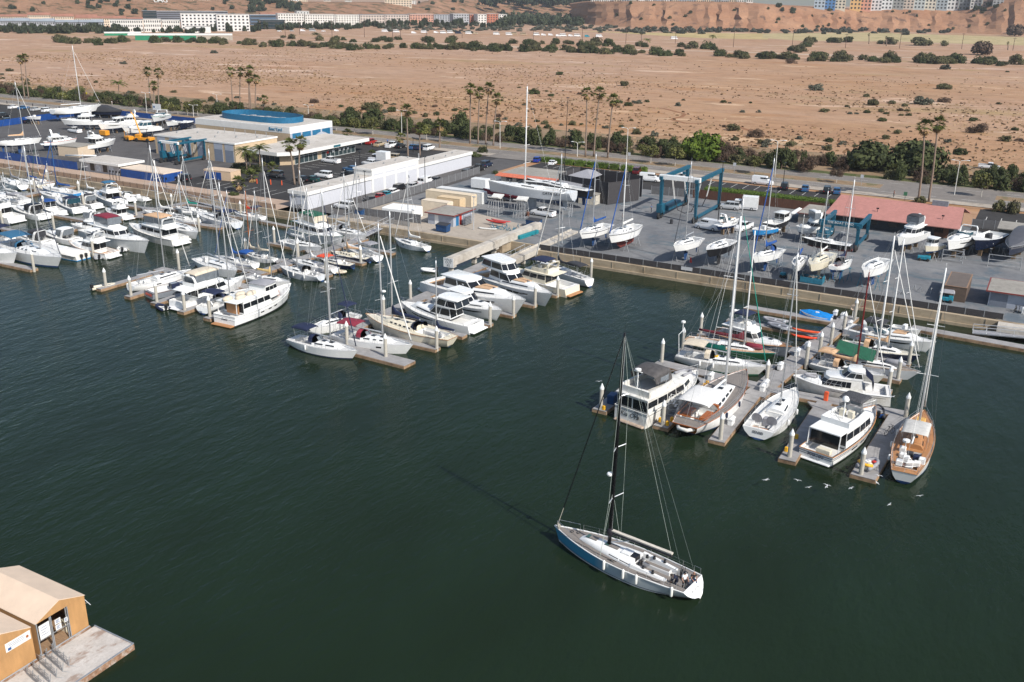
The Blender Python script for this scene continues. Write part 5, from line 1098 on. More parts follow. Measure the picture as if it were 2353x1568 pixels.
for nm,grp,L_ in[('white capped concrete pile along the right-hand docks','piles of the right docks',[('C',1180,445),('C',1005,595),('C',800,725),('D',1080,715),('D',1165,595),('D',1005,800),('D',1140,1012),('D',230,1325),('D',790,1462),('C',1375,1485),('C',1825,925),('C',810,1345),('C',205,1185),('D',740,250),('D',655,340),('D',555,435),('D',465,520),('D',360,610)]),('white capped concrete pile at the finger ends of the centre dock','piles of the centre dock',[('A',1195,890),('A',1730,800),('B',1155,1090),('B',1410,990),('B',1645,880),('B',1890,770),('B',2255,560),('A',1175,450),('A',1455,285),('A',790,760)]),('white capped concrete pile at the second marina row','piles of the second marina row',[('I',820,360),('I',1015,430),('I',1215,480),('I',1430,545),('I',1625,595),('6',385,1030),('6',965,1090),('6',655,1200),('6',170,910),('I',1385,210),('I',1905,110),('N',540,700),('N',1340,800),('N',895,960)]),('white capped concrete pile at the far left marina row','piles of the far left row',[('L',460,1480),('L',1265,1290),('L',730,910),('L',1300,860),('L',1135,630),('L',600,690),('L',1075,470),('L',1635,540),('M',330,750),('M',815,640),('M',1180,940),('M',1745,760),('L',30,840),('L',475,420),('L',645,290)])]:
 for q in L_:pile(*q,nm,grp)
def boxthing(name,x,y,z,sx,sy,sz,mat,label,cat,group=None,rz=0,lid=None):
 mb=MB();mb.bbox(-sx/2,sx/2,-sy/2,sy/2,0,sz,min(.08,sx*.15));o=mb.build(name,mat);o.location=(x,y,z);o.rotation_euler=(0,0,rz);tag(o,label,cat,group)
 if lid:
  l=MB();l.loft([[(-sx/2-.04,-sy/2-.04,sz+.003),(sx/2+.04,-sy/2-.04,sz+.003),(sx/2+.04,sy/2+.04,sz+.003),(-sx/2-.04,sy/2+.04,sz+.003)],[(-sx/2-.04,-sy/2-.04,sz+.08),(sx/2+.04,-sy/2-.04,sz+.08),(sx/2+.04,sy/2+.04,sz+.08),(-sx/2-.04,sy/2+.04,sz+.08)],[(-sx/2,0,sz+.22),(sx/2,0,sz+.22),(sx/2,.02,sz+.22),(-sx/2,.02,sz+.22)]]);l.build('lid',lid,o)
 return o
for k,(t,x,y)in enumerate([('C',1280,890),('C',1790,1000),('C',1960,790),('C',2125,660),('D',650,235),('D',470,400),('D',370,470),('D',290,520),('D',705,300),('D',45,770),('D',590,215),('C',1480,1330)]):
 p=at(t,x,y,.5);boxthing('dock_box',p.x,p.y,.485,1.1,.6,.62,WHITE,'white fibreglass dock box on the right-hand docks','dock box','dock boxes on the right docks',R(90),WHITE)
for k,(t,x,y)in enumerate([('C',1185,995),('C',1215,970),('C',1245,945),('C',1145,1030),('C',1285,1000),('C',1320,960),('C',1200,1050)]):
 p=at(t,x,y,.5);boxthing('pail',p.x,p.y,.49,.34,.34,.5,YELLOW,'yellow bucket in the row along the dock between the two big yachts','bucket','yellow buckets on the dock')
for k,(t,x,y)in enumerate([('C',785,1310),('C',855,1345),('C',900,1305),('D',285,1180),('D',205,1280),('C',235,1190)]):
 p=at(t,x,y,.5);boxthing('pail',p.x,p.y,.49,.36,.36,.5,YELLOW,'yellow container by the pile at a finger end of the right docks','bucket','yellow containers at the finger ends')
p=at('C',315,1120,.5);boxthing('storage_bin',p.x,p.y,.49,.9,1.3,1.1,M('dark blue bin',(.01,.06,.16),.5,.2,3),'dark blue storage bin on the dock beside the Kia Ora yacht','bin')
p=at('D',515,880,.5);boxthing('gas_bottle',p.x,p.y,.49,.5,.5,1.1,ORANGE,'orange upright cylinder at the dock fork behind the trawler','bottle')
def scaffold():
 p=at('C',920,1240,.49);e=empty('boarding_steps',(p.x,p.y,.49),R(95),'white tubular boarding steps standing on the dock beside the Kia Ora yacht','steps')
 mb=MB()
 for x in(-.5,.5):
  for y in(-.6,.6):mb.tube([(x,y,0),(x,y,2.3)],.03,4)
 for z in(.1,.8,1.5,2.2):
  for y in(-.6,.6):mb.tube([(-.5,y,z),(.5,y,z)],.025,4)
  for x in(-.5,.5):mb.tube([(x,-.6,z),(x,.6,z)],.025,4)
 mb.build('frame',WHITE,e);s=MB()
 for k in range(6):s.box(-.45,.45,-.9+k*.22,-.72+k*.22,.25+k*.3,.29+k*.3)
 s.build('tread',WHITE,e)
scaffold()
p=at('D',730,175,1.6);
lr=MB();lr.tube([(.38*math.cos(a),0,.38*math.sin(a))for a in[2*math.pi*k/14 for k in range(15)]],.09,6);o=lr.build('lifebuoy',M('faded buoy',(.68,.52,.40),.7,.1,3),smooth=True);o.location=(p.x,p.y,2.0);tag(o,'faded round lifebuoy on a post at the dock head','lifebuoy');pp=MB();pp.tube([(0,.1,-1.55),(0,.1,.3)],.05,5);pp.build('post',WHITE,o)
def bicycle(p,rz,z,label,group=None):
 e=empty('bicycle',(p.x,p.y,z),rz,label,'bicycle',group)
 for x in(-.52,.52):
  mb=MB();mb.tube([(x+.33*math.cos(a),0,.34+.33*math.sin(a))for a in[2*math.pi*k/12 for k in range(13)]],.03,4);mb.build('wheel',RUBBER,e)
 mb=MB();mb.tube([(-.52,0,.34),(-.15,0,.85),(.38,0,.9),(0,0,.35),(-.52,0,.34)],.03,4);mb.tube([(.52,0,.34),(.38,0,1.0)],.03,4);mb.tube([(.38,-.28,1.02),(.38,.28,1.02)],.025,4);mb.tube([(0,0,.35),(-.18,0,.98)],.025,4);mb.build('frame',BLACK,e)
 s=MB();s.bbox(-.3,-.05,-.07,.07,.96,1.03,.03);s.build('saddle',BLACK,e)
bicycle(at('i',740,760,.5),R(60),.49,'black bicycle lying against gear on the dock end beside the teak decked yacht')
for k in range(4):bicycle(at('N',480+k*28,118,GZ+.1),R(70+k*9),GZ+.02,'bicycle leaning in the rack by the end wall of the long white shed','bicycles by the long shed')
for k in range(3):bicycle(at('N',1190+k*22,170+k*12,GZ+.1),R(60+k*12),GZ+.02,'bicycle parked by the blue bin at the fence corner','bicycles by the blue bin')
for k in range(3):bicycle(at('S',1850+k*45,1465+k*6,GZ+.1),R(80+k*9),GZ+.02,'bicycle in the rack beside the low grey hut at the right edge','bicycles by the low grey hut')
CONC2=M('weathered pier concrete',(.50,.46,.40),.85,.12,.9,bump=.2,dirt=(.33,.29,.24))
e=empty('haul_out_pier',(6.5,-17.3,0),0,'concrete haul-out pier beam with a HAUL OUT sign on its seaward end','pier')
mb=MB();mb.box(-.9,.9,0,33,1.5,2.75);mb.box(-.6,.6,.5,33,2.752,2.85);mb.build('beam',CONC2,e)
for y in(.8,8.5,15.5):m2=MB();m2.box(-.35,.35,y-.35,y+.35,-1,1.3);m2.box(-.8,.8,y-.5,y+.5,1.1,1.498);m2.build('pier_leg',CONC2,e)
sg=MB();sg.box(-1.0,1.0,-.06,-.005,1.2,2.85);s_=sg.build('sign_board',WHITE,e)
INK=M('sign ink',(.02,.03,.05),.6,.1,3)
for k,tx in enumerate(('HAUL','OUT','#2')):letters('lettering',tx,.62,INK,s_,frame((0,-.066,2.55-k*.50),(1,0,0),(0,0,1)),.004)
e=empty('haul_out_pier',(14.2,-10.5,0),0,'second haul-out runway of flat concrete with a low kerb beside the motor yachts','pier')
mb=MB();mb.box(-.8,.8,0,27,.9,1.9);mb.box(-.8,-.6,.5,27,1.902,2.15);mb.build('beam',CONC2,e)
for y in(.8,6,11):m2=MB();m2.box(-.35,.35,y-.3,y+.3,-1,.897);m2.build('pier_leg',CONC2,e)
tb=MB();tb.bbox(-.35,.35,-3.2,3.2,0,.7,.08);o=tb.build('lift_beam',M('teal beam',(.01,.20,.24),.5,.2,3));p=at('O',1050,1240,1.6);o.location=(p.x,p.y,1.52);o.rotation_euler=(0,0,R(-6));tag(o,'teal steel spreader beam lying at the head of the haul-out slip','beam')
def gangway(p,q,w,label,n=9,truss=True,h=1.1,zlow=None,deckm=None):
 p,q=Vector(p),Vector(q);d=(q-p);L=Vector((d.x,d.y)).length;e=empty('gangway',p,math.atan2(d.y,d.x),label,'gangway');s=d.z/L
 mb=MB();mb.loft([[(0,-w/2,-.1),(0,w/2,-.1),(0,w/2,0),(0,-w/2,0)],[(L,-w/2,d.z-.1),(L,w/2,d.z-.1),(L,w/2,d.z),(L,-w/2,d.z)]]);mb.build('ramp_deck',deckm or GREYC,e)
 for sd in(1,-1):
  m2=MB();y=sd*w/2
  m2.tube([(0,y,h),(L,y,d.z+h)],.05,5);m2.tube([(0,y,.05),(L,y,d.z+.05)],.05,5)
  for k in range(n+1):x=L*k/n;m2.tube([(x,y,s*x),(x,y,s*x+h)],.035,4)
  if truss:
   for k in range(n):x=L*k/n;x2=L*(k+1)/n;m2.tube([(x,y,s*x+(h if k%2 else 0)),(x2,y,s*x2+(0 if k%2 else h))],.035,4)
  m2.build('rail',ALU,e)
gangway((-89.5,2.2,GZ+.1),(-63,-1.2,.55),1.5,'long silver truss gangway sloping from the promenade to the far left docks',14,h=1.3)
gangway((-21.0,3.5,GZ+.1),(-20.7,-9,.55),1.5,'silver plank gangway from the sea wall to the second marina row',8,truss=False)
gangway((13.2,-1,GZ),(12.2,-13,.55),1.3,'white railed gangway beside the haul-out slip down to the motor yachts',8,truss=False)
gangway((106,-2.6,GZ),(88.5,-4.2,.6),1.5,'railed aluminium ramp running along the sea wall at the right edge',10,truss=False,h=.95)
mb=MB();mb.box(91.5,99,-3.2,.3,.9,GZ+.12);tag(mb.build('landing',CONC2),'pale concrete landing stepping out from the sea wall at the right','landing')
for k in range(4):
 px_=-88.5+k*1.1;mb=MB();mb.tube([(0,0,0),(0,0,2.9)],.07,5);mb.box(-.06,.5,-.02,.02,2.4,2.9);o=mb.build('gate_post',BLACK);o.location=(px_,3.0,GZ+.02);tag(o,'black post of the gangway gate on the promenade','gate post','black gate posts on the promenade')
for k in range(4):
 px_=-104+k*1.1;mb=MB();mb.tube([(0,0,0),(0,0,2.9)],.07,5);mb.box(-.06,.5,-.02,.02,2.4,2.9);o=mb.build('gate_post',BLACK);o.location=(px_,2.6,GZ+.02);tag(o,'black post of the second gate further along the promenade','gate post','black gate posts further along the promenade')
def panelfence(p,q,h,label,panel,post,n,z=GZ,t=.05,name='fence',top=None,pr=.05,rows=None):
 p,q=Vector(p),Vector(q);d=q-p;L=d.length;e=empty(name,(p.x,p.y,z),math.atan2(d.y,d.x),label,'fence')
 mb=MB()
 for k in range(n):a,b2=L*k/n+pr,L*(k+1)/n-pr;mb.box(a,b2,-t/2,t/2,.06,h-.04)
 mb.build('panel',panel,e)
 pmesh=MB();pmesh.box(-pr,pr,-pr,pr,0,h+.06);pm_=pmesh.mesh('post',post)
 for k in range(n+1):o=obj('post',pm_,e);o.location=(L*k/n,0,0)
 if top:m2=MB();m2.box(0,L,-pr*1.3,pr*1.3,h+.062,h+.14);m2.build('rail',top,e)
 return e
MESHD=M('dark mesh screen',(.045,.042,.045),.9,.18,2);MESHG=M('grey mesh screen',(.13,.13,.135),.9,.2,1.5);BTARP=M('blue tarp fence',(.006,.055,.24),.6,.22,.8);RUST=M('rust brown boards',(.105,.045,.028),.85,.3,1.5,stretch=(4,1,.5))
panelfence((14.6,.62),(92,.62),1.0,'dark mesh safety fence with pale posts along the boatyard sea wall',MESHD,STEELG,30,GZ+.13)
cur=MB();cur.box(14.6,92,1.0,1.5,GZ+.005,GZ+.32);tag(cur.build('curb',CONC2),'continuous concrete curb behind the dark mesh fence','curb')
sgn=MB();sgn.box(0,2.0,-.02,.02,.25,.85);o=sgn.build('sign',HLGREY);o.location=at('7',1560,1165,1.6);o.location.y=.53;o.location.z=GZ+.13;tag(o,'pale notice panel fixed to the dark mesh fence','sign')
panelfence((-240,.7),(-49.5,.7),1.0,'tan railing with dark posts along the promenade above the docks',M('tan mesh infill',(.33,.22,.15),.85,.15,2),M('dark rail post',(.03,.025,.022),.6,.2,3),80,GZ+.13,top=M('tan rail',(.48,.36,.26),.7,.12,2))
panelfence((-156,8.8),(-124.2,8.8),2.1,'blue tarpaulin fence between the promenade and the left yard',BTARP,BTARP,10,GZ+.012)
panelfence((-300,8.8),(-157,8.8),2.1,'blue tarpaulin fence running out of the left of the picture',BTARP,BTARP,30,GZ+.012)
panelfence((-213,36),(-220,86),2.2,'blue screen fence between the car park and the left yard',BTARP,BTARP,14)
panelfence((-215,90.5),(-140,90.5),2.0,'blue screen fence along the road at the back of the left yard',BTARP,BTARP,24)
panelfence((-32.8,5.2),(-35.4,62),1.9,'grey screened fence between the parking alley and the container yard',MESHG,STEELG,18)
panelfence((-32,5.0),(-15.6,6.4),1.9,'grey mesh fence in front of the white box tent',MESHG,STEELG,8)
panelfence((-31.5,3.0),(-16,3.0),1.0,'low grey mesh fence at the sea wall by the second gangway',M('light mesh',(.3,.28,.26),.9,.2,2),STEELG,8)
panelfence((22.5,62.6),(56,62.8),2.1,'rust brown board fence topped by a green hedge behind the boatyard',RUST,RUST,16)
panelfence((12.6,61.5),(21,62.5),1.9,'grey chain link gate beside the big boat lift',MESHG,STEELG,4)
panelfence((82,64.8),(90.5,65.5),1.9,'grey chain link gate right of the red roofed shop',MESHG,STEELG,4)
panelfence((90.5,65.4),(130,65.8),1.9,'chain link fence at the right edge by the side parking lot',MESHG,STEELG,12)
e=empty('mesh_enclosure',(-3.3,47.5,GZ),0,'tall black mesh enclosure beside the long racing yacht','enclosure')
for(x0,y0),(x1,y1)in(((-2,.6),(12.3,-3.3)),((12.3,-3.3),(16.3,5.2)),((-2,.6),(-2,12)),((-2,12),(15.5,9))):
 d=Vector((x1-x0,y1-y0));L=d.length;mb=MB();mb.box(.05,L-.05,-.03,.03,.1,5.0);o=mb.build('mesh_panel',MESHD,e);o.location=(x0,y0,0);o.rotation_euler=(0,0,math.atan2(d.y,d.x))
 n=max(2,int(L/3.5));
 for k in range(n+1):m2=MB();m2.tube([(0,0,0),(0,0,5.15)],.07,5);o=m2.build('post',STEELG,e);o.location=(x0+(x1-x0)*k/n,y0+(y1-y0)*k/n,0)
def gable(x0,x1,y0,y1,z0,z1,zr,mat,label,name,cat,axis='x',wall=None,over=.15):
 e=empty(name,((x0+x1)/2,(y0+y1)/2,0),0,label,cat);cx,cy=(x0+x1)/2,(y0+y1)/2;a,b2=(x1-x0)/2,(y1-y0)/2
 if wall:
  mb=MB();mb.box(-a+.05,a-.05,-b2+.05,b2-.05,z0,z1);
  if axis=='x':mb.loft([[(-a+.05,-b2+.05,z1+.001),(-a+.05,b2-.05,z1+.001),(-a+.05,0,zr-.05)],[(a-.05,-b2+.05,z1+.001),(a-.05,b2-.05,z1+.001),(a-.05,0,zr-.05)]])
  mb.build('wall',wall,e)
 A,Bq=a+over,b2+over;mb=MB()
 if axis=='x':
  for sd in(1,-1):mb.loft([[(-A,sd*Bq,z1),(A,sd*Bq,z1),(A,0,zr),(-A,0,zr)],[(-A,sd*Bq,z1+.12),(A,sd*Bq,z1+.12),(A,0,zr+.12),(-A,0,zr+.12)]])
 else:
  mb.add([(-A,-Bq,z1),(A,-Bq,z1),(A,Bq,z1),(-A,Bq,z1),(0,0,zr)],[(0,1,4),(1,2,4),(2,3,4),(3,0,4)])
 mb.build('roof',mat,e);return e
gable(-5.3,1.0,52,62,GZ,5.4,6.6,GREYC,'faded grey shade canopy above the black mesh enclosure','canopy','canopy','y')
for x_,y_ in((-5,52.3),(.8,52.3),(-5,61.6),(.8,61.6)):mb=MB();mb.tube([(0,0,0),(0,0,3.9)],.07,5);o=mb.build('canopy_pole',STEELG);o.location=(x_,y_,GZ);tag(o,'steel pole holding the faded grey shade canopy','pole','poles of the grey shade canopy')
mb=MB();P4=[at('7',430,345,5.0),at('7',490,300,5.4),at('7',655,355,5.2),at('7',635,412,4.7)];mb.loft([[tuple(q)for q in P4],[(q.x,q.y,q.z+.06)for q in P4]]);tag(mb.build('shade_sail',GREYC),'grey square shade sail stretched beside the black mesh enclosure','shade sail')
gable(48.2,50.6,50,54.5,GZ,3.2,4.2,CANW,'small white pop-up tent beside the brown fence','tent','tent','y')
for x_,y_ in((48.3,50.1),(50.5,50.1),(48.3,54.4),(50.5,54.4)):mb=MB();mb.tube([(0,0,0),(0,0,1.7)],.05,5);o=mb.build('tent_pole',STEEL);o.location=(x_,y_,GZ);tag(o,'thin leg of the small white pop-up tent','pole','legs of the white pop-up tent')
ROOFW=groundmat('pale gravel roof',(.46,.42,.37),(.58,.54,.49),(.40,.36,.31),.2);ROOFG=groundmat('grey felt roof',(.27,.25,.22),(.36,.34,.30),(.22,.20,.18),.2)
BEIGEW=M('beige block wall',(.50,.38,.25),.85,.08,1.5,bump=.1);BLUEG=M('blue grey render',(.36,.39,.45),.8,.06,1.5);STUCW=M('white fascia',(.74,.73,.70),.7,.05,1);TEALB=M('deep teal blue panel',(.008,.12,.24),.55,.15,1)
SHEDW=M('pale grey shed wall',(.55,.56,.60),.7,.05,1,stretch=(1,6,1));
def flat(name,label,cat,x0,x1,y0,y1,h,wall,roof,fascia=None,fh=.35,over=.3,z=GZ,rz=0):
 e=empty(name,((x0+x1)/2,(y0+y1)/2,z),rz,label,cat);a,b2=(x1-x0)/2,(y1-y0)/2
 mb=MB();mb.box(-a,a,-b2,b2,0,h);mb.build('wall',wall,e)
 mb=MB();mb.box(-a-over,a+over,-b2-over,b2+over,h+.003,h+fh,1);mb.box(-a-over+.2,a+over-.2,-b2-over+.2,b2+over-.2,h+fh*.5,h+fh+.004,0);mb.build('roof',[roof,fascia or roof],e)
 return e,a,b2
def panes(e,nm,mat,pts):
 for(x0,x1,y0,y1,z0,z1)in pts:mb=MB();mb.box(x0,x1,y0,y1,z0,z1);mb.build(nm,mat,e)
e,a,b2=flat('storage_shed','long pale grey shed with white fascia and a raised middle section','storage shed',-48.4,-43.4,4.2,71,3.1,SHEDW,ROOFW,STUCW,.75,.25)
mb=MB();mb.box(-a-.02,a+.22,-11,8,3.9,5.1,0);mb.box(-a-.2,a+.3,-11.2,8.2,5.103,5.5,1);mb.box(-a,a+.1,-11,8,5.3,5.506,2);mb.build('raised_section',[STUCW,STUCW,ROOFW],e)
mb=MB();mb.box(a+.004,a+.20,-11,8,0,3.897);mb.build('white_bay',STUCW,e)
panes(e,'roller_door',SHEDW,[(a+.202,a+.24,-10.3+k*4.6,-6.6+k*4.6,.1,4.2)for k in range(4)])
panes(e,'door',M('pale door',(.6,.62,.66),.5,.05,2),[(.6,1.5,-b2-.05,-b2-.004,0,2.1)]);panes(e,'window',GLASS,[(-1.9,-.9,-b2-.05,-b2-.004,2.2,2.6)])
for k in range(12):mb=MB();mb.cyl(rnd.uniform(-1.4,1.4),-b2+4+k*5.2,3.85,4.25 if not 4<k<9 else 5.9,.18,7);mb.build('roof_vent',STEELG,e)
e=empty('boat_store',(-118.6,71.5,GZ),0,'big beige boat store with a teal ring on its white roof and Boat Yard sign','store')
mb=MB();mb.box(-19,19,-9.5,9.5,0,5.2,0);mb.box(-19.03,19.03,-9.53,9.53,5.2,7.0,1);mb.box(19.0,19.05,-9.5,9.5,0,5.2,2);mb.build('wall',[BEIGEW,STUCW,BLUEG],e)
mb=MB();mb.box(-18.6,18.6,-9.1,9.1,6.9,7.012);mb.build('roof',ROOFW,e)
rg=MB();N_=40;ring=lambda a_,b_,z:[(-.5+a_*math.copysign(abs(math.cos(t))**.6,math.cos(t)),.2+b_*math.copysign(abs(math.sin(t))**.8,math.sin(t)),z)for t in[2*math.pi*k/N_ for k in range(N_)]]
rg.loft([ring(14.5,6.2,7.02),ring(14.5,6.2,8.7),ring(14.3,6.0,8.7),ring(14.3,6.0,7.02)],False,False);rg.build('roof_screen',TEALB,e)
mb=MB();
for k in range(7):mb.bbox(-9+k*3,-7.4+k*3,-1.2+(k%2)*1.6,.4+(k%2)*1.6,7.02,7.9,.1)
mb.build('roof_plant',STEELG,e)
pn=MB();
for k in range(4):
 y0=-8.6+k*4.4;y1=y0+3.7;pts=[]
 for j in range(7):q=j/6;y=y0+(y1-y0)*q;u=(y+8.6)/17;zl=3.7-2.1*(4*u*(1-u)if k>1 else-.3*0)if False else(2.9-1.0*math.sin(u*3.1)if k<2 else 2.7+1.6*math.sin((u-.5)*6.2));pts.append((19.08,y,max(2.0,min(4.6,zl))))
 n=len(pts);pn.add(pts+[(19.08,p_[1],5.1)for p_ in pts],[(i,i+1,n+i+1,n+i)for i in range(n-1)])
 q_=pn.build('blue_panel',TEALB,e);pn=MB()
letters('store_sign','Boat Yard',1.25,M('sign blue',(.01,.16,.30),.4,.1,2),e,frame((13.6,-9.60,6.1),(1,0,0),(0,0,1)),.05)
e=empty('showroom',(-92,57,GZ),0,'low glass fronted showroom with a white overhanging fascia beside the boat store','store')
pl=[(-7,-14.5),(5.6,-14.5),(8.2,-11.5),(8.2,15),(-7,15)]
mb=MB();mb.prism([(x*.97,y*.98)for x,y in pl],0,2.7);mb.build('wall',[BEIGEW],e)
mb=MB();mb.prism([(-7.2,-16),(6.4,-16),(9.6,-12.4),(9.6,19.8),(-7.2,19.8)],2.75,3.7,0);mb.build('fascia',STUCW,e);mb=MB();mb.prism([(-7.0,-15.8),(6.3,-15.8),(9.4,-12.3),(9.4,19.6),(-7.0,19.6)],3.6,3.712,0);mb.build('roof',ROOFW,e)
FR=M('shopfront frame',(.50,.52,.52),.4,.05,2);SHOPG=M('shop glass',(.035,.055,.06),.08,.3,.6,spec=.7)
for k in range(14):
 y0=-11+k*1.85
 if k==5:continue
 mb=MB();mb.box(7.99,8.03,y0+.06,y0+1.78,.15,2.6);mb.build('window',SHOPG,e)
mb=MB();
for k in range(15):mb.box(7.97,8.10,-11+k*1.85-.05,-11+k*1.85+.05,0,2.7)
mb.box(7.97,8.08,-11,15,0,.14);mb.box(7.97,8.08,-11,15,1.9,2.0);mb.build('window_frame',FR,e)
for k in range(7):mb=MB();mb.box(-6.5+k*1.75,-4.9+k*1.75,-14.27,-14.23,.15,2.6);mb.build('window',SHOPG,e)
for k,(y0,m_)in enumerate([(2.2,RED),(4.6,WHITE),(7.5,WHITE),(9.3,WHITE),(11.2,WHITE)]):mb=MB();mb.box(8.06,8.10,y0,y0+.9,1.3,1.9);mb.build('poster',m_,e)
mb=MB();mb.bbox(2,4.2,-2,0,3.72,5.0,.1);mb.build('roof_plant',STEELG,e)
sgb=MB();sgb.box(9.62,9.66,3.5,6.5,2.9,3.5);sgb.build('sign_board',M('shop sign',(.02,.12,.16),.5,.1,2),e)
e,a,b2=flat('workshop','beige workshop hall with blue grey bays and roller doors','workshop',-129,-98.2,38.6,55,5.0,BEIGEW,ROOFW,STUCW,.4,.15)
for k,x0 in enumerate((-14.5,-9.6,-4.4,1.2,7.6,11.6)):
 mb=MB();mb.box(x0,x0+3.2,-b2-.04,-b2-.004,0,4.98);mb.build('bay',BLUEG,e);mb=MB();mb.box(x0+.15,x0+3.05,-b2-.07,-b2-.042,.02,3.3);mb.build('roller_door',M('slate roller door',(.19,.22,.28),.6,.1,1,stretch=(1,1,14)),e)
for k in range(6):mb=MB();mb.cyl(-12+k*5,-3+(k%3)*3,5.4,5.9,.25,8);mb.build('roof_vent',STEELG,e)
for k in range(5):mb=MB();mb.tube([(-2+k*4,5.5,5.4),(-2+k*4,5.5,6.8)],.08,5);mb.build('vent_pipe',STEELG,e)
e,a,b2=flat('clubhouse','low white flat roofed hut with poster windows between two blue fences','hut',-121.5,-108.6,9.2,15.5,2.5,M('grey hut wall',(.42,.43,.45),.8,.1,1),ROOFW,STUCW,.55,.9)
for k in range(4):mb=MB();mb.box(-4.5+k*2.4,-2.9+k*2.4,-b2-.06,-b2-.004,.4,2.2);mb.build('poster_window',M('pale poster',(.55,.60,.66),.5,.25,1.2)if k%2 else GLASS,e)
e,a,b2=flat('storage_enclosure','storage enclosure clad in blue tarp with a cream flat roof','storage enclosure',-107.8,-92.6,8.9,14.8,2.0,BTARP,M('cream sheet roof',(.68,.56,.44),.8,.05,1),None,.25,.02)
e,a,b2=flat('utility_shed','beige utility shed with three blue doors beside the parking lot','shed',-89,-80.8,18.6,22.4,2.2,M('peach render',(.62,.45,.30),.8,.06,2),M('peach roof',(.60,.45,.32),.8,.08,2),None,.15,.05,rz=R(6))
panes(e,'door',BTARP,[(-3.9+k*1.75,-2.35+k*1.75,-b2-.05,-b2-.004,.05,1.9)for k in range(3)])
e,a,b2=flat('storage_shed','cream shed with a grey roof in front of the parked sportfisher','shed',-148.5,-141.3,21.5,27.5,2.7,M('cream render',(.60,.48,.35),.8,.07,2),ROOFG,None,.2,.1,rz=R(8))
sp_=MB();sp_.tube([(-5,0,0),(5,0,.5)],.22,8);o=sp_.build('spare_mast',WHITE,smooth=True);p=at('K',1190,1010,3.2);o.location=p;o.rotation_euler=(0,0,R(12));tag(o,'white spare mast laid on the rack above the blue fence','mast')
CORR={}
def container(x0,x1,y0,y1,h,col,label,doors=True):
 m_=M('corrugated '+col,{'white':(.66,.66,.64),'cream':(.70,.58,.42),'sand':(.66,.50,.31),'buff':(.72,.61,.47)}[col],.6,.07,1)
 e=empty('shipping_container',((x0+x1)/2,(y0+y1)/2,GZ+.01),0,label,'container','shipping containers');a,b2=(x1-x0)/2,(y1-y0)/2;mb=MB();n=int((x1-x0)/.28)
 pts=[]
 for k in range(n):x=-a+2*a*k/n;w=2*a/n;pts+=[(x,0),(x+w*.3,.06),(x+w*.5,.06),(x+w*.8,0)]
 for sd in(1,-1):
  P=[(x,sd*(b2-d))for x,d in pts]+[(a,sd*b2)];k2=len(P);mb.add([(x,y,.12)for x,y in P]+[(x,y,h-.12)for x,y in P],[(i,i+1,k2+i+1,k2+i)for i in range(k2-1)])
 mb.box(-a,a,-b2+.005,b2-.005,h-.1,h);mb.box(-a,a,-b2+.005,b2-.005,0,.13);mb.box(-a,-a+.1,-b2+.07,b2-.07,.13,h-.1);mb.build('body',m_,e)
 for sd in(1,-1):
  d_=MB();d_.box(a-.06,a+.01,min(sd*.02,sd*(b2-.08)),max(sd*.02,sd*(b2-.08)),.14,h-.11)
  for y in(.3,.75):d_.tube([(a+.04,sd*y,.2),(a+.04,sd*y,h-.2)],.025,4)
  d_.build('door',m_,e)
 c=MB()
 for x in(-a+.02,a-.1):
  for y in(-b2,b2-.12):c.box(x-.02,x+.1,y,y+.12,0,h)
 c.build('corner_post',m_,e)
container(-26.9,-14.8,29.0,31.4,2.6,'white','long white corrugated container, furthest back of the four')
container(-27.2,-15.2,25.2,27.6,2.6,'cream','long cream container in the middle of the group, end doors facing right')
container(-21.6,-15.8,21.4,23.8,2.4,'sand','short sand coloured container in front of the long cream one')
container(-22.2,-15.6,16.2,18.6,2.5,'buff','short buff container nearest the red edged hut')
e,a,b2=flat('harbour_hut','blue grey hut with a flat roof edged in dark red near the containers','hut',-14.5,-8.4,7.4,14.6,2.25,BLUEG,ROOFG,M('dark red trim',(.20,.035,.025),.6,.15,2),.18,.55)
panes(e,'door',WHITE,[(-1.4,-.5,-b2-.05,-b2-.004,0,2.0)]);panes(e,'blue_door',M('hut blue door',(.02,.16,.34),.5,.1,2),[(a+.004,a+.05,-2.6,-1.6,0,2.0)]);panes(e,'red_door',RED,[(a+.004,a+.05,-1.3,-.5,0,2.0)])
rk=MB();
for k in range(6):rk.box(-.15,.5,-1.4,1.4,.3+k*.3,.36+k*.3)
for y in(-1.3,1.3):rk.box(-.1,0,y-.04,y+.04,0,2.2)
o=rk.build('shelf_rack',STEELG);o.location=(-7.2,10.8,GZ);tag(o,'grey rack of planks against the right side of the red edged hut','rack')
e=empty('box_tent',(-22.6,9.8,GZ),R(6),'white box shaped storage tent behind the grey mesh fence','tent');mb=MB();mb.bbox(-3.6,3.6,-2.4,2.4,0,2.1,.15);mb.build('cover',M('bright tent fabric',(.82,.82,.80),.6,.03,1),e);mb=MB();mb.tube([(3.62,-2.4,0),(3.62,-2.4,2.1)],.05,4);mb.build('frame',STEEL,e)
e,a,b2=flat('yard_office','low office with a tan gravel roof and orange tiled eave behind the long racing yacht','office',-24,-7.2,53.5,64.5,2.3,M('office wall',(.50,.45,.36),.8,.12,1.2),ROOFG,M('office fascia',(.45,.38,.30),.8,.1,1),.25,.3)
tl=MB();tl.loft([[(-a-1.0,-b2-1.5,2.0),(a+.8,-b2-1.5,2.0),(a+.3,-b2-.2,2.62),(-a-.3,-b2-.2,2.62)],[(-a-1.0,-b2-1.5,2.1),(a+.8,-b2-1.5,2.1),(a+.3,-b2-.2,2.72),(-a-.3,-b2-.2,2.72)]]);tl.build('tiled_eave',M('terracotta tiles',(.58,.16,.09),.75,.18,2,bump=.4),e)
panes(e,'window',GLASS,[(-7+k*3,-5.2+k*3,-b2-.05,-b2-.004,.8,1.8)for k in range(5)])
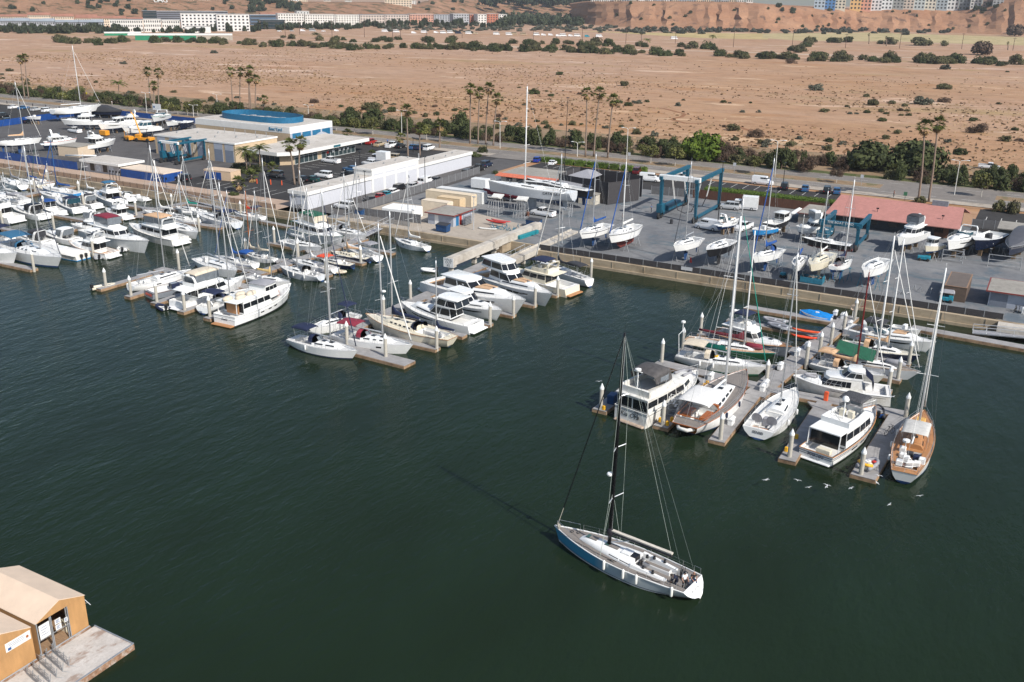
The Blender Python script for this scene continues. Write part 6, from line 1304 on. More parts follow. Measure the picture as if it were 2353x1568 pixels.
e=empty('chandlery',(68.2,59,GZ),R(-1),'long dark shop with a faded red pitched roof','shop');a=12.9
mb=MB();mb.box(-a+.8,a-1.2,-7.0,7.5,0,2.7);mb.build('wall',M('dark slate wall',(.035,.045,.055),.7,.2,.8),e)
RROOF=M('faded red shingles',(.43,.195,.165),.85,.10,1.5,bump=.3,dirt=(.37,.17,.14))
for sd in(1,-1):
 mb=MB();mb.loft([[(-a,sd*8.9,2.35),(a,sd*8.9,2.35),(a-.6,0,4.9),(-a+1.0,0,4.9)],[(-a,sd*8.9,2.5),(a,sd*8.9,2.5),(a-.6,0,5.05),(-a+1.0,0,5.05)]]);mb.build('roof',RROOF,e)
for sx in(-1,1):
 mb=MB();x=sx*(a-1.25 if sx>0 else a-.85);mb.loft([[(x-.03,-7,2.7),(x-.03,7.5,2.7),(x-.03,0,4.85)],[(x+.03,-7,2.7),(x+.03,7.5,2.7),(x+.03,0,4.85)]]);mb.build('gable',M('gable boards',(.16,.13,.12),.8,.2,1.5),e)
panes(e,'window',GLASS,[(-9+k*4.2,-7+k*4.2,-7.06,-7.004,.9,2.0)for k in range(5)]);panes(e,'door',M('wood door',(.16,.07,.04),.6,.2,2),[(5.2,6.3,-7.06,-7.004,0,2.1),(8.2,10.8,-7.06,-7.004,0,2.2)])
for x,y in((-3.2,-5.8),(9.2,-5.8)):mb=MB();mb.tube([(x,y,3.2),(x,y,4.1)],.05,5);mb.box(x-.25,x+.25,y-.1,y+.1,4.0,4.25);mb.build('floodlight',BLACK,e)
mb=MB();mb.box(6.2,9.2,-.4,-.15,4.6,6.0);mb.box(8.0,9.2,-.1,.9,4.7,5.8);mb.build('roof_screen',M('grey roof screen',(.20,.22,.25),.7,.2,2),e)
e,a,b2=flat('lean_to_shed','grey flat roofed shed tucked against the left end of the red roofed shop','shed',50.2,54.6,48.8,58.5,2.2,M('shed boards',(.22,.20,.18),.8,.2,1.5),ROOFG,M('maroon trim',(.18,.06,.05),.7,.1,2),.15,.3)
e,a,b2=flat('storage_box','large brown timber storage box on the paving near the sea wall','storage box',83.0,86.2,7.2,16.2,2.35,M('brown ply',(.11,.075,.055),.8,.2,1.5,stretch=(1,1,6)),M('brown box roof',(.13,.105,.09),.85,.15,1),M('box trim',(.26,.16,.10),.8,.1,2),.08,.06)
e,a,b2=flat('harbour_hut','low hut with a tan felt roof and red edge right of the brown box','hut',89.4,101,7.8,15.2,2.3,BLUEG,ROOFG,MATS['dark red trim'],.18,.55)
panes(e,'door',M('slate door',(.16,.18,.22),.6,.1,2),[(-5.6,-3.2,-b2-.05,-b2-.004,0,2.1)]);boxthing('bin',94.6,6.2,GZ,.9,.8,1.0,WHITE,'white bin in front of the low hut at the right','bin');boxthing('bin',95.8,6.2,GZ,.8,.8,1.1,PBLUE,'steel blue bin in front of the low hut at the right','bin')
cl=MB();cl.ball((0,0,.75),.7,.6,.85,8);o=cl.build('covered_grill',M('lilac cover',(.5,.46,.52),.8,.1,3),smooth=True);o.location=(97,6.3,GZ);tag(o,'lilac sheeted lump beside the bins at the right hut','cover')
e,a,b2=flat('yard_shed','small flat roofed shed in the shade behind the wrapped boat at the right','shed',87.5,94,54,61,2.6,M('olive shed wall',(.16,.15,.12),.8,.2,1.5),ROOFG,None,.2,.3)
e,a,b2=flat('tool_shed','white tool shed below the grey shade sail','shed',2.6,6.8,42.4,47,2.2,M('peeling white boards',(.56,.52,.44),.8,.2,1),ROOFG,None,.15,.2)
def dumpster(t,x,y,mat,label,sx=2.2,sy=1.6,h=1.4,rz=0):
 p=at(t,x,y,GZ);e=empty('dumpster',(p.x,p.y+sy/2,GZ+.01),rz,label,'dumpster')
 mb=MB();mb.loft([[(-sx/2*.9,-sy/2*.9,.15),(sx/2*.9,-sy/2*.9,.15),(sx/2*.9,sy/2*.9,.15),(-sx/2*.9,sy/2*.9,.15)],[(-sx/2,-sy/2,h),(sx/2,-sy/2,h),(sx/2,sy/2,h+.25),(-sx/2,sy/2,h+.25)]],True,False);mb.box(-sx/2,sx/2,-sy/2-.04,-sy/2,h-.2,h-.1);mb.build('bin_body',mat,e)
 mb=MB();mb.loft([[(-sx/2,-sy/2,h+.004),(sx/2,-sy/2,h+.004),(sx/2,sy/2,h+.254),(-sx/2,sy/2,h+.254)],[(-sx/2,-sy/2,h+.06),(sx/2,-sy/2,h+.06),(sx/2,sy/2,h+.31),(-sx/2,sy/2,h+.31)]]);mb.build('lid',DKGREY,e)
DB=M('dumpster blue',(.008,.055,.16),.5,.25,2)
dumpster('O',1110,1110,DB,'blue dumpster on the concrete beside the white pickup',3.0);dumpster('6',1700,815,DB,'blue dumpster between the red edged hut and the sea wall',2.6);dumpster('6',935,690,DB,'blue dumpster standing upright at the fence corner above the gangway',1.6,1.4,1.7)
CARP={}
PAINTS={'white':(.78,.78,.78),'black':(.012,.012,.014),'grey':(.09,.095,.10),'silver':(.42,.43,.44),'blue':(.03,.10,.22),'navy':(.01,.02,.05),'red':(.30,.02,.02),'maroon':(.10,.012,.015),'teal':(.0,.22,.30),'royal':(.01,.04,.28),'beige':(.42,.33,.22),'green':(.01,.05,.045)}
WH=MB();WH.lathe([(.12,-.11),(.32,-.11),(.345,-.07),(.345,.07),(.32,.11),(.12,.11)],0,0,12);WH.xf(Matrix.Rotation(R(90),4,'X'));WHM=WH.mesh('wheel',RUBBER,True)
RM=MB();RM.lathe([(.19,-.118),(.19,.118)],0,0,8);RM.xf(Matrix.Rotation(R(90),4,'X'));RMM=RM.mesh('rim',ALU)
LAMP=M('headlamp lens',(.6,.62,.62),.1,.05,2);TAIL=M('tail lamp red',(.35,.01,.01),.2,.1,2)
def carproto(kind,paint):
 key=(kind,paint)
 if key in CARP:return CARP[key],False
 P=M('car paint '+paint,PAINTS[paint],.22,.05,2,spec=.6)
 nm,cat,L,w,hd,hb,gh={'sedan':('sedan_car','car',4.6,.90,.92,.98,.47),'suv':('sport_utility_car','car',4.7,.95,1.05,1.10,.68),'hatch':('hatchback_car','car',4.1,.87,.95,1.0,.52),'coupe':('coupe_car','car',4.4,.90,.82,.86,.40),'pickup':('pickup_truck','pickup truck',5.6,.98,1.08,1.08,.72),'van':('panel_van','van',5.2,.98,1.15,1.3,.85),'camper':('camper_van','camper van',7.0,1.15,1.2,1.2,1.7),'boxtruck':('box_truck','truck',6.4,1.05,1.2,1.2,.9)}[kind]
 e=empty(nm,(0,0,0),0,'x',cat);h=L/2;mb=MB();rings=[]
 for x,ww,zt in((-h,.88,hb*.80),(-h+.12,.97,hb),(-h*.3,1,hb),(h*.35,1,hd+.03),(h*.55,1,hd),(h-.18,.95,hd*.88),(h,.82,hd*.68)):
  a=w*ww;rings.append([(x,a*.9,.22),(x,a,.40),(x,a,.66*zt),(x,a*.90,zt),(x,-a*.90,zt),(x,-a,.66*zt),(x,-a,.40),(x,-a*.9,.22)])
 mb.loft(rings);mb.build('body',P,e,ang=35)
 g={'sedan':(-.36,.16,.62,.50),'suv':(-.49,.20,.55,.12),'hatch':(-.46,.20,.62,.28),'coupe':(-.38,.14,.70,.65),'pickup':(-.08,.22,.55,.1),'van':(-.49,.30,.55,.05),'camper':(-.5,.36,.2,.0),'boxtruck':(.05,.33,.4,.05)}[kind]
 side=kind not in('van','camper')
 tier(e,g[0]*L,g[1]*L,w*.90,w*.88,hb-.05,hb+gh,g[2],g[3],.14 if kind!='camper' else .02,P,(.18 if kind not in('van','camper')else .35,.86 if kind not in('camper','van')else .75),np_={'sedan':2,'suv':3,'hatch':2,'coupe':1,'pickup':2,'van':4,'camper':4,'boxtruck':1}[kind],nose=.12,name='cab',frontpanes=1,wa=kind!='boxtruck',wan='rear_window',wrange=(0,1)if side else(.0,1)if kind=='camper' else(.55,1))
 if kind=='pickup':
  b=MB();b.box(-h+.1,-.08*L-.05,-w*.82,w*.82,hb+.003,hb+.012);b.build('bed_liner',RUBBER,e);b=MB()
  for sd in(1,-1):b.box(-h+.06,-.08*L,*sorted((sd*w*.80,sd*w*.92)),hb-.02,hb+.17)
  b.box(-h+.02,-h+.1,-w*.9,w*.9,hb-.2,hb+.17);b.build('bed_rail',P,e)
 if kind=='boxtruck':b=MB();b.box(-h,.02*L,-1.12,1.12,.7,3.0);b.build('cargo_box',WHITE,e)
 for x in(-.31*L,.32*L):
  for sd in(1,-1):
   o=obj('wheel',WHM,e);o.location=(x,sd*(w-.08),.345);o2=obj('rim',RMM,o)
 for sd in(1,-1):
  b=MB();b.box(h-.22,h-.05,*sorted((sd*w*.55,sd*w*.80)),hd*.66,hd*.80);b.build('headlight',LAMP,e);b=MB();b.box(-h-.01,-h+.06,*sorted((sd*w*.6,sd*w*.84)),hb*.6,hb*.76);b.build('tail_light',TAIL,e)
 CARP[key]=e;return e,True
def car(t,x,y,deg,kind,paint,label,group='parked cars',z=None,sc=None):
 p,new=carproto(kind,paint);w_=at(t,x,y,GZ+.02);o=p if new else copy_tree(p)
 o.location=(w_.x,w_.y,z if z is not None else GZ+.02);o.rotation_euler=(0,0,R(deg));o['label']=label
 if group:o['group']=group
 if sc:o.scale=(sc,)*3
 return o
for a in[('2',970,1325,95,'suv','navy','dark blue car half hidden behind the showroom corner'),('2',1060,1325,95,'suv','red','red and pale sport utility car by the showroom lot'),('2',1135,1345,95,'sedan','beige','tan sedan between the red car and the white pickup'),('2',1250,1355,95,'pickup','white','white pickup truck in the road side row of the parking lot'),('2',1330,1360,95,'sedan','black','black sedan beside the white pickup in the road side row'),('2',1450,1370,95,'sedan','blue','blue sedan left of the white sport utility car'),('2',1500,1375,95,'hatch','navy','navy hatchback next to the white sport utility car'),('2',1590,1380,95,'suv','white','white sport utility car at the end of the road side row'),('6',690,175,180,'pickup','white','white pickup truck parked across in front of the showroom glass'),('6',620,310,180,'suv','white','white sport utility car alone in the middle of the parking lot'),('6',875,250,180,'sedan','blue','steel blue sedan beside the long pale shed'),('6',850,300,180,'hatch','black','black hatchback against the long pale shed'),('6',175,305,180,'suv','grey','dark grey car by the planter of the parking lot'),('6',420,345,180,'sedan','black','black sedan in the shade of the twin palms'),('6',510,345,180,'sedan','green','dark green sedan next to the palm shade'),('6',1040,195,180,'hatch','white','white hatchback behind the long pale shed'),('6',1130,165,180,'boxtruck','white','white box van behind the long pale shed'),('6',1250,145,180,'suv','beige','tan car behind the long pale shed'),('6',810,595,178,'suv','white','white sport utility car parked by the sea wall end of the alley'),('6',1050,535,150,'sedan','black','black convertible at the fence in the alley'),('6',1150,500,100,'coupe','red','red coupe in the alley beside the grey fence'),('6',1210,480,100,'coupe','teal','teal coupe next to the red coupe'),('6',1265,465,100,'hatch','white','white hatchback next to the teal coupe'),('6',1330,430,95,'suv','black','black sport utility car in the alley'),('6',1450,410,95,'hatch','silver','silver hatchback in the alley behind the white van'),('6',1560,375,95,'van','white','white panel van in the alley beneath the long shed'),('6',1665,355,95,'sedan','black','black sedan ahead of the white alley van'),('6',1950,290,95,'suv','black','black car, nearest of the three dark cars at the alley mouth'),('6',2040,250,95,'pickup','black','black pickup, middle of the three dark cars at the alley mouth'),('6',2120,210,95,'suv','navy','navy car, farthest of the three dark cars at the alley mouth'),('7',235,165,100,'hatch','royal','bright blue hatchback in the row by the box hedges'),('7',375,190,100,'coupe','white','white sports car in the row by the box hedges'),('7',1150,270,100,'suv','maroon','maroon car parked behind the black mesh enclosure'),('7',1265,345,10,'van','white','white van roof showing beyond the chain link gate'),('7',1560,330,10,'pickup','white','white pickup seen beneath the big boat lift'),('7',2300,375,0,'van','white','white passenger van parked above the green hedge'),('8',150,415,100,'suv','black','black car above the hedge, leftmost of four'),('8',340,430,100,'sedan','blue','slate blue pickup like car above the hedge'),('8',540,450,100,'suv','black','black car above the hedge next to the palms'),('8',630,455,100,'hatch','blue','pale blue hatchback at the end of the hedge row'),('8',2030,230,0,'pickup','white','white pickup on the lot across the road at the far right'),('7',285,660,175,'pickup','white','white pickup truck in the boatyard by the blue dumpster'),('7',1800,785,170,'van','white','white delivery van in the middle of the boatyard'),('7',2125,790,260,'pickup','white','white pickup truck facing the camera in the boatyard'),('7',2120,600,190,'boxtruck','white','white utility truck near the brown fence'),('7',1990,600,190,'suv','silver','silver car beside the white utility truck'),('1',690,1220,175,'pickup','white','white double cab pickup in the middle of the left yard'),('1',130,1000,95,'sedan','white','white sedan in the left car park, nearest the picture edge'),('1',220,1005,95,'sedan','blue','blue sedan in the left car park'),('1',335,1020,95,'sedan','silver','silver sedan in the left car park'),('1',440,1030,95,'suv','white','white car in the left car park near the racing sloop'),('1',40,1080,95,'suv','black','black car in the left car park'),('1',90,1130,95,'suv','navy','navy car against the blue screen fence'),('1',280,1130,95,'pickup','black','dark pickup beside the blue screen fence'),('5',1680,340,178,'suv','black','black car behind the blue storage enclosure')]:
 car(*a)
for k,(t,x,y,kd,pt)in enumerate([('2',1185,295,'camper','white'),('2',1290,300,'camper','white'),('2',1450,310,'van','white'),('2',1545,305,'camper','white'),('2',1655,307,'van','white'),('2',1720,310,'camper','white'),('2',1785,308,'camper','white'),('2',1860,312,'camper','navy'),('2',1955,315,'camper','white'),('2',2020,318,'van','beige'),('2',2210,322,'camper','white'),('2',2325,325,'camper','white'),('3',20,322,'camper','beige'),('3',105,325,'camper','beige'),('3',225,328,'camper','white'),('3',290,330,'van','white'),('3',355,330,'van','white'),('3',425,338,'van','white'),('3',470,336,'camper','white'),('3',540,338,'van','white'),('3',600,338,'camper','white'),('3',690,342,'van','teal'),('3',800,342,'camper','white'),('3',1490,362,'camper','white'),('2',215,292,'sedan','white'),('2',330,290,'sedan','silver'),('2',430,290,'van','white'),('2',520,290,'camper','silver'),('2',620,292,'sedan','white'),('2',740,290,'van','white')]):
 w_={'camper':'camper','van':'van','sedan':'car'}[kd]
 car(t,x,y,30+rnd.uniform(-6,6),kd,pt,{'navy':'dark ','teal':'blue ','beige':'tan ','white':'white ','silver':'silver '}[pt]+w_+' in the long roadside line beyond the wetland','vehicles lined up beyond the wetland',GZ,1.05)
def lift(x0,x1,y0,y1,h,label,white=True,w=.55,text=None,slings=True,eng=True):
 e=empty('boat_lift',((x0+x1)/2,(y0+y1)/2,GZ),0,label,'boat lift','blue travelling boat lifts');a,b2=(x1-x0)/2,(y1-y0)/2
 for x in(-a,a):
  for y in(-b2,b2):
   mb=MB();mb.loft([[(x-w*.45,y-w*.45,.9),(x+w*.45,y-w*.45,.9),(x+w*.45,y+w*.45,.9),(x-w*.45,y+w*.45,.9)],[(x-w*.6,y-w*.6,h),(x+w*.6,y-w*.6,h),(x+w*.6,y+w*.6,h),(x-w*.6,y+w*.6,h)]]);mb.build('leg',LIFTB,e)
   for dy in(-.45,.45):
    wm=MB();wm.lathe([(.2,-.22),(.62,-.22),(.68,-.1),(.68,.1),(.62,.22),(.2,.22)],0,0,12);wm.xf(Matrix.Translation((x,y+dy*1.6,.68))@Matrix.Rotation(R(90),4,'Y'));wm.build('wheel',RUBBER,e)
  mb=MB();mb.box(x-w*.62,x+w*.62,-b2-.9,b2+.9,h+.004,h+w*1.3);mb.build('side_beam',LIFTB,e)
  mb=MB();mb.box(x-w*.4,x+w*.4,-b2-.6,b2+.6,.75,1.25);mb.build('lower_beam',LIFTB,e)
 mb=MB();mb.bbox(-a-.6,a+.6,-b2-w*.7,-b2+w*.7,h+.1,h+w*1.9,.06);mb.build('cross_beam',WHITE if white else LIFTB,e)
 if text:letters('lettering',text,.62,WHITE,e,frame((0,-b2-w*.7-.012,h+.68),(1,0,0),(0,0,1)),.008)
 if slings:
  for y in(-b2*.45,b2*.45):
   for sd in(1,-1):
    mb=MB();mb.box(sd*(a-.7)-.25,sd*(a-.7)+.25,y-.25,y+.25,h-.6,h-.003);mb.build('pulley_block',LIFTB,e)
    for dy in(-.25,.25):mb=MB();mb.tube([(sd*(a-.7),y+dy,h-.6),(sd*(a-1.5),y+dy,h*.42)],.05,4);mb.build('hoist_cable',CANW,e)
   mb=MB();mb.tube([(-(a-1.5),y,h*.42),(-a*.4,y,h*.16),(0,y,h*.1),(a*.4,y,h*.16),(a-1.5,y,h*.42)],.1,4);mb.build('sling',DKGREY,e)
 if eng:
  mb=MB();mb.bbox(-a-.9,-a+.9,-b2*.7,b2*.3,1.3,2.4,.1);mb.build('engine_housing',LIFTB,e);mb=MB();mb.bbox(-a-.8,-a+.5,-b2-.4,-b2*.75,1.3,3.1,.1);mb.build('operator_cab',LIFTB,e)
 return e
lift(24.0,31.7,37.6,53.2,8.3,'very large blue travelling boat lift with a white cross beam')
lift(58.6,65.2,31.4,42,4.3,'smaller blue boat lift lettered THE BOAT YARD with dark hull in its slings',False,.5,'THE BOAT YARD',False)
lift(-115.4,-109.5,29,38.5,5.2,'blue boat lift with a white beam in front of the workshop doors',True,.4)
def crane():
 Y=M('crane yellow',(.72,.30,.02),.5,.15,2);p=at('K',2130,790,GZ);e=empty('mobile_crane',(p.x,p.y,GZ),R(10),'yellow mobile crane with its boom raised in the left yard','crane')
 mb=MB();mb.bbox(-3,3,-1.2,1.2,.6,1.4,.15);mb.bbox(-2.6,-.6,-1.1,1.1,1.4,2.2,.1);mb.build('chassis',Y,e);mb=MB();mb.bbox(.2,1.4,-1.1,0,1.41,2.7,.1);mb.build('cab',GLASS,e)
 mb=MB();mb.tube([(-1.5,.3,2.0),(-3.4,.3,7.8),(-4.2,.3,8.6)],.3,4,r1=.2);mb.build('boom',Y,e)
 for x in(-2,2):
  for sd in(1,-1):o=obj('wheel',WHM,e);o.location=(x,sd*1.15,.6);o.scale=(1.7,2,1.7)
 p=at('K',1900,780,GZ);e=empty('forklift',(p.x,p.y,GZ),R(170),'yellow forklift loader beside the mobile crane','forklift');mb=MB();mb.bbox(-1.6,1.2,-.9,.9,.5,1.5,.1);mb.build('body',Y,e);mb=MB()
 for y in(-.5,.5):mb.tube([(1.4,y,.2),(1.4,y,2.9)],.07,4);mb.box(1.4,2.8,y-.07,y+.07,.2,.28)
 mb.build('mast',Y,e);mb=MB();mb.tube([(-.9,-.8,1.5),(-.9,-.8,2.6),(.7,-.8,2.6),(.7,.8,2.6),(-.9,.8,2.6),(-.9,.8,1.5)],.05,4);mb.build('roll_cage',BLACK,e)
 for x in(-1,.8):
  for sd in(1,-1):o=obj('wheel',WHM,e);o.location=(x,sd*.95,.5);o.scale=(1.4,1.5,1.4)
 p=at('K',1540,705,GZ);boxthing('loader',p.x,p.y,GZ+.3,3.0,1.6,1.4,Y,'low yellow loader parked behind the sportfisher','loader')
crane()
def cradle(t,x,y,h,label,rz=0):
 p=at(t,x,y,GZ);e=empty('boat_cradle',(p.x,p.y,GZ),rz,label,'boat cradle');mb=MB()
 for y_ in(-1.5,1.5):
  for x_ in(-1.0,-.5,0,.5,1.0):mb.tube([(x_*1.3,y_*1.1,0),(x_,y_*.8,h)],.07,4)
 for z_ in(.15,h*.5):mb.tube([(-1.3,-1.6,z_),(1.3,-1.6,z_),(1.3,1.6,z_),(-1.3,1.6,z_),(-1.3,-1.6,z_)],.06,4)
 mb.build('frame',STEELG,e);mb=MB();mb.loft([[(-1.2,yy,h+.1+.5*abs(yy)/1.6),(1.2,yy,h+.1+.5*abs(yy)/1.6),(1.2,yy,h+.3+.5*abs(yy)/1.6),(-1.2,yy,h+.3+.5*abs(yy)/1.6)]for yy in(-1.7,-1,0,1,1.7)]);mb.build('saddle',WHITE2,e)
cradle('O',520,900,3.4,'tall galvanised boat cradle with a white saddle, left of the pair',R(8));cradle('O',930,930,3.2,'tall galvanised boat cradle with a white saddle, right of the pair',R(12))
def redhull():
 st,bw=at('O',900,560,3.4),at('O',310,470,3.6);e,L=bootroot('bare_hull',st,bw,2.9,'dark red upturned hull section on a trailer behind the cradles','boat hull',GRP)
 h=Hull(L,2.2,.8,.9,.7,.8,.5,0,.2,.4,.06,2.4);h.build(e,[BURG,BURG,BURG,BURG,BURG]);h.deck(e,HLGREY);mb=MB();mb.box(-L*.4,L*.35,-.6,.6,-.95,-.75)
 mb.build('trailer_frame',STEELG,e)
 for x in(-.15,.0):
  for sd in(1,-1):o=obj('wheel',WHM,e);o.location=(x*L,sd*.95,-1.05)
redhull()
boxthing('enclosed_trailer',*at('O',270,470,GZ)[:2],GZ+.3,4.2,2.2,2.2,WHITE,'white enclosed trailer behind the shipping containers','trailer')
p0=at('O',700,1150,GZ)
for k in range(26):
 x,y=p0.x+rnd.uniform(-4.2,3.8),p0.y+rnd.uniform(-1.4,1.6);mb=MB();h=rnd.uniform(.5,1.1)
 for a in(0,2.09,4.19):mb.tube([(.5*math.cos(a),.5*math.sin(a),0),(0,0,h)],.04,4)
 mb.tube([(0,0,h*.6),(0,0,h+.3)],.05,4);o=mb.build('jack_stand',STEELB if k%4 else STEELG);o.location=(x,y,GZ+.01);o.rotation_euler=(rnd.choice((0,0,1.3)),0,rnd.uniform(0,6));tag(o,'blue tripod stand in the jumbled heap by the haul-out slip','boat stand','heaped boat stands by the slip')
kayak(at('O',520,1080,GZ),R(-6),'red kayak on top of the heap of boat stands',RED,2.2,5.0,'kayaks on the heap');kayak(at('O',600,1050,GZ),R(-2),'pink kayak beside the red one on the heap of boat stands',M('pink plastic',(.55,.10,.10),.5,.1,2),2.0,4.6,'kayaks on the heap')
kayak(at('O',380,1140,GZ),R(12),'white canoe lying beside the heap of boat stands',WHITE2,GZ,4,'kayaks on the heap');kayak(at('7',990,505,GZ),R(-8),'red and white canoe on the rack by the black mesh enclosure',RED,GZ+.8,5,'canoes by the black mesh');kayak(at('7',1010,475,GZ),R(-5),'long red canoe behind the first by the black mesh enclosure',RED,GZ+1.1,5.5,'canoes by the black mesh');kayak(at('7',940,480,GZ),R(-10),'orange canoe lowest by the black mesh enclosure',ORANGE,GZ+.3,5,'canoes by the black mesh')
BT=M('cart teal',(.01,.20,.28),.5,.25,2)
def cart(t,x,y,label,cov=None,sx=1.8,sy=1.2,h=1.5):
 p=at(t,x,y,GZ);e=empty('utility_cart',(p.x,p.y,GZ),R(5),label,'cart');mb=MB();mb.bbox(-sx/2,sx/2,-sy/2,sy/2,.35,.9,.08);mb.build('body',BT,e)
 if cov:
  c=MB();c.loft([[(-sx/2-.1,-sy/2-.1,h),(sx/2+.1,-sy/2-.1,h),(sx/2+.1,sy/2+.1,h),(-sx/2-.1,sy/2+.1,h)],[(-sx/2+.1,-sy/2+.1,h+.25),(sx/2-.1,-sy/2+.1,h+.25),(sx/2-.1,sy/2-.1,h+.25),(-sx/2+.1,sy/2-.1,h+.25)]]);c.build('roof',cov,e);q=MB()
  for x_ in(-sx/2,sx/2):
   for y_ in(-sy/2,sy/2):q.box(x_-.03,x_+.03,y_-.03,y_+.03,.9,h)
  q.build('roof_post',STEEL,e)
 for x_ in(-sx*.32,sx*.32):
  for sd in(1,-1):o=obj('wheel',WHM,e);o.location=(x_,sd*sy*.5,.28);o.scale=(.8,.8,.8)
cart('S',1000,1345,'teal utility cart with a grey canopy beside the brown storage box',GREYC,2.0,1.5,1.6);cart('S',730,840,'small teal cart with white jugs in the boatyard',None,2.2,1.3);cart('Q',990,1310,'small upright teal barrow by the mesh fence',None,.9,.9)
def chainbin(t,x,y,label):
 p=at(t,x,y,GZ);e=empty('chain_bin',(p.x,p.y,GZ),0,label,'bin');mb=MB();mb.box(-1.8,1.8,-1,-.92,.1,1.0);mb.box(-1.8,1.8,.92,1,.1,1.0);mb.box(-1.8,-1.72,-.92,.92,.1,1.3);mb.box(1.72,1.8,-.92,.92,.1,1.3);mb.box(-1.72,1.72,-.92,.92,.1,.2);mb.build('frame',STEELB,e);mb=MB()
 for k in range(60):mb.ball((rnd.uniform(-1.6,1.6),rnd.uniform(-.8,.8),rnd.uniform(.4,1.05)),rnd.uniform(.12,.25),n=5)
 tag(mb.build('chain_pile',M('rusty chain',(.17,.15,.13),.8,.4,6),e),kind='stuff')
chainbin('Q',1400,1380,'blue bin heaped with grey chain beside the mesh fence')
for k,(t,x,y,m_,lb)in enumerate([('7',1465,735,DKGREY,'dark waste bin beside the big boat lift'),('7',145,665,M('rust drum',(.12,.05,.03),.7,.3,3),'rusty drum behind the white pickup in the boatyard'),('Q',1080,1340,BEIGE,'tan drum by the mesh fence'),('7',1640,1090,RED,'red cone by the mesh fence below the black hulled sloop')]):
 p=at(t,x,y,GZ);mb=MB();mb.lathe([(.3,0),(.34,.05),(.34,.85),(.28,.95)]if m_ is not RED else[(.3,0),(.06,.9)],0,0,10);o=mb.build('drum' if m_ is not RED else 'traffic_cone',m_);o.location=(p.x,p.y,GZ+.01);tag(o,lb,'drum' if m_ is not RED else 'cone')
def trestle(t,x,y,label,rz=0,w=3.4):
 p=at(t,x,y,GZ);e=empty('trestle',(p.x,p.y,GZ),rz,label,'trestle');mb=MB()
 for x_ in(-w/2,w/2):mb.tube([(x_,-.5,0),(x_,0,2.2),(x_,.5,0)],.06,4)
 for z_ in(.4,1.2,2.1):mb.tube([(-w/2,0,z_),(w/2,0,z_)],.06,4)
 mb.tube([(-w/2,0,.4),(w/2,0,2.1)],.04,4);mb.build('frame',STEELG,e)
trestle('S',1075,860,'white pipe trestle under the bow of the black bottomed express cruiser',R(6));trestle('S',1710,930,'wide white pipe trestle under the wrapped boat',R(2),5.2)
for k in range(7):
 p=at('S',460+rnd.uniform(0,400),1110+rnd.uniform(0,190),GZ);mb=MB();h=rnd.uniform(.6,1.0)
 for a in(0,2.09,4.19):mb.tube([(.55*math.cos(a),.55*math.sin(a),0),(0,0,h)],.045,4)
 o=mb.build('jack_stand',STEELG);o.location=(p.x,p.y,GZ+.01);o.rotation_euler=(rnd.choice((0,1.3)),0,rnd.uniform(0,6));tag(o,'loose tripod stand scattered on the paving left of the brown storage box','boat stand','loose stands on the paving')
for t,x,y,rz,lb in[('Q',960,1240,.5,'step ladder leaning by the royal blue covered sloop'),('O',1740,930,.3,'wooden ladder at the stern of the long racing yacht')]:
 p=at(t,x,y,GZ);mb=MB()
 for sd in(-.25,.25):mb.tube([(sd,0,0),(sd,1.0,3.2)],.04,4)
 for k in range(9):mb.tube([(-.25,.1+k*.11,.35+k*.33),(.25,.1+k*.11,.35+k*.33)],.025,4)
 o=mb.build('ladder',ALU);o.location=(p.x,p.y,GZ);o.rotation_euler=(0,0,rz);tag(o,lb,'ladder')
def streetlamp(t,x,y,t2,x2,y2,label,col=WHITE2,arm=True,grp='pale street lamps along the road'):
 p=at(t,x,y,GZ+.02);q=tip(p,t2,x2,y2);h=max(3,q.z-p.z);e=empty('street_lamp',(p.x,p.y,GZ+.02),0,label,'street lamp',grp);d=Vector((q.x-p.x,q.y-p.y,0))*.5
 mb=MB();mb.tube([(0,0,0),(d.x*.5,d.y*.5,h*.6),(d.x,d.y,h-.5)]+([(d.x+.3,d.y+.1,h-.12),(d.x+1.3,d.y+.3,h)]if arm else[]),.10,6,r1=.06);mb.build('pole',col,e)
 if arm:
  m2=MB();m2.ball((d.x+1.7,d.y+.4,h),.55,.2,.1,8);m2.build('lamp_head',WHITE,e,smooth=True);m3=MB();m3.tube([(d.x,d.y,h-.5),(d.x-.3,d.y-.1,h-.12),(d.x-1.2,d.y-.3,h-.02)],.06,5);m3.build('arm',col,e);m4=MB();m4.ball((d.x-1.5,d.y-.35,h-.02),.5,.2,.1,8);m4.build('lamp_head',WHITE,e,smooth=True)
 else:m2=MB();m2.box(d.x-.35,d.x+.35,d.y-.18,d.y+.18,h-.45,h-.3);m2.build('lamp_head',col,e)
for q in[('1',1350,1040,'1',1340,850),('1',2003,1020,'1',1990,865),('2',483,1090,'2',480,965),('2',1340,1240,'2',1338,1015),('2',2243,1365,'2',2240,1115),('7',1052,165,'3',1065,1175),('8',62,305,'4',85,1290),('8',1712,470,'8',1765,150),('1',1780,1075,'1',1775,965),('3',600,1440,'3',600,1305)]:
 streetlamp(*q,'tall pale double armed street lamp on the road median')
for q in[('6',1555,395,'6',1550,105),('6',1005,495,'6',998,235),('6',957,220,'6',953,60),('1',1360,1360,'1',1350,1180),('7',1885,800,'7',1945,145),('8',138,375,'8',165,160),('2',2122,1415,'2',2118,1310),('2',1445,1400,'2',1443,1255),('7',480,290,'3',527,885)]:
 streetlamp(*q,'slim black lamp pole at the yards and parking lots',BLACK,False,'black yard lamp poles')
for q in[('6',2000,790,'6',2005,470),('7',460,915,'7',465,570),('6',1445,725,'6',1443,600)]:
 streetlamp(*q,'thin pale pole at the waterfront apron',ALU,False,'thin pale poles on the apron')
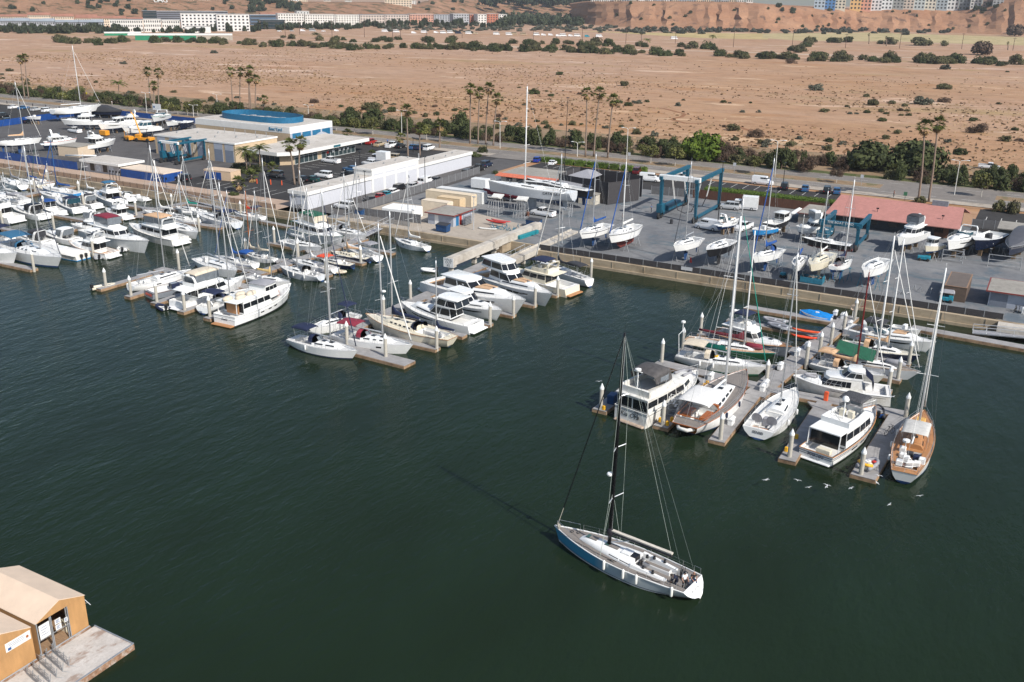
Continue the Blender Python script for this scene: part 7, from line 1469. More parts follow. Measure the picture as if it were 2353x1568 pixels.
for t,x,y,z_,m_,lb in[('1',805,920,2.6,M('sign yellow',(.75,.55,.01),.5,.1,2),'yellow diamond warning sign on the road median'),('1',623,910,2.6,M('sign yellow faded',(.75,.58,.25),.5,.1,2),'faded yellow diamond sign further left on the median'),('8',855,385,2.4,HLGREY,'grey back of a road sign at the junction'),('7',2040,270,2.4,HLGREY,'grey road sign on the median near the big lift'),('7',1075,165,2.2,HLGREY,'small grey road sign below the street lamp'),('8',1255,520,1.6,M('sign green',(.10,.38,.20),.5,.1,2),'pale green sign behind the red roofed shop')]:
 p=at(t,x,y,GZ);mb=MB();mb.tube([(0,0,0),(0,0,z_)],.05,4);o=mb.build('sign_post',STEELG);o.location=(p.x,p.y,GZ);tag(o,lb,'road sign');b=MB();r_=.55
 if 'diamond' in lb:b.loft([[(r_*c,-.06,z_+r_*s+.1)for c,s in((1,0),(0,1),(-1,0),(0,-1))],[(r_*c,-.09,z_+r_*s+.1)for c,s in((1,0),(0,1),(-1,0),(0,-1))]])
 else:b.box(-.4,.4,-.09,-.055,z_-.5,z_+.4)
 b.build('sign_plate',m_,o)
p=at('K',1480,300,GZ);bb=MB();bb.tube([(-1.2,0,0),(-1.2,0,3)],.08,5);bb.tube([(1.2,0,0),(1.2,0,3)],.08,5);o=bb.build('billboard_post',STEELG);o.location=(-190,93,GZ);tag(o,'white billboard with a blue emblem at the back of the left yard','billboard');b=MB();b.box(-2.1,2.1,-.12,-.05,3,5.2);b2_=b.build('board',WHITE,o);b=MB();b.ball((-1.3,-.125,4.1),.45,.02,.45,8);b.build('emblem',M('emblem blue',(.02,.10,.30),.5,.1,2),o)
for q,y_ in[(('2',p_[0],p_[1]),p_[2])for p_ in[(270,330,190),(403,320,180),(700,335,190),(998,345,200),(1257,345,210),(1330,350,260),(1570,355,250),(1895,350,240)]]+[(('3',p_[0],p_[1]),p_[2])for p_ in[(195,370,270),(645,378,255),(1045,405,265),(1500,402,275),(2033,437,285)]]+[(('4',p_[0],p_[1]),p_[2])for p_ in[(220,440,280),(710,445,310),(1207,448,300),(1778,452,305),(2250,465,345)]]:
 p=at(*q,GZ);tp=tip(p,q[0],q[1]+3,y_);h=tp.z-p.z;mb=MB();mb.tube([(0,0,0),(0,0,h)],.28,5,r1=.18);o=mb.build('utility_pole',M('pole timber',(.10,.06,.045),.9,.2,2));o.location=(p.x,p.y,GZ);tag(o,'dark timber utility pole standing in the far wetland','utility pole','utility poles across the far wetland');c=MB();c.box(-1.6,1.6,-.1,.1,h-1.0,h-.75);c.build('crossarm',MATS['pole timber'],o)
for k in range(16):
 o=MB().box(-.1,.1,-.1,.1,0,1.1).build('bollard',BLACK);o.location=(-330+k*8,91.2,GZ+.1);tag(o,'black bollard along the pavement beside the left car park','bollard','black bollards by the car park')
for t,x,y in[('6',135,370),('6',238,380),('J',1295,880),('6',10,365)]:
 p=at(t,x,y,GZ);o=MB().lathe([(.12,0),(.1,1.1)],0,0,8).build('marker_post',ORANGE);o.location=(p.x,p.y,GZ+.01);tag(o,'orange marker post at the parking lot entrance kerb','marker post','orange marker posts')
def crown(seed,n,clumps,leaf,flat=1.0,base=.0,cr=(.26,.42),twig=False):
 "leaf clumps spread through a unit crown (radius 1, height about 1), base at z=0"
 r=random.Random(seed);mb=MB();cs=[]
 for k in range(clumps):
  a=r.uniform(0,6.283);q=r.random()**.5*.72;zz=r.uniform(.12,1)
  w=math.sqrt(max(.05,1-(zz-.35)**2*1.6));cs.append((q*w*math.cos(a),q*w*math.sin(a),base+(zz*.72)*flat*(1-.25*q),r.uniform(*cr)))
 for k in range(n):
  c=cs[k%clumps];u=r.uniform(-1,1);a=r.uniform(0,6.283);s=math.sqrt(1-u*u);d=Vector((s*math.cos(a),s*math.sin(a),u*.8));p=Vector(c[:3])+d*c[3]*r.uniform(.75,1.08)
  if p.z<0:p.z=abs(p.z)*.5
  nr=(d+Vector((r.uniform(-.7,.7),r.uniform(-.7,.7),r.uniform(-.2,.9)))).normalized();t=nr.cross(Vector((r.uniform(-1,1),r.uniform(-1,1),r.uniform(-1,1)))).normalized();b2=nr.cross(t);l=leaf*r.uniform(.6,1.35);w=l*(.16 if twig else .62)
  mb.add([p-t*l,p+b2*w,p+t*l,p-b2*w],[(0,1,2,3)])
 return mb
LG=leafmat('dark green leaves',(.022,.032,.012),(.080,.092,.032),(.13,.105,.045));LO=leafmat('olive scrub leaves',(.045,.046,.02),(.13,.12,.055),(.2,.145,.08));LB=leafmat('brown dry twigs',(.045,.030,.022),(.13,.085,.058),(.17,.125,.09));LV=leafmat('vivid green leaves',(.028,.055,.006),(.14,.20,.022));LS=leafmat('grey green saltbush',(.05,.056,.042),(.14,.14,.10),(.2,.16,.13))
LFAR=leafmat('far tree leaves',(.018,.026,.014),(.058,.068,.036));LH=leafmat('clipped hedge leaves',(.03,.06,.008),(.13,.19,.03));LM=leafmat('median tree leaves',(.045,.05,.014),(.15,.15,.045),(.2,.16,.07))
BARK=M('grey bark',(.26,.23,.20),.9,.2,3);BARKP=M('pale bark',(.52,.48,.42),.85,.15,3);BARKB=M('brown bark',(.13,.09,.065),.95,.25,3)
CR={}
def cm(key,mat,*a,**k):
 if key not in CR:CR[key]=crown(*a,**k).mesh('crown',mat)
 return CR[key]
DOME=[cm(('d',i),LG,10+i,2000,26,.072,cr=(.14,.36))for i in range(5)];OLV=[cm(('o',i),LO,20+i,1700,26,.075,cr=(.12,.34))for i in range(5)];BRN=[cm(('b',i),LB,30+i,1500,22,.11,twig=True,cr=(.14,.36))for i in range(4)];SLT=[cm(('s',i),LS,40+i,1200,20,.085,cr=(.12,.32))for i in range(3)];FART=[cm(('f',i),LFAR,50+i,600,16,.14,cr=(.16,.36))for i in range(5)]
def stem(mb_h=.35,n=3,seed=1,spread=.45,top=.6,r=.05):
 rr=random.Random(seed);mb=MB();mb.tube([(0,0,-.05),(.02,0,mb_h*.6),(0,.02,mb_h)],r,6,r1=r*.75)
 for k in range(n):
  a=6.283*k/n+rr.uniform(-.4,.4);mb.tube([(0,.0,mb_h*.85),(spread*.5*math.cos(a),spread*.5*math.sin(a),mb_h+(top-mb_h)*.5),(spread*math.cos(a),spread*math.sin(a),top)],r*.55,5,r1=r*.2)
 return mb
TRK=stem(.28,4,3,.5,.62,.05).mesh('trunk',BARKB);TRKP=stem(.42,4,5,.42,.78,.035).mesh('trunk',BARKP);TRKF=stem(.4,3,6,.3,.7,.05).mesh('trunk',BARKB)
def bush(p,w,h,meshes,label,grp,cat='bush',trunk=None,name='bush',lift=0,z=None):
 me=rnd.choice(meshes);o=obj(name,None if trunk else me)if not trunk else bpy.data.objects.new(name,None)
 if trunk:
  COL.objects.link(o);c=obj('crown',me,o);c.location=(0,0,lift);t=obj('trunk',trunk,o);c.scale=(1,1,1-lift)
 o.location=(p.x,p.y,(GZ-.05 if z is None else z));o.scale=(w/2,w/2*rnd.uniform(.85,1.15),h);o.rotation_euler=(0,0,rnd.uniform(0,6.28));return tag(o,label,cat,grp)
x=-470.0
while x<190:
 x+=rnd.uniform(2.4,4.6)if x>-330 else rnd.uniform(4,8)
 for row in range(2 if x<-40 else 3):
  y=115+row*6.5+rnd.uniform(-2.2,2.2);k=rnd.random();s=rnd.uniform(.8,1.25)
  if 30<x<60 and row<2 and k<.5:continue
  p=Vector((x+rnd.uniform(-1.5,1.5),y,0))
  if k<.40:bush(p,5.6*s,(4.4 if x>-250 else 3.6)*s,DOME,'dark green bushy tree in the thicket beyond the road','dark trees beyond the road','tree',TRK,'thicket_tree',.12)
  elif k<.68:bush(p,4.6*s,3.6*s,BRN,'brown leafless shrub in the thicket beyond the road','brown shrubs beyond the road',name='dry_shrub')
  elif k<.92:bush(p,4.2*s,2.8*s,OLV,'olive green shrub in the thicket beyond the road','olive shrubs beyond the road',name='shrub')
  else:bush(p,3.2*s,5.2*s,DOME,'narrow dark tree rising from the thicket beyond the road','narrow trees beyond the road','tree',TRK,'thicket_tree',.1)
for k in range(70):
 p=Vector((rnd.uniform(-420,180),rnd.uniform(128,160)+abs(rnd.gauss(0,8)),0));bush(p,rnd.uniform(2,4.5),rnd.uniform(1.2,2.4),OLV+SLT,'pale scrub bush on the wetland edge behind the thicket','scrub behind the thicket',name='scrub_bush')
for t,x,y,w,h,mm,lb in[('3',1760,1470,15,9.5,[cm(('v',0),LV,61,2600,34,.085,cr=(.2,.32))],'big bright green spreading tree on the far roadside'),('8',900,240,14,8.5,[cm(('g',0),LG,62,2200,30,.09)],'big dark green tree left of the twin palms on the far roadside'),('8',1330,270,17,9.5,[cm(('g',1),LG,63,2200,30,.09)],'broad dark green tree behind the twin palms on the far roadside'),('8',120,230,9,7,DOME,'round dark tree behind the street lamp on the far roadside'),('8',360,260,7,5.5,BRN,'round brown tree left of the bare median tree'),('3',1960,1490,7,7,BRN,'dark brown dead tree at the right side of the big bright tree'),('2',870,1130,9,6.5,DOME,'dark windswept tree behind the median, right of the boat store'),('2',1080,1140,10,6.5,DOME,'second dark windswept tree behind the median'),('2',1880,1190,10,7.5,DOME,'dark tree left of the three tall palms')]:
 bush(at(t,x,y,GZ),w,h,mm,lb,None,'tree',TRK,'roadside_tree',.1)
MEDC=[cm(('m',i),LM,70+i,620,13,.10)for i in range(3)]
for t,x,y,sc in[('7',1275,178,1),('7',1497,203,1.1),('7',2228,275,1),('8',628,358,.8),('8',1958,488,1.15),('2',738,1203,.8),('2',905,1220,.95),('2',1075,1240,1.1),('2',1570,1290,1),('2',1708,1305,.9),('1',745,900,1),('1',580,945,.9),('1',465,905,.9),('1',1725,1060,1),('1',1820,1070,1.1),('1',1545,1050,1),('1',1635,1055,.7),('3',1190,1430,.7)]:
 p=at(t,x,y,GZ);bush(p,5.4*sc,5.4*sc,MEDC if not(t=='8' and x==628)else BRN,'small street tree with a pale forked trunk on the road median' if not(t=='8' and x==628)else 'leafless street tree on the median behind the red roofed shop','pale trunked trees on the median' if not(t=='8' and x==628)else None,'tree',TRKP,'street_tree',.42)
def hedge(x0,x1,y0,y1,h,label,grp=None):
 r=random.Random(int(x0*7+y0));mb=MB();L_,W_2=x1-x0,y1-y0;n=int((L_*h*2+W_2*h*2+L_*W_2)*26);
 mb.box(.15,L_-.15,.15,W_2-.15,0,h-.15)
 for k in range(min(n,9000)):
  f=r.random()*(L_*h*2+W_2*h*2+L_*W_2)
  if f<L_*W_2:p=Vector((r.uniform(0,L_),r.uniform(0,W_2),h));nr=Vector((0,0,1))
  elif f<L_*W_2+L_*h*2:s=r.random()<.5;p=Vector((r.uniform(0,L_),0 if s else W_2,r.uniform(0,h)));nr=Vector((0,-1 if s else 1,.2))
  else:s=r.random()<.5;p=Vector((0 if s else L_,r.uniform(0,W_2),r.uniform(0,h)));nr=Vector((-1 if s else 1,0,.2))
  p+=Vector((r.uniform(-.1,.1),r.uniform(-.1,.1),r.uniform(-.12,.12)*(1+math.sin(p.x*1.3))))
  nr=(nr+Vector((r.uniform(-.6,.6),r.uniform(-.6,.6),r.uniform(-.3,.6)))).normalized();t=nr.cross(Vector((r.uniform(-1,1),r.uniform(-1,1),r.uniform(-1,1)))).normalized();b2=nr.cross(t);l=r.uniform(.10,.2);mb.add([p-t*l,p+b2*l*.6,p+t*l,p-b2*l*.6],[(0,1,2,3)])
 o=mb.build('hedge',LH);o.location=(x0,y0,GZ);return tag(o,label,'hedge',grp)
for xa,xb in((285,392),(397,495),(505,595),(605,702),(715,812),(816,920),(935,1020),(1042,1155),(1178,1285)):
 p,q=at('7',xa,165+.088*(xa-285),GZ),at('7',xb,165+.088*(xb-285),GZ);hedge(p.x,q.x-.2,86.5,88.0,1.5,'clipped box hedge block along the road side of the front parking lot','clipped hedge blocks')
hedge(24.5,57,64.2,67,2.3,'long unclipped bright green hedge behind the rust brown fence')
hedge(57,66,72,75,1.3,'low round hedge at the left end behind the red roofed shop')
for t,x,y,w,h in[('2',1065,1400,3,1),('6',2010,115,5,1.6),('6',2080,80,3.4,2.4),('8',1400,540,4,1.8),('J',1010,745,5,2),('J',1120,740,5,2.3),('J',950,700,5,2),('8',2120,620,4,3),('8',2260,640,4,3.6),('5',2150,470,3,1),('J',1200,680,3,1.6),('O',510,230,2,1.3)]:
 bush(at(t,x,y,GZ),w,h,OLV+DOME,'low planted shrub in the parking lot borders','planted shrubs of the lots','shrub',name='planted_shrub')
for t,L_ in{'3':[(65,810,40),(200,865,120),(320,845,40),(360,885,75),(470,840,30),(540,850,30),(110,968,50),(190,1010,60),(390,1000,35),(465,975,40),(980,950,90),(1070,975,100),(1150,950,110),(1240,940,60),(980,990,40),(1095,1110,50),(770,1100,40),(230,1120,60),(1005,1170,60),(1575,925,45),(1945,945,75),(2000,950,40),(2190,950,40),(1530,975,80),(2115,1035,60),(2270,1035,55),(745,648,22),(1030,790,120),(440,690,90),(625,870,60),(2030,1200,160),(2230,1260,200),(1950,1170,60),(2080,1195,40),(450,1155,60),(550,1140,60),(640,1150,50),(330,1180,90),(860,1180,80)],'4':[(440,830,150),(1610,820,140),(1430,960,220),(1610,940,130),(895,890,80),(1140,955,85),(960,970,130),(725,985,50),(1260,980,70),(1215,1020,80),(1280,1025,60),(520,1030,110),(750,1050,60),(815,1050,50),(910,1040,70),(1040,1030,70),(1085,1050,60),(1225,1065,50),(1290,1065,60),(1050,1115,90),(1190,1230,80),(1080,1280,90),(560,1305,100),(680,1330,90),(800,1350,70),(1890,1115,100),(1930,1220,220),(2270,1200,75),(1650,1310,90),(1000,1380,210),(1480,1350,130),(1340,1360,140),(1770,1420,130),(2310,1300,90),(2180,1300,120),(230,1215,35),(290,1280,80),(2120,960,60),(1630,640,110),(2200,665,40),(210,585,110)],'2':[(1425,862,30),(1495,920,40),(1195,955,55),(1265,965,60),(1560,980,40),(1640,985,60),(1830,1020,65),(1930,1015,60),(2005,1005,40),(2070,1000,30),(2225,1075,80),(2290,1100,65),(2065,1075,45),(1660,1060,80),(870,1010,70),(780,985,60),(1060,1010,200),(1250,1030,120),(535,945,110),(1230,545,35),(1715,500,22),(1820,630,15),(735,552,20),(930,615,15)],'1':[(1970,490,75),(85,655,70),(15,690,50),(945,645,30),(1135,590,70)]}.items():
 for x_,y_,w_ in L_:
  p=at(t,x_,y_,GZ);d=(p-CAMP).length;w=w_*.25/FPX*d*1.05;kd=rnd.random()
  bush(p,w,w*rnd.uniform(.34,.5),DOME+OLV if kd<.6 else SLT+BRN,'lone dark bush dotting the dry wetland' if kd<.6 else 'lone greyish dead bush dotting the dry wetland','green bushes on the wetland' if kd<.6 else 'grey bushes on the wetland',name='wetland_bush')
def scrubline(t,pts,n,w0,w1,label,grp,meshes):
 for k in range(n):
  f=rnd.random()*(len(pts)-1);i=int(f);g=f-i;x_=pts[i][0]*(1-g)+pts[i+1][0]*g;y_=pts[i][1]*(1-g)+pts[i+1][1]*g+rnd.gauss(0,7)
  p=at(t,x_,y_,GZ);d=(p-CAMP).length;w=rnd.uniform(w0,w1)*.25/FPX*d;bush(p,w,w*rnd.uniform(.4,.62),meshes,label,grp,name='levee_bush')
scrubline('2',[(0,432),(600,430),(900,450),(1500,440),(1950,455),(2353,465)],62,60,150,'dark bush in the scrub line along the levee path','levee bushes',DOME+OLV)
scrubline('3',[(0,470),(600,478),(1100,495),(1600,520),(2353,530)],44,70,170,'dark bush in the scrub line along the levee path','levee bushes',DOME+OLV)
scrubline('4',[(0,540),(800,560),(1500,575),(2353,605)],46,80,180,'dark bush in the scrub line along the levee path','levee bushes',DOME+OLV)
scrubline('1',[(430,390),(900,395),(1700,385),(2353,420)],40,60,130,'dark bush in the scrub line along the levee path','levee bushes',DOME+OLV)
scrubline('2',[(30,350),(560,365),(900,370),(1400,380),(2000,400)],20,60,120,'bush on the pale ground behind the levee path','bushes behind the levee',OLV+DOME)
scrubline('3',[(0,400),(400,410),(900,420),(1500,440),(1950,455)],26,70,150,'bush on the pale ground behind the levee path','bushes behind the levee',OLV+DOME)
scrubline('4',[(0,465),(300,470),(400,395),(1400,410)],16,70,150,'bush on the pale ground behind the levee path','bushes behind the levee',OLV+DOME)
lev=[]
for t,L_ in(('2',[(-300,385),(0,380),(600,385),(1000,398),(1700,405),(2353,430)]),('3',[(300,450),(900,455),(1500,465),(2353,488)]),('4',[(300,500),(700,520),(1400,532),(2353,560),(2900,580)])):
 lev+=[at(t,x_,y_,GZ)for x_,y_ in L_]
mb=MB()
for p,q in zip(lev[:-1],lev[1:]):mb.quad((p.x-3.3,p.y-5.5,GZ+.03),(q.x-3.3,q.y-5.5,GZ+.03),(q.x+3.3,q.y+5.5,GZ+.03),(p.x+3.3,p.y+5.5,GZ+.03))
tag(mb.build('levee_path',PATHM),kind='structure')
def soil(name,t,pts,mat,z):P=[at(t,x_,y_,GZ)for x_,y_ in pts];sheet(name,[(p.x,p.y)for p in P],z,mat)
soil('far_field','3',[(300,275),(1100,300),(2353,310),(2353,365),(1700,350),(900,300)],groundmat('straw field',(.40,.30,.13),(.52,.40,.20),(.28,.24,.10),.03),GZ+.03)
soil('far_field','4',[(-50,310),(900,300),(2353,345),(2353,420),(1200,385),(300,375),(-50,350)],groundmat('straw field right',(.38,.30,.15),(.50,.40,.22),(.22,.22,.09),.03),GZ+.034)
for pts,w in(([(1230,985),(1400,1000),(1480,1020),(1590,1050),(1560,1075),(1450,1100)],.8),([(1480,1105),(1600,1135),(1760,1135)],.8),([(2060,1160),(2180,1200),(2270,1230)],.9),([(1060,950),(1080,900),(1050,930)],.5)):
 P=[at('3',x_,y_,GZ)for x_,y_ in pts];mb=MB()
 for p,q in zip(P[:-1],P[1:]):strip3(mb,(p.x,p.y),(q.x,q.y),w*2,GZ-.05,GZ+.02)
 tag(mb.build('dirt_path',M('rust trail soil',(.25,.11,.045),.95,.15,.5)),kind='structure')
PG=leafmat('palm fronds',(.03,.045,.012),(.14,.15,.035));PD=leafmat('dead palm skirt',(.12,.07,.03),(.34,.22,.10));PTRK=M('palm trunk',(.23,.17,.13),.95,.2,1.2,stretch=(1,1,8))
def fanhead(seed,n=34,r=1.9,skirt=16):
 rr=random.Random(seed);g=MB();d=MB()
 for k in range(n+skirt):
  dead=k>=n;a=rr.uniform(0,6.283);el=rr.uniform(-.45,1.35)if not dead else rr.uniform(-1.35,-.55)
  L_=r*rr.uniform(.75,1.0)*(.75 if dead else 1);dr=Vector((math.cos(a)*math.cos(el),math.sin(a)*math.cos(el),math.sin(el)));sdv=Vector((-math.sin(a),math.cos(a),0));up=dr.cross(sdv);c=dr*L_*.52;mb=d if dead else g
  mb.add([(0,0,0),tuple(c+sdv*.03),tuple(c-sdv*.03)],[(0,1,2)])
  for j in range(7):
   b2=(j-3)*.30;t_=c+(dr*math.cos(b2)+sdv*math.sin(b2))*L_*.55*rr.uniform(.85,1.1)-Vector((0,0,.12+.25*abs(math.sin(b2))));m2=(c+t_)*.5;wv=(sdv*math.cos(b2)-dr*math.sin(b2))*.10
   mb.add([tuple(c),tuple(m2+wv+up*.04),tuple(t_),tuple(m2-wv+up*.04)],[(0,1,2,3)])
 return g.mesh('fronds',PG),d.mesh('dead_fronds',PD)
def feather(seed,n=18,r=2.6):
 rr=random.Random(seed);g=MB()
 for k in range(n):
  a=6.283*k/n*1.618*5;el=rr.uniform(.1,1.25);L_=r*rr.uniform(.8,1.1);h0=Vector((math.cos(a),math.sin(a),0));sdv=Vector((-math.sin(a),math.cos(a),0));pts=[]
  for j in range(8):q=j/7;pts.append(h0*(L_*q*math.cos(el*(1-q*.4)))+Vector((0,0,L_*(math.sin(el)*q-.62*q*q))))
  for j in range(1,8):
   for s in(1,-1):
    b2=pts[j];w=.62*math.sin(math.pi*(j+.6)/8.6);e_=b2+sdv*s*w+(pts[j]-pts[j-1]).normalized()*w*.6-Vector((0,0,w*.35));f=pts[j-1];g.add([tuple(f),tuple(b2),tuple(e_)],[(0,1,2)])
 return g.mesh('fronds',PG)
FAN=[fanhead(s)for s in(1,2,3)];FEA=[feather(s)for s in(1,2)]
def palm(t,x,y,t2,x2,y2,label,grp,kind='fan',s=1.0,rt=.22):
 p=at(t,x,y,GZ);q=tip(p,t2,x2,y2);h=q.z-p.z;e=empty('fan_palm' if kind=='fan' else 'feather_palm',(p.x,p.y,GZ-.05),0,label,'palm tree',grp);d=Vector((q.x-p.x,q.y-p.y,h))
 mb=MB();mb.tube([(0,0,0),tuple(d*.08+Vector((0,0,0))),(d.x*.22,d.y*.22,h*.4),(d.x*.62,d.y*.62,h*.75),tuple(d)],rt*1.35,7,r1=rt*.72);mb.build('trunk',PTRK,e,smooth=True);a=rnd.uniform(0,6)
 if kind=='fan':
  g,dd=rnd.choice(FAN);o=obj('fronds',g,e);o.location=d;o.rotation_euler=(0,0,a);o.scale=(s,)*3;o2=obj('dead_fronds',dd,e);o2.location=d-Vector((0,0,.25*s));o2.rotation_euler=(0,0,a);o2.scale=(s,)*3
 else:o=obj('fronds',rnd.choice(FEA),e);o.location=d;o.rotation_euler=(0,0,a);o.scale=(s,)*3
for a in[('1',228,905,'1',185,545,'tall palm, left of the far left pair'),('1',264,905,'1',228,530,'tall palm, right of the far left pair'),('1',1392,1000,'1',1357,655,'palm, left of the three beyond the left yard'),('1',1465,1030,'1',1455,665,'palm, tallest right one of the three beyond the left yard'),('1',1426,1040,'1',1412,785,'palm, shortest of the three beyond the left yard'),('1',2143,1012,'1',2120,660,'palm, leftmost of the clump behind the boat store'),('1',2208,1012,'1',2210,660,'palm, second in the clump behind the boat store'),('1',2293,1018,'1',2290,640,'tallest palm of the clump behind the boat store'),('1',2310,1018,'1',2285,715,'shorter palm in the clump behind the boat store'),('1',2350,1018,'2',0,725,'palm, rightmost of the clump behind the boat store'),('2',82,1032,'2',75,910,'short palm right behind the boat store roof'),('2',1397,1452,'2',1385,1010,'big palm in the parking lot by the long pale shed'),('2',1506,1432,'2',1505,1180,'yellowish palm in the parking lot'),('2',1688,1362,'2',1690,1140,'shaggy palm at the road end of the parking lot'),('2',1968,1322,'2',1972,815,'tall slim palm, leftmost of four on the median'),('2',2040,1326,'2',2055,850,'tall slim palm, second of four on the median'),('2',2110,1330,'2',2140,810,'tall slim palm, third of four on the median'),('2',2180,1340,'2',2220,905,'slim palm, shortest and rightmost of four on the median'),('3',675,1442,'3',690,855,'tall slim palm, left of three on the median near the black mast'),('3',750,1442,'3',808,850,'tallest slim palm, middle of three on the median near the black mast'),('3',878,1452,'3',930,915,'slim palm, right of three on the median near the black mast'),('8',1383,540,'4',1440,1160,'very tall windblown palm, left of the pair behind the red roof'),('8',1478,532,'4',1562,1135,'very tall windblown palm, right of the pair behind the red roof'),('J',1556,880,'J',1492,440,'left palm of the twin pair in front of the showroom'),('J',1604,880,'J',1612,415,'right palm of the twin pair in front of the showroom')]:
 palm(*a,'tall palms',s=1.25 if a[0]not in('J',)and a[1]not in(82,)else 1.15)
for a in[('J',1312,745,'J',1315,695,'short palm by the showroom steps'),('J',1090,850,'J',1085,775,'short palm on the parking lot island by the shed'),('J',945,955,'J',940,855,'short palm nearest the promenade'),('2',1330,1318,'2',1330,1265,'short palm on the road median'),('2',840,1262,'2',840,1225,'short palm near the boat store lawn')]:
 palm(*a,'short palms',s=1.1,rt=.3)
for a in[('1',1092,880,'1',1092,770,'date palm above the thicket beyond the road',1.7),('J',1035,745,'J',1012,505,'feathery palm, left of two by the showroom corner',1.25),('J',1070,725,'J',1062,560,'feathery palm, middle one by the showroom corner',1.1),('J',1176,705,'J',1172,490,'feathery palm, right of two by the showroom corner',1.3),('2',555,355,'2',555,320,'squat palm clump on the far wetland',2.4),('3',1245,405,'3',1245,370,'squat palm by the dead trunk on the far wetland',2.0),('3',1847,370,'3',1847,335,'lone squat palm in the far field',2.0)]:
 palm(*a[:7],'feather palms','fea',a[7],.16)
for t,x,y,y2,lb in[('3',1190,405,310,'tall ragged dead palm trunk on the far wetland'),('4',928,405,320,'ragged palm stump, left one in the far right field'),('4',1088,425,345,'ragged palm stump, right one in the far right field'),('4',2205,460,395,'ragged dead palm stump at the far right')]:
 palm(t,x,y,t,x,y2,lb,None,'fan',.9,.5)
for t,x,y,w,h,lb in[('4',1400,420,190,9,'wide grey tree in the far right field'),('4',1620,425,70,6,'small dark tree right of the wide grey one'),('4',1960,505,190,12,'large brown round tree near the levee at the right'),('4',2265,335,170,16,'large dark tree below the bluff at the right')]:
 p=at(t,x,y,GZ if y>200 else GZ);d=(p-CAMP).length;bush(p,w*.25/FPX*d,h,[cm(('w',1),LO,81,1200,24,.11)]if h<12 else[cm(('w',2),LB,82,1500,26,.11)],lb,None,'tree',TRK,'wetland_tree',.1)
def fp(x,y,dist):
 d=ray('0',x,y);h=math.hypot(d.x,d.y);return CAMP+d*(dist/h)
def hdist(p):return math.hypot(p.x-CAMP.x,p.y-CAMP.y)
def interp(tab,x):
 for(a,va),(b2,vb)in zip(tab[:-1],tab[1:]):
  if a<=x<=b2:return va+(vb-va)*(x-a)/(b2-a)
 return tab[0][1]if x<tab[0][0]else tab[-1][1]
def hillmat(name,c1,c2,scrub,amt):
 m,nt,N,L,b=_new(name);n1=noise(N,L,.018,6,.7);n2=noise(N,L,.05,6,.7,stretch=(1,1,.5));n3=noise(N,L,.3,4,.7)
 c=ramp(N,L,n1.outputs['Fac'],[(.35,c1),(.65,c2)]).outputs[0];c=mixc(N,L,ramp(N,L,n2.outputs['Fac'],[(amt,(0,0,0)),(amt+.10,(.9,.9,.9))]).outputs[0],c,scrub);c=mixc(N,L,.5,c,ramp(N,L,n3.outputs['Fac'],[(.3,(.6,.6,.6)),(.65,(1.1,1.1,1.1))]).outputs[0],'MULTIPLY')
 L.new(c,b.inputs['Base Color']);b.inputs['Roughness'].default_value=.95;b.inputs['Specular IOR Level'].default_value=.1;return m
HILL={}
def hill(key,toe,top,x0,x1,depth,mat,step=14,nr=9,rough=2.5,pow_=1.0):
 r=random.Random(5);mb=MB();rows=nr+3;cols=int((x1-x0)/step)+1;G=[]
 for i in range(cols):
  x=x0+step*i;tp_=at('0',x,interp(toe,x),GZ-1);d0=hdist(tp_);q=fp(x,interp(top,x),d0+depth);col=[];gul=r.uniform(-1,1)
  for j in range(nr+1):
   f=j/nr;s=f**pow_;z=tp_.z+(q.z-tp_.z)*(s*s*(3-2*s)*.4+s*.6);p=tp_.lerp(q,f);a=rough*math.sin(math.pi*f);p=Vector((p.x+r.uniform(-a,a),p.y+gul*a*2.2+r.uniform(-a,a),z+r.uniform(-a,a)*.35));col.append(p)
  e_=q+(q-tp_).normalized()*60;col+=[Vector((e_.x,e_.y,q.z+1)),fp(x,interp(top,x)-4,d0+depth+2500)];G.append(col)
 for i in range(cols-1):
  for j in range(rows-2):mb.quad(G[i][j],G[i+1][j],G[i+1][j+1],G[i][j+1])
 HILL[key]=(x0,step,G,nr);return tag(mb.build('hills',mat,smooth=True),kind='structure')
def hp(key,x,f):
 x0,step,G,nr=HILL[key];u=min(len(G)-1.001,max(0,(x-x0)/step));i=int(u);g=u-i;v=f*nr;j=min(nr-1,int(v));h=v-j
 return(G[i][j]*(1-g)+G[i+1][j]*g)*(1-h)+(G[i][j+1]*(1-g)+G[i+1][j+1]*g)*h
hill('L',[(-300,56),(300,52),(520,48),(700,48),(860,46),(1000,40),(1150,36)],[(-300,-14),(120,-7),(380,-2),(460,2),(640,-2),(700,6),(860,7),(960,9),(1000,-2),(1150,2),(1345,4)],-300,1345,230,hillmat('dry bluff left',(.27,.145,.085),(.36,.205,.125),(.075,.07,.035),.50))
hill('R',[(1310,46),(1360,60),(1450,66),(1600,70),(1750,74),(2000,74),(2200,78),(2353,84),(2700,92)],[(1310,10),(1345,5),(1500,4),(1700,6),(1780,13),(1900,19),(1985,24),(2050,19),(2200,22),(2270,12),(2353,-8),(2700,-8)],1310,2700,95,hillmat('dry bluff right',(.30,.155,.09),(.38,.215,.13),(.105,.07,.055),.56),rough=3.2)
LW=M('whitewashed letters',(.72,.71,.68),.8,.06,.2)
a_,b_=hp('L',350,.72),hp('L',395,.72);c_=hp('L',372,.94);up_=(hp('L',372,.98)-hp('L',372,.55));o_=hp('L',371,.80);dd=(CAMP-o_).normalized()
letters('hillside_letters','LMU',13,LW,None,frame(o_+dd*4+Vector((0,0,1.5)),b_-a_,up_+Vector((0,0,up_.length*.25))),.3,shear=.35);tag(bpy.data.objects['hillside_letters'],'huge white letters LMU laid out on the dry hillside','letters')
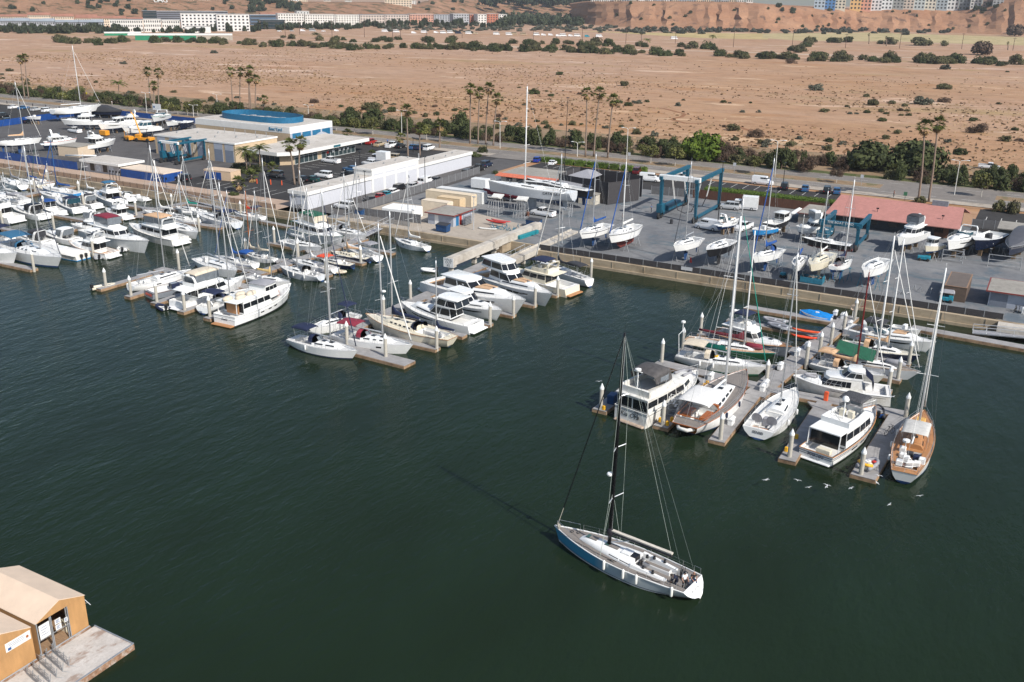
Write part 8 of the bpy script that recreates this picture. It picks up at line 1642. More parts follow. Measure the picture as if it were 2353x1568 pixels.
def farbld(x0,x1,yt,yb,label,wall,roof,st=3,cols=8,dep=14,dist=None,name='apartment_block',cat='apartment building',grp='pale buildings below the hills',win=None,gab=False,glass=False):
 if dist:p,q=fp(x0,yb,dist),fp(x1,yb,dist)
 else:p,q=at('0',x0,yb,GZ),at('0',x1,yb,GZ)
 q.z=p.z;d=q-p;W=d.length;h=max(3,tip((p+q)/2,'0',(x0+x1)/2,yt).z-p.z);e=empty(name,p,math.atan2(d.y,d.x),label,cat,grp)
 mb=MB();mb.box(0,W,0,dep,-4,h*(.8 if gab else .985));mb.build('wall',wall,e);mb=MB()
 if gab:
  n=max(1,int(W/11))
  for k in range(n):a,b2=W*k/n,W*(k+1)/n;mb.loft([[(a-.3,-.8,h*.803),(a-.3,dep+.5,h*.803),(a-.3,dep/2,h*(1.0+.04*(k%3)))],[(b2+.3,-.8,h*.803),(b2+.3,dep+.5,h*.803),(b2+.3,dep/2,h*(1.0+.04*(k%3)))]])
 else:mb.box(-.4,W+.4,-.4,dep+.4,h*.985+.01,h)
 mb.build('roof',roof,e);hs=h*(.78 if gab else .96)/st
 for s in range(st):
  mb=MB();
  if cols:
   for c in range(cols):w=W/cols;mb.box(w*(c+.26),w*(c+.74),-.12,-.01,s*hs+hs*.28,s*hs+hs*.78)
  else:mb.box(.6,W-.6,-.12,-.01,s*hs+hs*.3,s*hs+hs*.8)
  mb.build('window_row',win or FWIN,e)
 return e
FWIN=M('far window dark',(.05,.055,.06),.2,.2,.3);WW=M('stucco white',(.66,.64,.60),.85,.05,.1);WC=M('stucco cream',(.62,.52,.40),.85,.07,.1);WP=M('stucco pink',(.50,.27,.20),.85,.08,.1);WT=M('stucco terracotta',(.42,.15,.09),.85,.1,.1);WG=M('stucco grey',(.36,.37,.39),.85,.06,.1);WPG=M('stucco pink grey',(.52,.45,.40),.85,.06,.1)
RT=M('red tile roof',(.33,.15,.10),.9,.15,.2);RG_=M('slate blue roof',(.27,.30,.33),.9,.1,.2);RW=M('pale flat roof',(.55,.53,.50),.9,.08,.2);DG=M('dark glass wall',(.012,.03,.038),.1,.3,.1,spec=.6);CW=M('white cladding',(.68,.67,.65),.7,.03,.1)
rows=[(0,64,34,56,WC,RT,3,1),(66,118,30,54,WC,RT,3,1),(120,172,33,58,WC,RT,3,1),(176,226,34,56,WC,RT,3,1),(100,160,24,40,WW,RW,2,0),(0,56,24,40,WC,RT,2,1),(175,232,38,58,WC,RT,2,1),(232,292,38,60,WC,RT,3,1),(294,330,40,60,WC,RT,2,1),(700,760,20,34,WC,RT,2,1),(600,660,30,44,WC,RT,2,1),(0,70,43,72,WG,RG_,3,1),(72,128,44,73,WG,RG_,3,1),(130,182,46,73,WG,RG_,3,1),(184,240,46,73,WG,RG_,3,1),(-60,-2,43,72,WG,RG_,3,1),(255,330,45,74,WW,RG_,3,0),(332,372,44,74,WW,RW,3,0),(374,415,46,73,WW,RW,3,0)]
for k,(x0,x1,yt,yb,w_,r_,st,gb_)in enumerate(rows):farbld(x0,x1,yt,yb,'cream townhouse row with red tiled roofs below the left hill' if w_ is WC else('grey townhouse row with slate blue roofs behind the far trees' if w_ is WG else 'white low apartment block at the left below the hill'),w_,r_,st,max(4,int((x1-x0)/5)),12,name='townhouse_row' if gb_ else 'apartment_block',cat='townhouses' if gb_ else 'apartment building',grp={id(WC):'cream townhouse rows',id(WG):'grey townhouse rows'}.get(id(w_),'white low blocks at the left'),gab=bool(gb_))
for x0,x1,yt,yb,lb,w_,r_,st,co in[(330,362,25,52,'square dark glass end of the office complex below the hill',DG,RG_,4,0),(362,525,26,50,'long low grey glass office below the white letters',M('grey glass',(.17,.18,.22),.25,.15,.05),RW,5,0),(418,500,31,68,'white office block with a grid of dark windows, left part',CW,RW,5,9),(500,575,33,72,'white office block with a grid of dark windows, right part',CW,RW,5,8),(576,640,34,58,'blue grey glass wing right of the white office block',M('blue grey glass',(.10,.15,.22),.2,.15,.05),RW,3,0),(600,655,46,67,'teal glass pavilion among the trees right of the offices',DG,RG_,3,0),(428,485,61,76,'low white windowless warehouse in front of the offices',CW,RW,1,1),(640,700,31,62,'bright white apartment block with a stepped tower',WW,RW,5,10),(684,712,26,60,'white stepped tower of the bright apartment block',WW,RW,6,4),(702,770,33,62,'long white apartment block, second from the stepped tower',WW,RW,5,12),(772,826,34,61,'tall corner white apartment block at the end of the white row',WW,RW,5,9),(828,884,34,60,'pinkish grey apartment block right of the white row',WPG,RG_,4,9),(886,940,34,58,'second pinkish grey apartment block with a turret',WPG,RG_,4,9),(942,996,33,56,'pink apartment block with terracotta base',WP,RW,4,9),(998,1040,34,54,'slate grey apartment block between the pink and the white',WG,RG_,4,7),(1042,1078,32,56,'pale grey apartment block left of the terracotta one',WG,RW,4,6),(1080,1104,33,55,'terracotta red apartment block',WT,RW,4,4),(1098,1118,33,56,'narrow white block beside the terracotta one',WW,RW,4,3),(1120,1144,32,54,'second terracotta apartment block',WT,RW,4,4),(1146,1164,33,52,'small white block at the right end of the apartment row',WW,RW,4,3)]:
 farbld(x0,x1,yt,yb,lb,w_,r_,st,co,16,grp=None,cat='office building' if 'offic' in lb or 'glass' in lb else 'apartment building',name='office_block' if 'offic' in lb or 'glass' in lb else 'apartment_block')
for x0,x1,yt,yb,lb in[(945,1080,8,24,'long grey parking structure below the top of the picture, left part'),(1080,1205,9,27,'long grey parking structure, right part with open decks'),(1206,1256,9,22,'plain pale block at the right end of the parking structure')]:
 farbld(x0,x1,yt,yb,lb,M('pale deck concrete',(.50,.49,.46),.85,.05,.1),RW,3,0 if x0<1200 else 1,30,name='parking_structure',cat='parking structure',grp=None)
hc=[(135,'pale blue',(.40,.48,.55)),(165,'bright blue',(.08,.20,.42)),(195,'cream',(.60,.54,.42)),(240,'yellow orange',(.66,.42,.18)),(270,'salmon pink',(.58,.30,.22)),(302,'white',(.66,.66,.66)),(332,'white glazed stepped',(.70,.72,.72)),(366,'grey flat',(.30,.31,.30)),(396,'beige terraced',(.58,.50,.42)),(428,'pale green grey',(.50,.55,.54)),(460,'ivory terraced',(.64,.60,.50)),(494,'slate',(.36,.42,.45)),(526,'white terraced',(.68,.68,.66)),(560,'charcoal',(.20,.22,.23)),(594,'ivory',(.66,.63,.58)),(630,'brown',(.30,.22,.18)),(660,'grey',(.42,.42,.42))]
for k,(x,cn,c)in enumerate(hc):
 x0=1920*.919+x*.919*.85;yt_,yb_=-14+(k%3)*3,interp([(1780,13),(1900,19),(1985,24),(2050,19),(2200,22),(2270,14)],x0)+1
 p=hp('R',x0+12,.92);farbld(x0,x0+25,yt_,yb_,cn+' house on the bluff edge at the upper right',M('house '+cn,c,.8,.06,.1),RW,4,3,14,hdist(p),'hillside_house','house',None)
for k in range(20):
 x0=1355+k*19+rnd.uniform(-3,3);p=hp('R',x0+6,1);farbld(x0,x0+rnd.uniform(11,17),rnd.uniform(-9,-4),6,'small pale house in the row on top of the brown bluff',rnd.choice((WW,WC,WG)),rnd.choice((RT,RW,RG_)),2,3,10,hdist(p)+25,'hilltop_house','house','houses on top of the brown bluff')
for k in range(26):
 x0=rnd.choice((rnd.uniform(150,345),rnd.uniform(380,640),rnd.uniform(640,980)));f_=interp([(-300,-14),(120,-7),(380,-2),(460,2),(640,-2),(700,6),(860,7),(960,9),(1345,4)],x0);p=hp('L',x0,1);farbld(x0,x0+rnd.uniform(14,30),f_-rnd.uniform(5,12),f_+2,'pale building on top of the left hill',rnd.choice((WW,WC,WPG,WW)),rnd.choice((RW,RT)),3,5,14,hdist(p)+rnd.uniform(10,60),'hilltop_building','building','buildings on the left hilltop')
farbld(884,946,-6,16,'cream apartment block high on the hill right of the bare slope',WC,RT,4,10,14,hdist(hp('L',915,.85)),grp=None)
def ftree(p,h,w,label,grp,meshes=FART):return bush(p,w,h,meshes,label,grp,'tree',TRKF,'far_tree',.08,p.z-.5)
def ftline(x0,x1,y0,y1,n,h0,h1,label,grp,meshes=FART):
 for k in range(n):
  x=x0+(x1-x0)*(k+rnd.uniform(-.4,.4))/n;p=at('0',x,rnd.uniform(y0,y1),GZ);h=rnd.uniform(h0,h1);ftree(p,h,h*rnd.uniform(.7,1.2),label,grp,meshes)
ftline(4,280,73,78,34,8,12.5,'dark tree in the row before the grey townhouses','trees before the grey townhouses');ftline(285,480,72,77,20,5,9,'small dark tree before the offices','trees before the offices');ftline(480,600,68,74,14,7,12,'dark slender tree before the white office','trees before the white office');ftline(600,830,64,70,26,7,12,'dark tree before the bright white apartments','trees before the white apartments');ftline(830,1165,58,66,40,7,13,'dark tree before the coloured apartments','trees before the coloured apartments');ftline(985,1240,27,36,26,8,14,'dark tree before the parking structure','trees before the parking structure')
for k in range(34):x=rnd.uniform(575,690);ftree(hp('L',x,rnd.uniform(.35,.95)),rnd.uniform(8,14),rnd.uniform(10,17),'dark tree in the grove on the left hill','trees of the hillside grove')
for k in range(40):x=rnd.choice((rnd.uniform(0,340),rnd.uniform(200,330),rnd.uniform(960,1130),rnd.uniform(480,560)));ftree(hp('L',x,rnd.uniform(.3,1)),rnd.uniform(5,10),rnd.uniform(6,13),'dark tree scattered over the left hill','trees on the left hill')
for k in range(38):x=rnd.uniform(1360,2330);f_=rnd.uniform(.25,.95)**1.3;ftree(hp('R',x,f_),rnd.uniform(2.5,6),rnd.uniform(4,8),'dark bush dotted on the brown bluff','bushes on the brown bluff',DOME+OLV)
for k in range(9):x=rnd.choice((rnd.uniform(2235,2290),rnd.uniform(1790,1830)));ftree(hp('R',x,rnd.uniform(.7,1)),rnd.uniform(6,10),rnd.uniform(8,12),'dark tree at the end of the bluff houses','trees by the bluff houses')
def mass(name,mats,pts,seeds,label,cat):
 mb=MB()
 for p,w,h in pts:c=crown(rnd.choice(seeds),170,9,.26,cr=(.26,.42));c.v=[(x*w/2+p.x,y*w/2+p.y,z*h+p.z-.3)for x,y,z in c.v];mb.add(c.v,c.f)
 return tag(mb.build(name,mats),label,cat,kind='stuff')
mass('woodland',LFAR,[(at('0',rnd.uniform(1150,1335),rnd.uniform(40,60),GZ),rnd.uniform(9,15),rnd.uniform(8,13))for k in range(150)],range(5),'grey green wood in the valley left of the winding road','wood')
mass('woodland',LFAR,[(fp(rnd.uniform(1120,1360),rnd.uniform(0,13),rnd.uniform(2100,2600)),rnd.uniform(24,44),rnd.uniform(14,24))for k in range(70)],range(5),'distant wooded ridge behind the parking structure','wood')
mass('scrubland',LS,[(at('0',rnd.uniform(880,1420),rnd.gauss(66,4),GZ),rnd.uniform(6,14),rnd.uniform(2,5))for k in range(150)],range(5),'grey green scrub filling the flat behind the parked campers','scrub')
mass('scrubland',LS,[(at('0',rnd.uniform(1420,2180),rnd.gauss(73,2.6)+max(0,(1700-1420)*0),GZ),rnd.uniform(7,15),rnd.uniform(3,7))for k in range(170)],range(5),'grey green scrub along the foot of the brown bluff','scrub')
W_R=[(1296,53),(1312,46),(1330,40),(1326,33),(1312,28),(1308,23),(1322,17),(1336,12)]
mb=MB();
for(xa,ya),(xb,yb)in zip(W_R[:-1],W_R[1:]):
 a_,b_=7+(ya-12)*.42,7+(yb-12)*.42;P=[at('0',xa-a_,ya,GZ),at('0',xa+a_,ya,GZ),at('0',xb+b_,yb,GZ),at('0',xb-b_,yb,GZ)];mb.quad(*[(p.x,p.y,GZ+.05)for p in P])
tag(mb.build('winding_road',M('far road concrete',(.40,.37,.33),.9,.08,.05)),kind='structure')
p,q=at('1',1245,372,GZ),at('1',2140,372,GZ);d=q-p;e=empty('creek_bridge',p,math.atan2(d.y,d.x),'long low bridge with a green girder beyond the pink flats','bridge');Lb=d.length;mb=MB();mb.box(0,Lb*.62,-1,1,0,4.2);mb.build('girder',M('bridge green',(.01,.20,.10),.6,.15,.1),e);mb=MB();mb.box(-6,Lb,-1.2,10,4.25,5.6);mb.build('deck',CW,e);mb=MB();mb.box(Lb*.62+.1,Lb,-.8,1,0,4.2);mb.build('abutment',CONC,e)
p,q=at('1',960,330,GZ),at('1',1300,328,GZ);d=q-p;e=empty('creek_bridge',p,math.atan2(d.y,d.x),'smaller green railed bridge left of the long one','bridge');mb=MB();mb.box(0,d.length,-1,1,0,2.2);mb.build('girder',MATS['bridge green'],e);mb=MB();mb.box(0,d.length,-1.2,6,2.25,3.4);mb.build('deck',CW,e)
def yacht():
 st,bw=Vector((74.9,-86.35,0)),Vector((61.35,-84.4,0));e,L=bootroot('racing_yacht',st,bw,0,'blue bowed racing yacht under way with a tall black mast and crew aft','racing yacht',None)
 B=3.9;h=Hull(L,B,1.12,1.42,.5,.80,.55,-.6,.10,.40,.05,2.0,n=25,ov=.42)
 m,nt,N,Lk,b=_new('blue to silver hull ramp');tc=N.new('ShaderNodeTexCoord');sx=N.new('ShaderNodeSeparateXYZ');Lk.new(tc.outputs['Object'],sx.inputs[0]);q=N.new('ShaderNodeMapRange');q.inputs[1].default_value=-2.2;q.inputs[2].default_value=1.6;Lk.new(sx.outputs[0],q.inputs[0])
 r=ramp(N,Lk,q.outputs[0],[(0,(.52,.57,.60)),(.7,(.36,.47,.55)),(1,(.06,.30,.48))]);Lk.new(r.outputs[0],b.inputs['Base Color']);b.inputs['Roughness'].default_value=.2;b.inputs['Metallic'].default_value=.15  # hull base colour ramps along its length, silver aft to blue forward
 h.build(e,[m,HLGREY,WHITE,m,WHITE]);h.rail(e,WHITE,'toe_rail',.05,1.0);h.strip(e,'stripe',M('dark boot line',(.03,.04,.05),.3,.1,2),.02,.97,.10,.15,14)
 ck=(-.50*L+.05,-.10*L,1.05);h.deck(e,TEAKG,cock=ck,cmat=TEAKG,cdep=.52,opent=True,smat=WHITE,seat=False,inset=.05,drop=.04);zt=lambda x:h.sh(x/L+.5)
 letters('boat_name','INTREPID',.30,M('pale grey lettering',(.52,.52,.52),.5,.05,2),e,frame((h.pt(0,.55,1).x-.05,0,h.pt(0,.55,1).z),(0,-1,0),(h.pt(0,.8,1)-h.pt(0,.3,1))*Vector((1,0,1))),.006)
 x0,x1=-.12*L,.29*L;side,top=trunk(e,x0,x1,1.28,.40,zt(x0)-.02,zt(x1)-.03,.34,WHITE,crown=.12,front=.2,n=11);sidewin(e,side,((.03,.2),(.22,.40)),.35,.62)
 for q_,m_ in((.80,TEAKG),(.86,M('smoked green hatch',(.05,.10,.09),.15,.1,2)),(.74,TEAKG),(.52,MATS['smoked green hatch']),(.46,TEAKG),(.41,TEAKG),(.36,TEAKG)):
  a=top(q_,0);mb=MB();mb.box(a.x-.20,a.x+.20,-.26,.26,a.z-.03,a.z+.035);mb.build('deck_hatch',m_,e)
 for sd in(1,-1):
  mb=MB();rings=[]
  for q_ in(0,.2,.5,.8,1):
   x=-.12*L+(-.36*L+.12*L)*q_;w=1.28-.1*q_;k=.34*(1-q_*.75)
   rings.append([(x,sd*(w+.02),zt(x)-.05),(x,sd*(w-.06),zt(x)+k),(x,sd*(w-.34),zt(x)+k),(x,sd*(w-.40),zt(x)-.40)])
  mb.loft(rings);mb.build('coaming',WHITE,e,ang=40)
  for x,w in((-.20*L,1.05),(-.27*L,1.12),(-.16*L,.8)):mb=MB();mb.lathe([(.14,zt(x)+.2),(.13,zt(x)+.3),(.09,zt(x)+.36),(.12,zt(x)+.46),(.05,zt(x)+.47)],x,sd*(w-.1),9);mb.build('winch',BLACK,e,ang=40)
  mb=MB();mb.bbox(-.33*L,-.14*L,*sorted((sd*.42,sd*.86)),zt(0)-.6,zt(0)-.22,.04);mb.build('cockpit_bench',WHITE,e);mb=MB();mb.box(-.32*L,-.15*L,*sorted((sd*.46,sd*.82)),zt(0)-.217,zt(0)-.20);mb.build('bench_slats',TEAKG,e)
  wheelmb(e,-.40*L,sd*.85,zt(-.4*L)+.25,.48,BLACK)
 mb=MB();a=top(.06,0);mb.box(x0-.06,x0+.75,-.36,.36,a.z-.35,a.z+.03);mb.build('companionway',BLACK,e);mb=MB();mb.bbox(x0+.5,x0+1.4,-.42,.42,a.z-.02,a.z+.10,.04);mb.build('sliding_hatch',WHITE,e)
 xm=.085*L;zb=top(.5,0).z;T=Vector((xm-.35,0,21.0));b0=Vector((xm,0,zb-.05));ax=T-b0
 mb=MB();rings=[]
 for q_ in(0,.1,.5,.85,1):c=b0+ax*q_;k=1-.45*max(0,q_-.5)*2;rings.append([(c.x+.19*k*math.cos(t),c.y+.10*k*math.sin(t),c.z)for t in[2*math.pi*j/10 for j in range(10)]])
 CARB=M('carbon mast',(.010,.010,.011),.25,.2,2);mb.loft(rings);mb.build('mast',CARB,e,smooth=True);mb=MB();mb.tube([b0+Vector((-.20,0,1.5)),b0+ax*.97+Vector((-.14,0,0))],.022,4);mb.build('mast_track',ALU,e);mb=MB();mb.tube([T,T+Vector((0,0,.7))],.015,4);mb.tube([T+Vector((0,0,.05)),T+Vector((-.5,0,.15))],.02,4);mb.build('wind_vane',BLACK,e)
 mb=MB();mb.ball((xm-.05,0,zb+1.25),.34,.30,.42,8);mb.build('sail_bag',M('black bag',(.015,.013,.02),.8,.3,4),e,smooth=True)
 g,en=Vector((xm-.25,0,zb+1.25)),Vector((xm-6.0,.05,zb+1.25));mb=MB();mb.tube([g,en],.13,6);mb.build('boom',BLACK,e);mb=MB();mb.loft([[(q_.x,-.13,q_.z+.12),(q_.x,.13,q_.z+.12),(q_.x,.16,q_.z+.26),(q_.x,-.16,q_.z+.26)]for q_ in(g,en)]);mb.build('sail_cover',M('pale sail cover',(.60,.55,.47),.8,.08,3),e);mb=MB();mb.tube([Vector((xm-.2,0,zb+.3)),Vector((xm-1.9,0,zb+1.05))],.05,5);mb.build('boom_vang',ALU,e)
 for hz_,wv in((6.3,1.15),(11.0,.95),(15.6,.7)):
  c=b0+ax*((hz_-zb)/ax.z);mb=MB();mb.tube([c+Vector((-.35,wv,.08)),c,c+Vector((-.35,-wv,.08))],.045,5);mb.build('spreader',ALU,e)
 bow=Vector((L/2-.25,0,zt(L/2)-.0));hd_=b0+ax*.985;mb=MB();mb.tube([bow.lerp(hd_,.11),bow.lerp(hd_,.5),hd_],.055,5,r1=.04);mb.build('furled_jib',CARB,e);mb=MB();mb.tube([bow,bow.lerp(hd_,.115)],.03,4);mb.ball(tuple(bow+Vector((-.35,.25,.28))),.18,.16,.3,7);mb.build('jib_tack',ROPE,e)
 mb=MB();rw=.017
 for sd in(1,-1):
  mb.tube([Vector((-L*.49,sd*.9,zt(-.49*L))),T],rw,3);ch=h.pt(xm/L+.49,1,sd,-.12);c1=b0+ax*((6.3-zb)/ax.z)+Vector((-.35,sd*1.15,.08));c2=b0+ax*((11-zb)/ax.z)+Vector((-.35,sd*.95,.08));c3=b0+ax*((15.6-zb)/ax.z)+Vector((-.35,sd*.7,.08));mb.tube([ch,c1,c2,c3,T],rw,3);mb.tube([ch,b0+ax*.27],rw,3)
 mb.tube([en,T],.012,3);mb.build('rigging',M('grey green rigging',(.30,.34,.31),.4,.1,2),e)
 c=b0+ax*((8.4-zb)/ax.z)+Vector((.42,0,0));mb=MB();mb.lathe([(.1,c.z-.12),(.25,c.z-.1),(.27,c.z+.02),(.2,c.z+.12),(.05,c.z+.16)],c.x,0,10);mb.build('radar_dome',WHITE,e,ang=40)
 for sd in(1,-1):
  mb=MB();tops=[]
  for t in(.05,.13,.24,.36,.48,.60,.72,.82):p=h.pt(t,1,sd,-.08);mb.tube([p,p+Vector((0,0,.62))],.016,4);tops.append(p+Vector((0,0,.62)))
  mb.tube(tops,.008,3);mb.tube([q_-Vector((0,0,.3))for q_ in tops],.008,3);mb.build('guard_rail',STEEL,e);mb=MB();p,q_=h.pt(.84,1,sd,-.08),h.pt(.975,1,sd,-.06);mb.tube([p,p+Vector((0,0,.62)),q_+Vector((0,0,.68)),q_],.02,4);mb.build('pulpit',STEEL,e);mb=MB();p,q_=h.pt(.005,1,sd,-.1),h.pt(.05,1,sd,-.08);mb.tube([p,p+Vector((0,0,.68)),q_+Vector((0,0,.66)),q_],.02,4);mb.build('stern_rail',STEEL,e)
 rr=random.Random(3)
 for pts in([(.42,0,.9),(.36,.1,.75),(.32,-.2,1.0),(.2,-.1,1.15),(.05,0,1.25),(-.05,.05,1.3)],[(.02,0,1.45),(-.02,.1,1.4),(.03,.05,1.35),(-.03,-.1,1.5)],[(-.18,0,1.5),(-.24,.1,1.45),(-.3,0,1.55),(-.36,.05,1.5)]):
  mb=MB();P=[Vector((x*L,y*.3+w,zt(x*L)+.03))for x,y,w in pts];Q=[]
  for a,b2 in zip(P[:-1],P[1:]):
   for k in range(4):Q.append(a.lerp(b2,k/4)+Vector((rr.uniform(-.06,.06),rr.uniform(-.06,.06),0)))
  mb.tube(Q,.022,4);mb.build('rope',BLACK,e)
 for x,y in((.37*L,-.1),(.33*L,-.35)):mb=MB();mb.tube([(x+.16*math.cos(a)*(1-a*.02),y+.16*math.sin(a),zt(x)+.05+a*.005)for a in[k*.5 for k in range(26)]],.02,4);mb.build('coiled_rope',BLACK,e)
 h.fenders(e,[.53,.39,.30,.075],1,M('fender white',(.80,.79,.74),.4,.05,3),.13,.85)
 return e,h,L
YE,YH,YL=yacht()
SKIN=M('skin',(.42,.24,.17),.6,.08,6);HAIR=M('dark hair',(.03,.02,.015),.7,.2,8)
def person(loc,rz,label,J,shirt,trousers,hat=None,hair=None,sc=1.0,shoes=BLACK,bare=True):
 "one skinned body grown over a posed skeleton; joints in metres, x forward"
 e=empty('person',loc,rz,label,'person',None);e.scale=(sc,)*3
 V=[Vector(J[k])for k in('pelvis','waist','chest','neck','head','top')];rad=[.145,.125,.155,.058,.10,.075];E=[(0,1),(1,2),(2,3),(3,4),(4,5)];kind=['t','s','s','k','k','k']
 for s in('l','r'):
  b0=len(V);V+=[Vector(J[s+k])for k in('sh','el','wr','pa','hip','kn','an','to')];rad+=[.072,.047,.034,.036,.10,.068,.045,.038];E+=[(2,b0),(b0,b0+1),(b0+1,b0+2),(b0+2,b0+3),(0,b0+4),(b0+4,b0+5),(b0+5,b0+6),(b0+6,b0+7)];kind+=['s','k' if bare else 's','k','k','t','t','t','f']
 me=bpy.data.meshes.new('body');me.from_pydata(V,E,[]);o=bpy.data.objects.new('body',me);COL.objects.link(o);md=o.modifiers.new('skin','SKIN');md.use_smooth_shade=True
 for k,v in enumerate(me.skin_vertices[0].data):v.radius=(rad[k]*(.80 if k in(0,1,2)else 1),rad[k]*(1.2 if k in(0,1,2)else 1));v.use_root=(k==0)
 sb=o.modifiers.new('sub','SUBSURF');sb.levels=1;sb.render_levels=1
 bpy.context.view_layer.update();m2=bpy.data.meshes.new_from_object(o.evaluated_get(bpy.context.evaluated_depsgraph_get()));bpy.data.objects.remove(o)
 m2.materials.clear()
 for m_ in(SKIN,shirt,trousers,shoes):m2.materials.append(m_)
 mp={'k':0,'s':1,'t':2,'f':3}
 for f in m2.polygons:
  c=f.center;best=min(E,key=lambda ed:(lambda a,b2:((a+(b2-a)*max(0,min(1,(c-a).dot(b2-a)/max(1e-6,(b2-a).length_squared))))-c).length)(V[ed[0]],V[ed[1]]));a,b2=best;t=max(0,min(1,(c-V[a]).dot(V[b2]-V[a])/max(1e-6,(V[b2]-V[a]).length_squared)))
  k=kind[b2]if best!=(0,1)else('t' if t<.4 else 's')
  if best[0]==2 and b2>5:k='s'
  if kind[a]=='s' and b2>5 and a>5 and t<.55:k='s'
  if best==(2,3):k='s' if t<.75 else 'k'
  f.material_index=mp[k]
 mb=MB();
 for s in('l','r'):
  wr,pa=Vector(J[s+'wr']),Vector(J[s+'pa']);d=(pa-wr).normalized();n=d.cross(Vector((0,0,1))if abs(d.z)<.9 else Vector((0,1,0))).normalized();u=n.cross(d)
  for k in range(4):b0=pa+n*(k-1.5)*.02;ln=(.062,.075,.07,.055)[k];mb.tube([b0-d*.02,b0+d*ln*.55,b0+d*ln*.9-u*.03,b0+d*ln*.8-u*.055],.010,5,r1=.007)
  mb.tube([pa-d*.05+n*.03,pa-d*.02+n*.055-u*.01,pa+d*.02+n*.055-u*.03],.011,5,r1=.008)
 hd,tp=Vector(J['head']),Vector(J['top']);fw=Vector(J.get('face',(1,0,0))).normalized();sdw=Vector((0,0,1)).cross(fw).normalized();up=(tp-hd).normalized()
 mb.ball(hd+fw*.115+up*.0,.018,.018,.03,5);
 for sd in(1,-1):mb.ball(hd+sdw*sd*.098,.018,.018,.032,5)
 o=obj('body',m2,e);o2=mb.build('hands',SKIN,e,smooth=True)
 ey=MB()
 for sd in(1,-1):ey.ball(hd+fw*.095+sdw*sd*.036+up*.035,.012,n=5)
 ey.box(*sorted((hd.x+fw.x*.104-.012,hd.x+fw.x*.104+.012)),*sorted((hd.y+fw.y*.104-.025,hd.y+fw.y*.104+.025)),hd.z-.052,hd.z-.044);ey.build('face',BLACK,e)
 if hair:hb=MB();hb.ball(hd+up*.045-fw*.02,.108,.108,.095,9);hb.build('hair',hair,e,smooth=True)
 if hat:hb=MB();z=hd.z+.07;hb.lathe([(.19,z-.012),(.19,z),(.115,z+.01),(.105,z+.09),(.05,z+.12)],hd.x+fw.x*.02,hd.y+fw.y*.02,12);hb.build('hat',hat,e,smooth=True)
 return e
STAND=dict(pelvis=(0,0,.95),waist=(0,0,1.12),chest=(.01,0,1.34),neck=(.02,0,1.50),head=(.04,0,1.62),top=(.04,0,1.72),lsh=(0,.19,1.40),lel=(.05,.25,1.13),lwr=(.24,.22,1.0),lpa=(.32,.2,.99),rsh=(0,-.19,1.40),rel=(.02,-.26,1.13),rwr=(.20,-.24,.98),rpa=(.28,-.22,.96),lhip=(0,.10,.90),lkn=(.04,.11,.50),lan=(0,.12,.09),lto=(.15,.13,.05),rhip=(0,-.10,.90),rkn=(.02,-.11,.50),ran=(-.06,-.12,.09),rto=(.09,-.13,.05))
SIT=dict(pelvis=(0,0,.48),waist=(.02,0,.66),chest=(.08,0,.86),neck=(.12,0,1.02),head=(.16,0,1.14),top=(.17,0,1.24),lsh=(.07,.19,.92),lel=(.20,.25,.68),lwr=(.40,.16,.62),lpa=(.48,.13,.60),rsh=(.07,-.19,.92),rel=(.20,-.25,.68),rwr=(.40,-.16,.62),rpa=(.48,-.13,.60),lhip=(.05,.11,.46),lkn=(.46,.15,.50),lan=(.46,.15,.09),lto=(.60,.17,.05),rhip=(.05,-.11,.46),rkn=(.46,-.15,.50),ran=(.42,-.15,.09),rto=(.56,-.17,.05))
BEND=dict(STAND,pelvis=(-.12,0,.78),waist=(-.02,0,.92),chest=(.18,0,1.05),neck=(.32,0,1.12),head=(.42,0,1.16),top=(.50,0,1.21),lsh=(.18,.19,1.07),lel=(.34,.22,.82),lwr=(.48,.16,.62),lpa=(.53,.14,.55),rsh=(.18,-.19,1.07),rel=(.34,-.22,.82),rwr=(.48,-.16,.62),rpa=(.53,-.14,.55),lhip=(-.10,.10,.74),rhip=(-.10,-.10,.74),lkn=(.10,.13,.44),rkn=(.10,-.13,.44))
def onb(x,y,z):m=Matrix.Translation(YE.location)@Matrix.Rotation(YE.rotation_euler.z,4,'Z');return m@Vector((x,y,z))
zf=YH.sh(.08)-.04+.05-.52;ry=YE.rotation_euler.z
BLKS=M('black shirt',(.012,.012,.014),.9,.2,8);WSH=M('white shirt',(.78,.78,.80),.85,.05,6);JEANS=M('blue jeans',(.03,.07,.16),.9,.2,8);NVY=M('navy jacket',(.014,.018,.04),.85,.2,8)
person(onb(-.462*YL,.50,zf+.0),ry+2.6,'person in a white shirt, black trousers and black hat standing at the yacht stern',STAND,WSH,BLKS,hat=BLACK,hair=HAIR)
person(onb(-.475*YL,-.70,zf+.02),ry+2.4,'bald person in a black shirt and blue jeans sitting on the yacht stern quarter',dict(SIT,face=(1,.3,0)),BLKS,JEANS)
seat_=MB();seat_.bbox(-.25,.25,-.3,.3,0,.42,.04);YS=seat_.build('stern_seat',WHITE,YE);YS.location=(-.475*YL,-.78,zf-0)
person(onb(-.415*YL,.62,zf),ry+.6,'person in dark navy clothes bending over the port wheel of the racing yacht',BEND,NVY,NVY,hair=HAIR,bare=False)
p=at('7',1280,632,GZ);person((p.x,p.y,GZ+.01),R(200),'person in a bright blue shirt walking beside the big boat lift',STAND,M('bright blue shirt',(.01,.14,.45),.85,.1,6),NVY,hair=HAIR)
p=at('7',1013,712,GZ);person((p.x,p.y,GZ+.01),R(20),'person in dark work clothes standing by the red bottomed yacht',STAND,DKGREY,DKGREY,hair=HAIR)
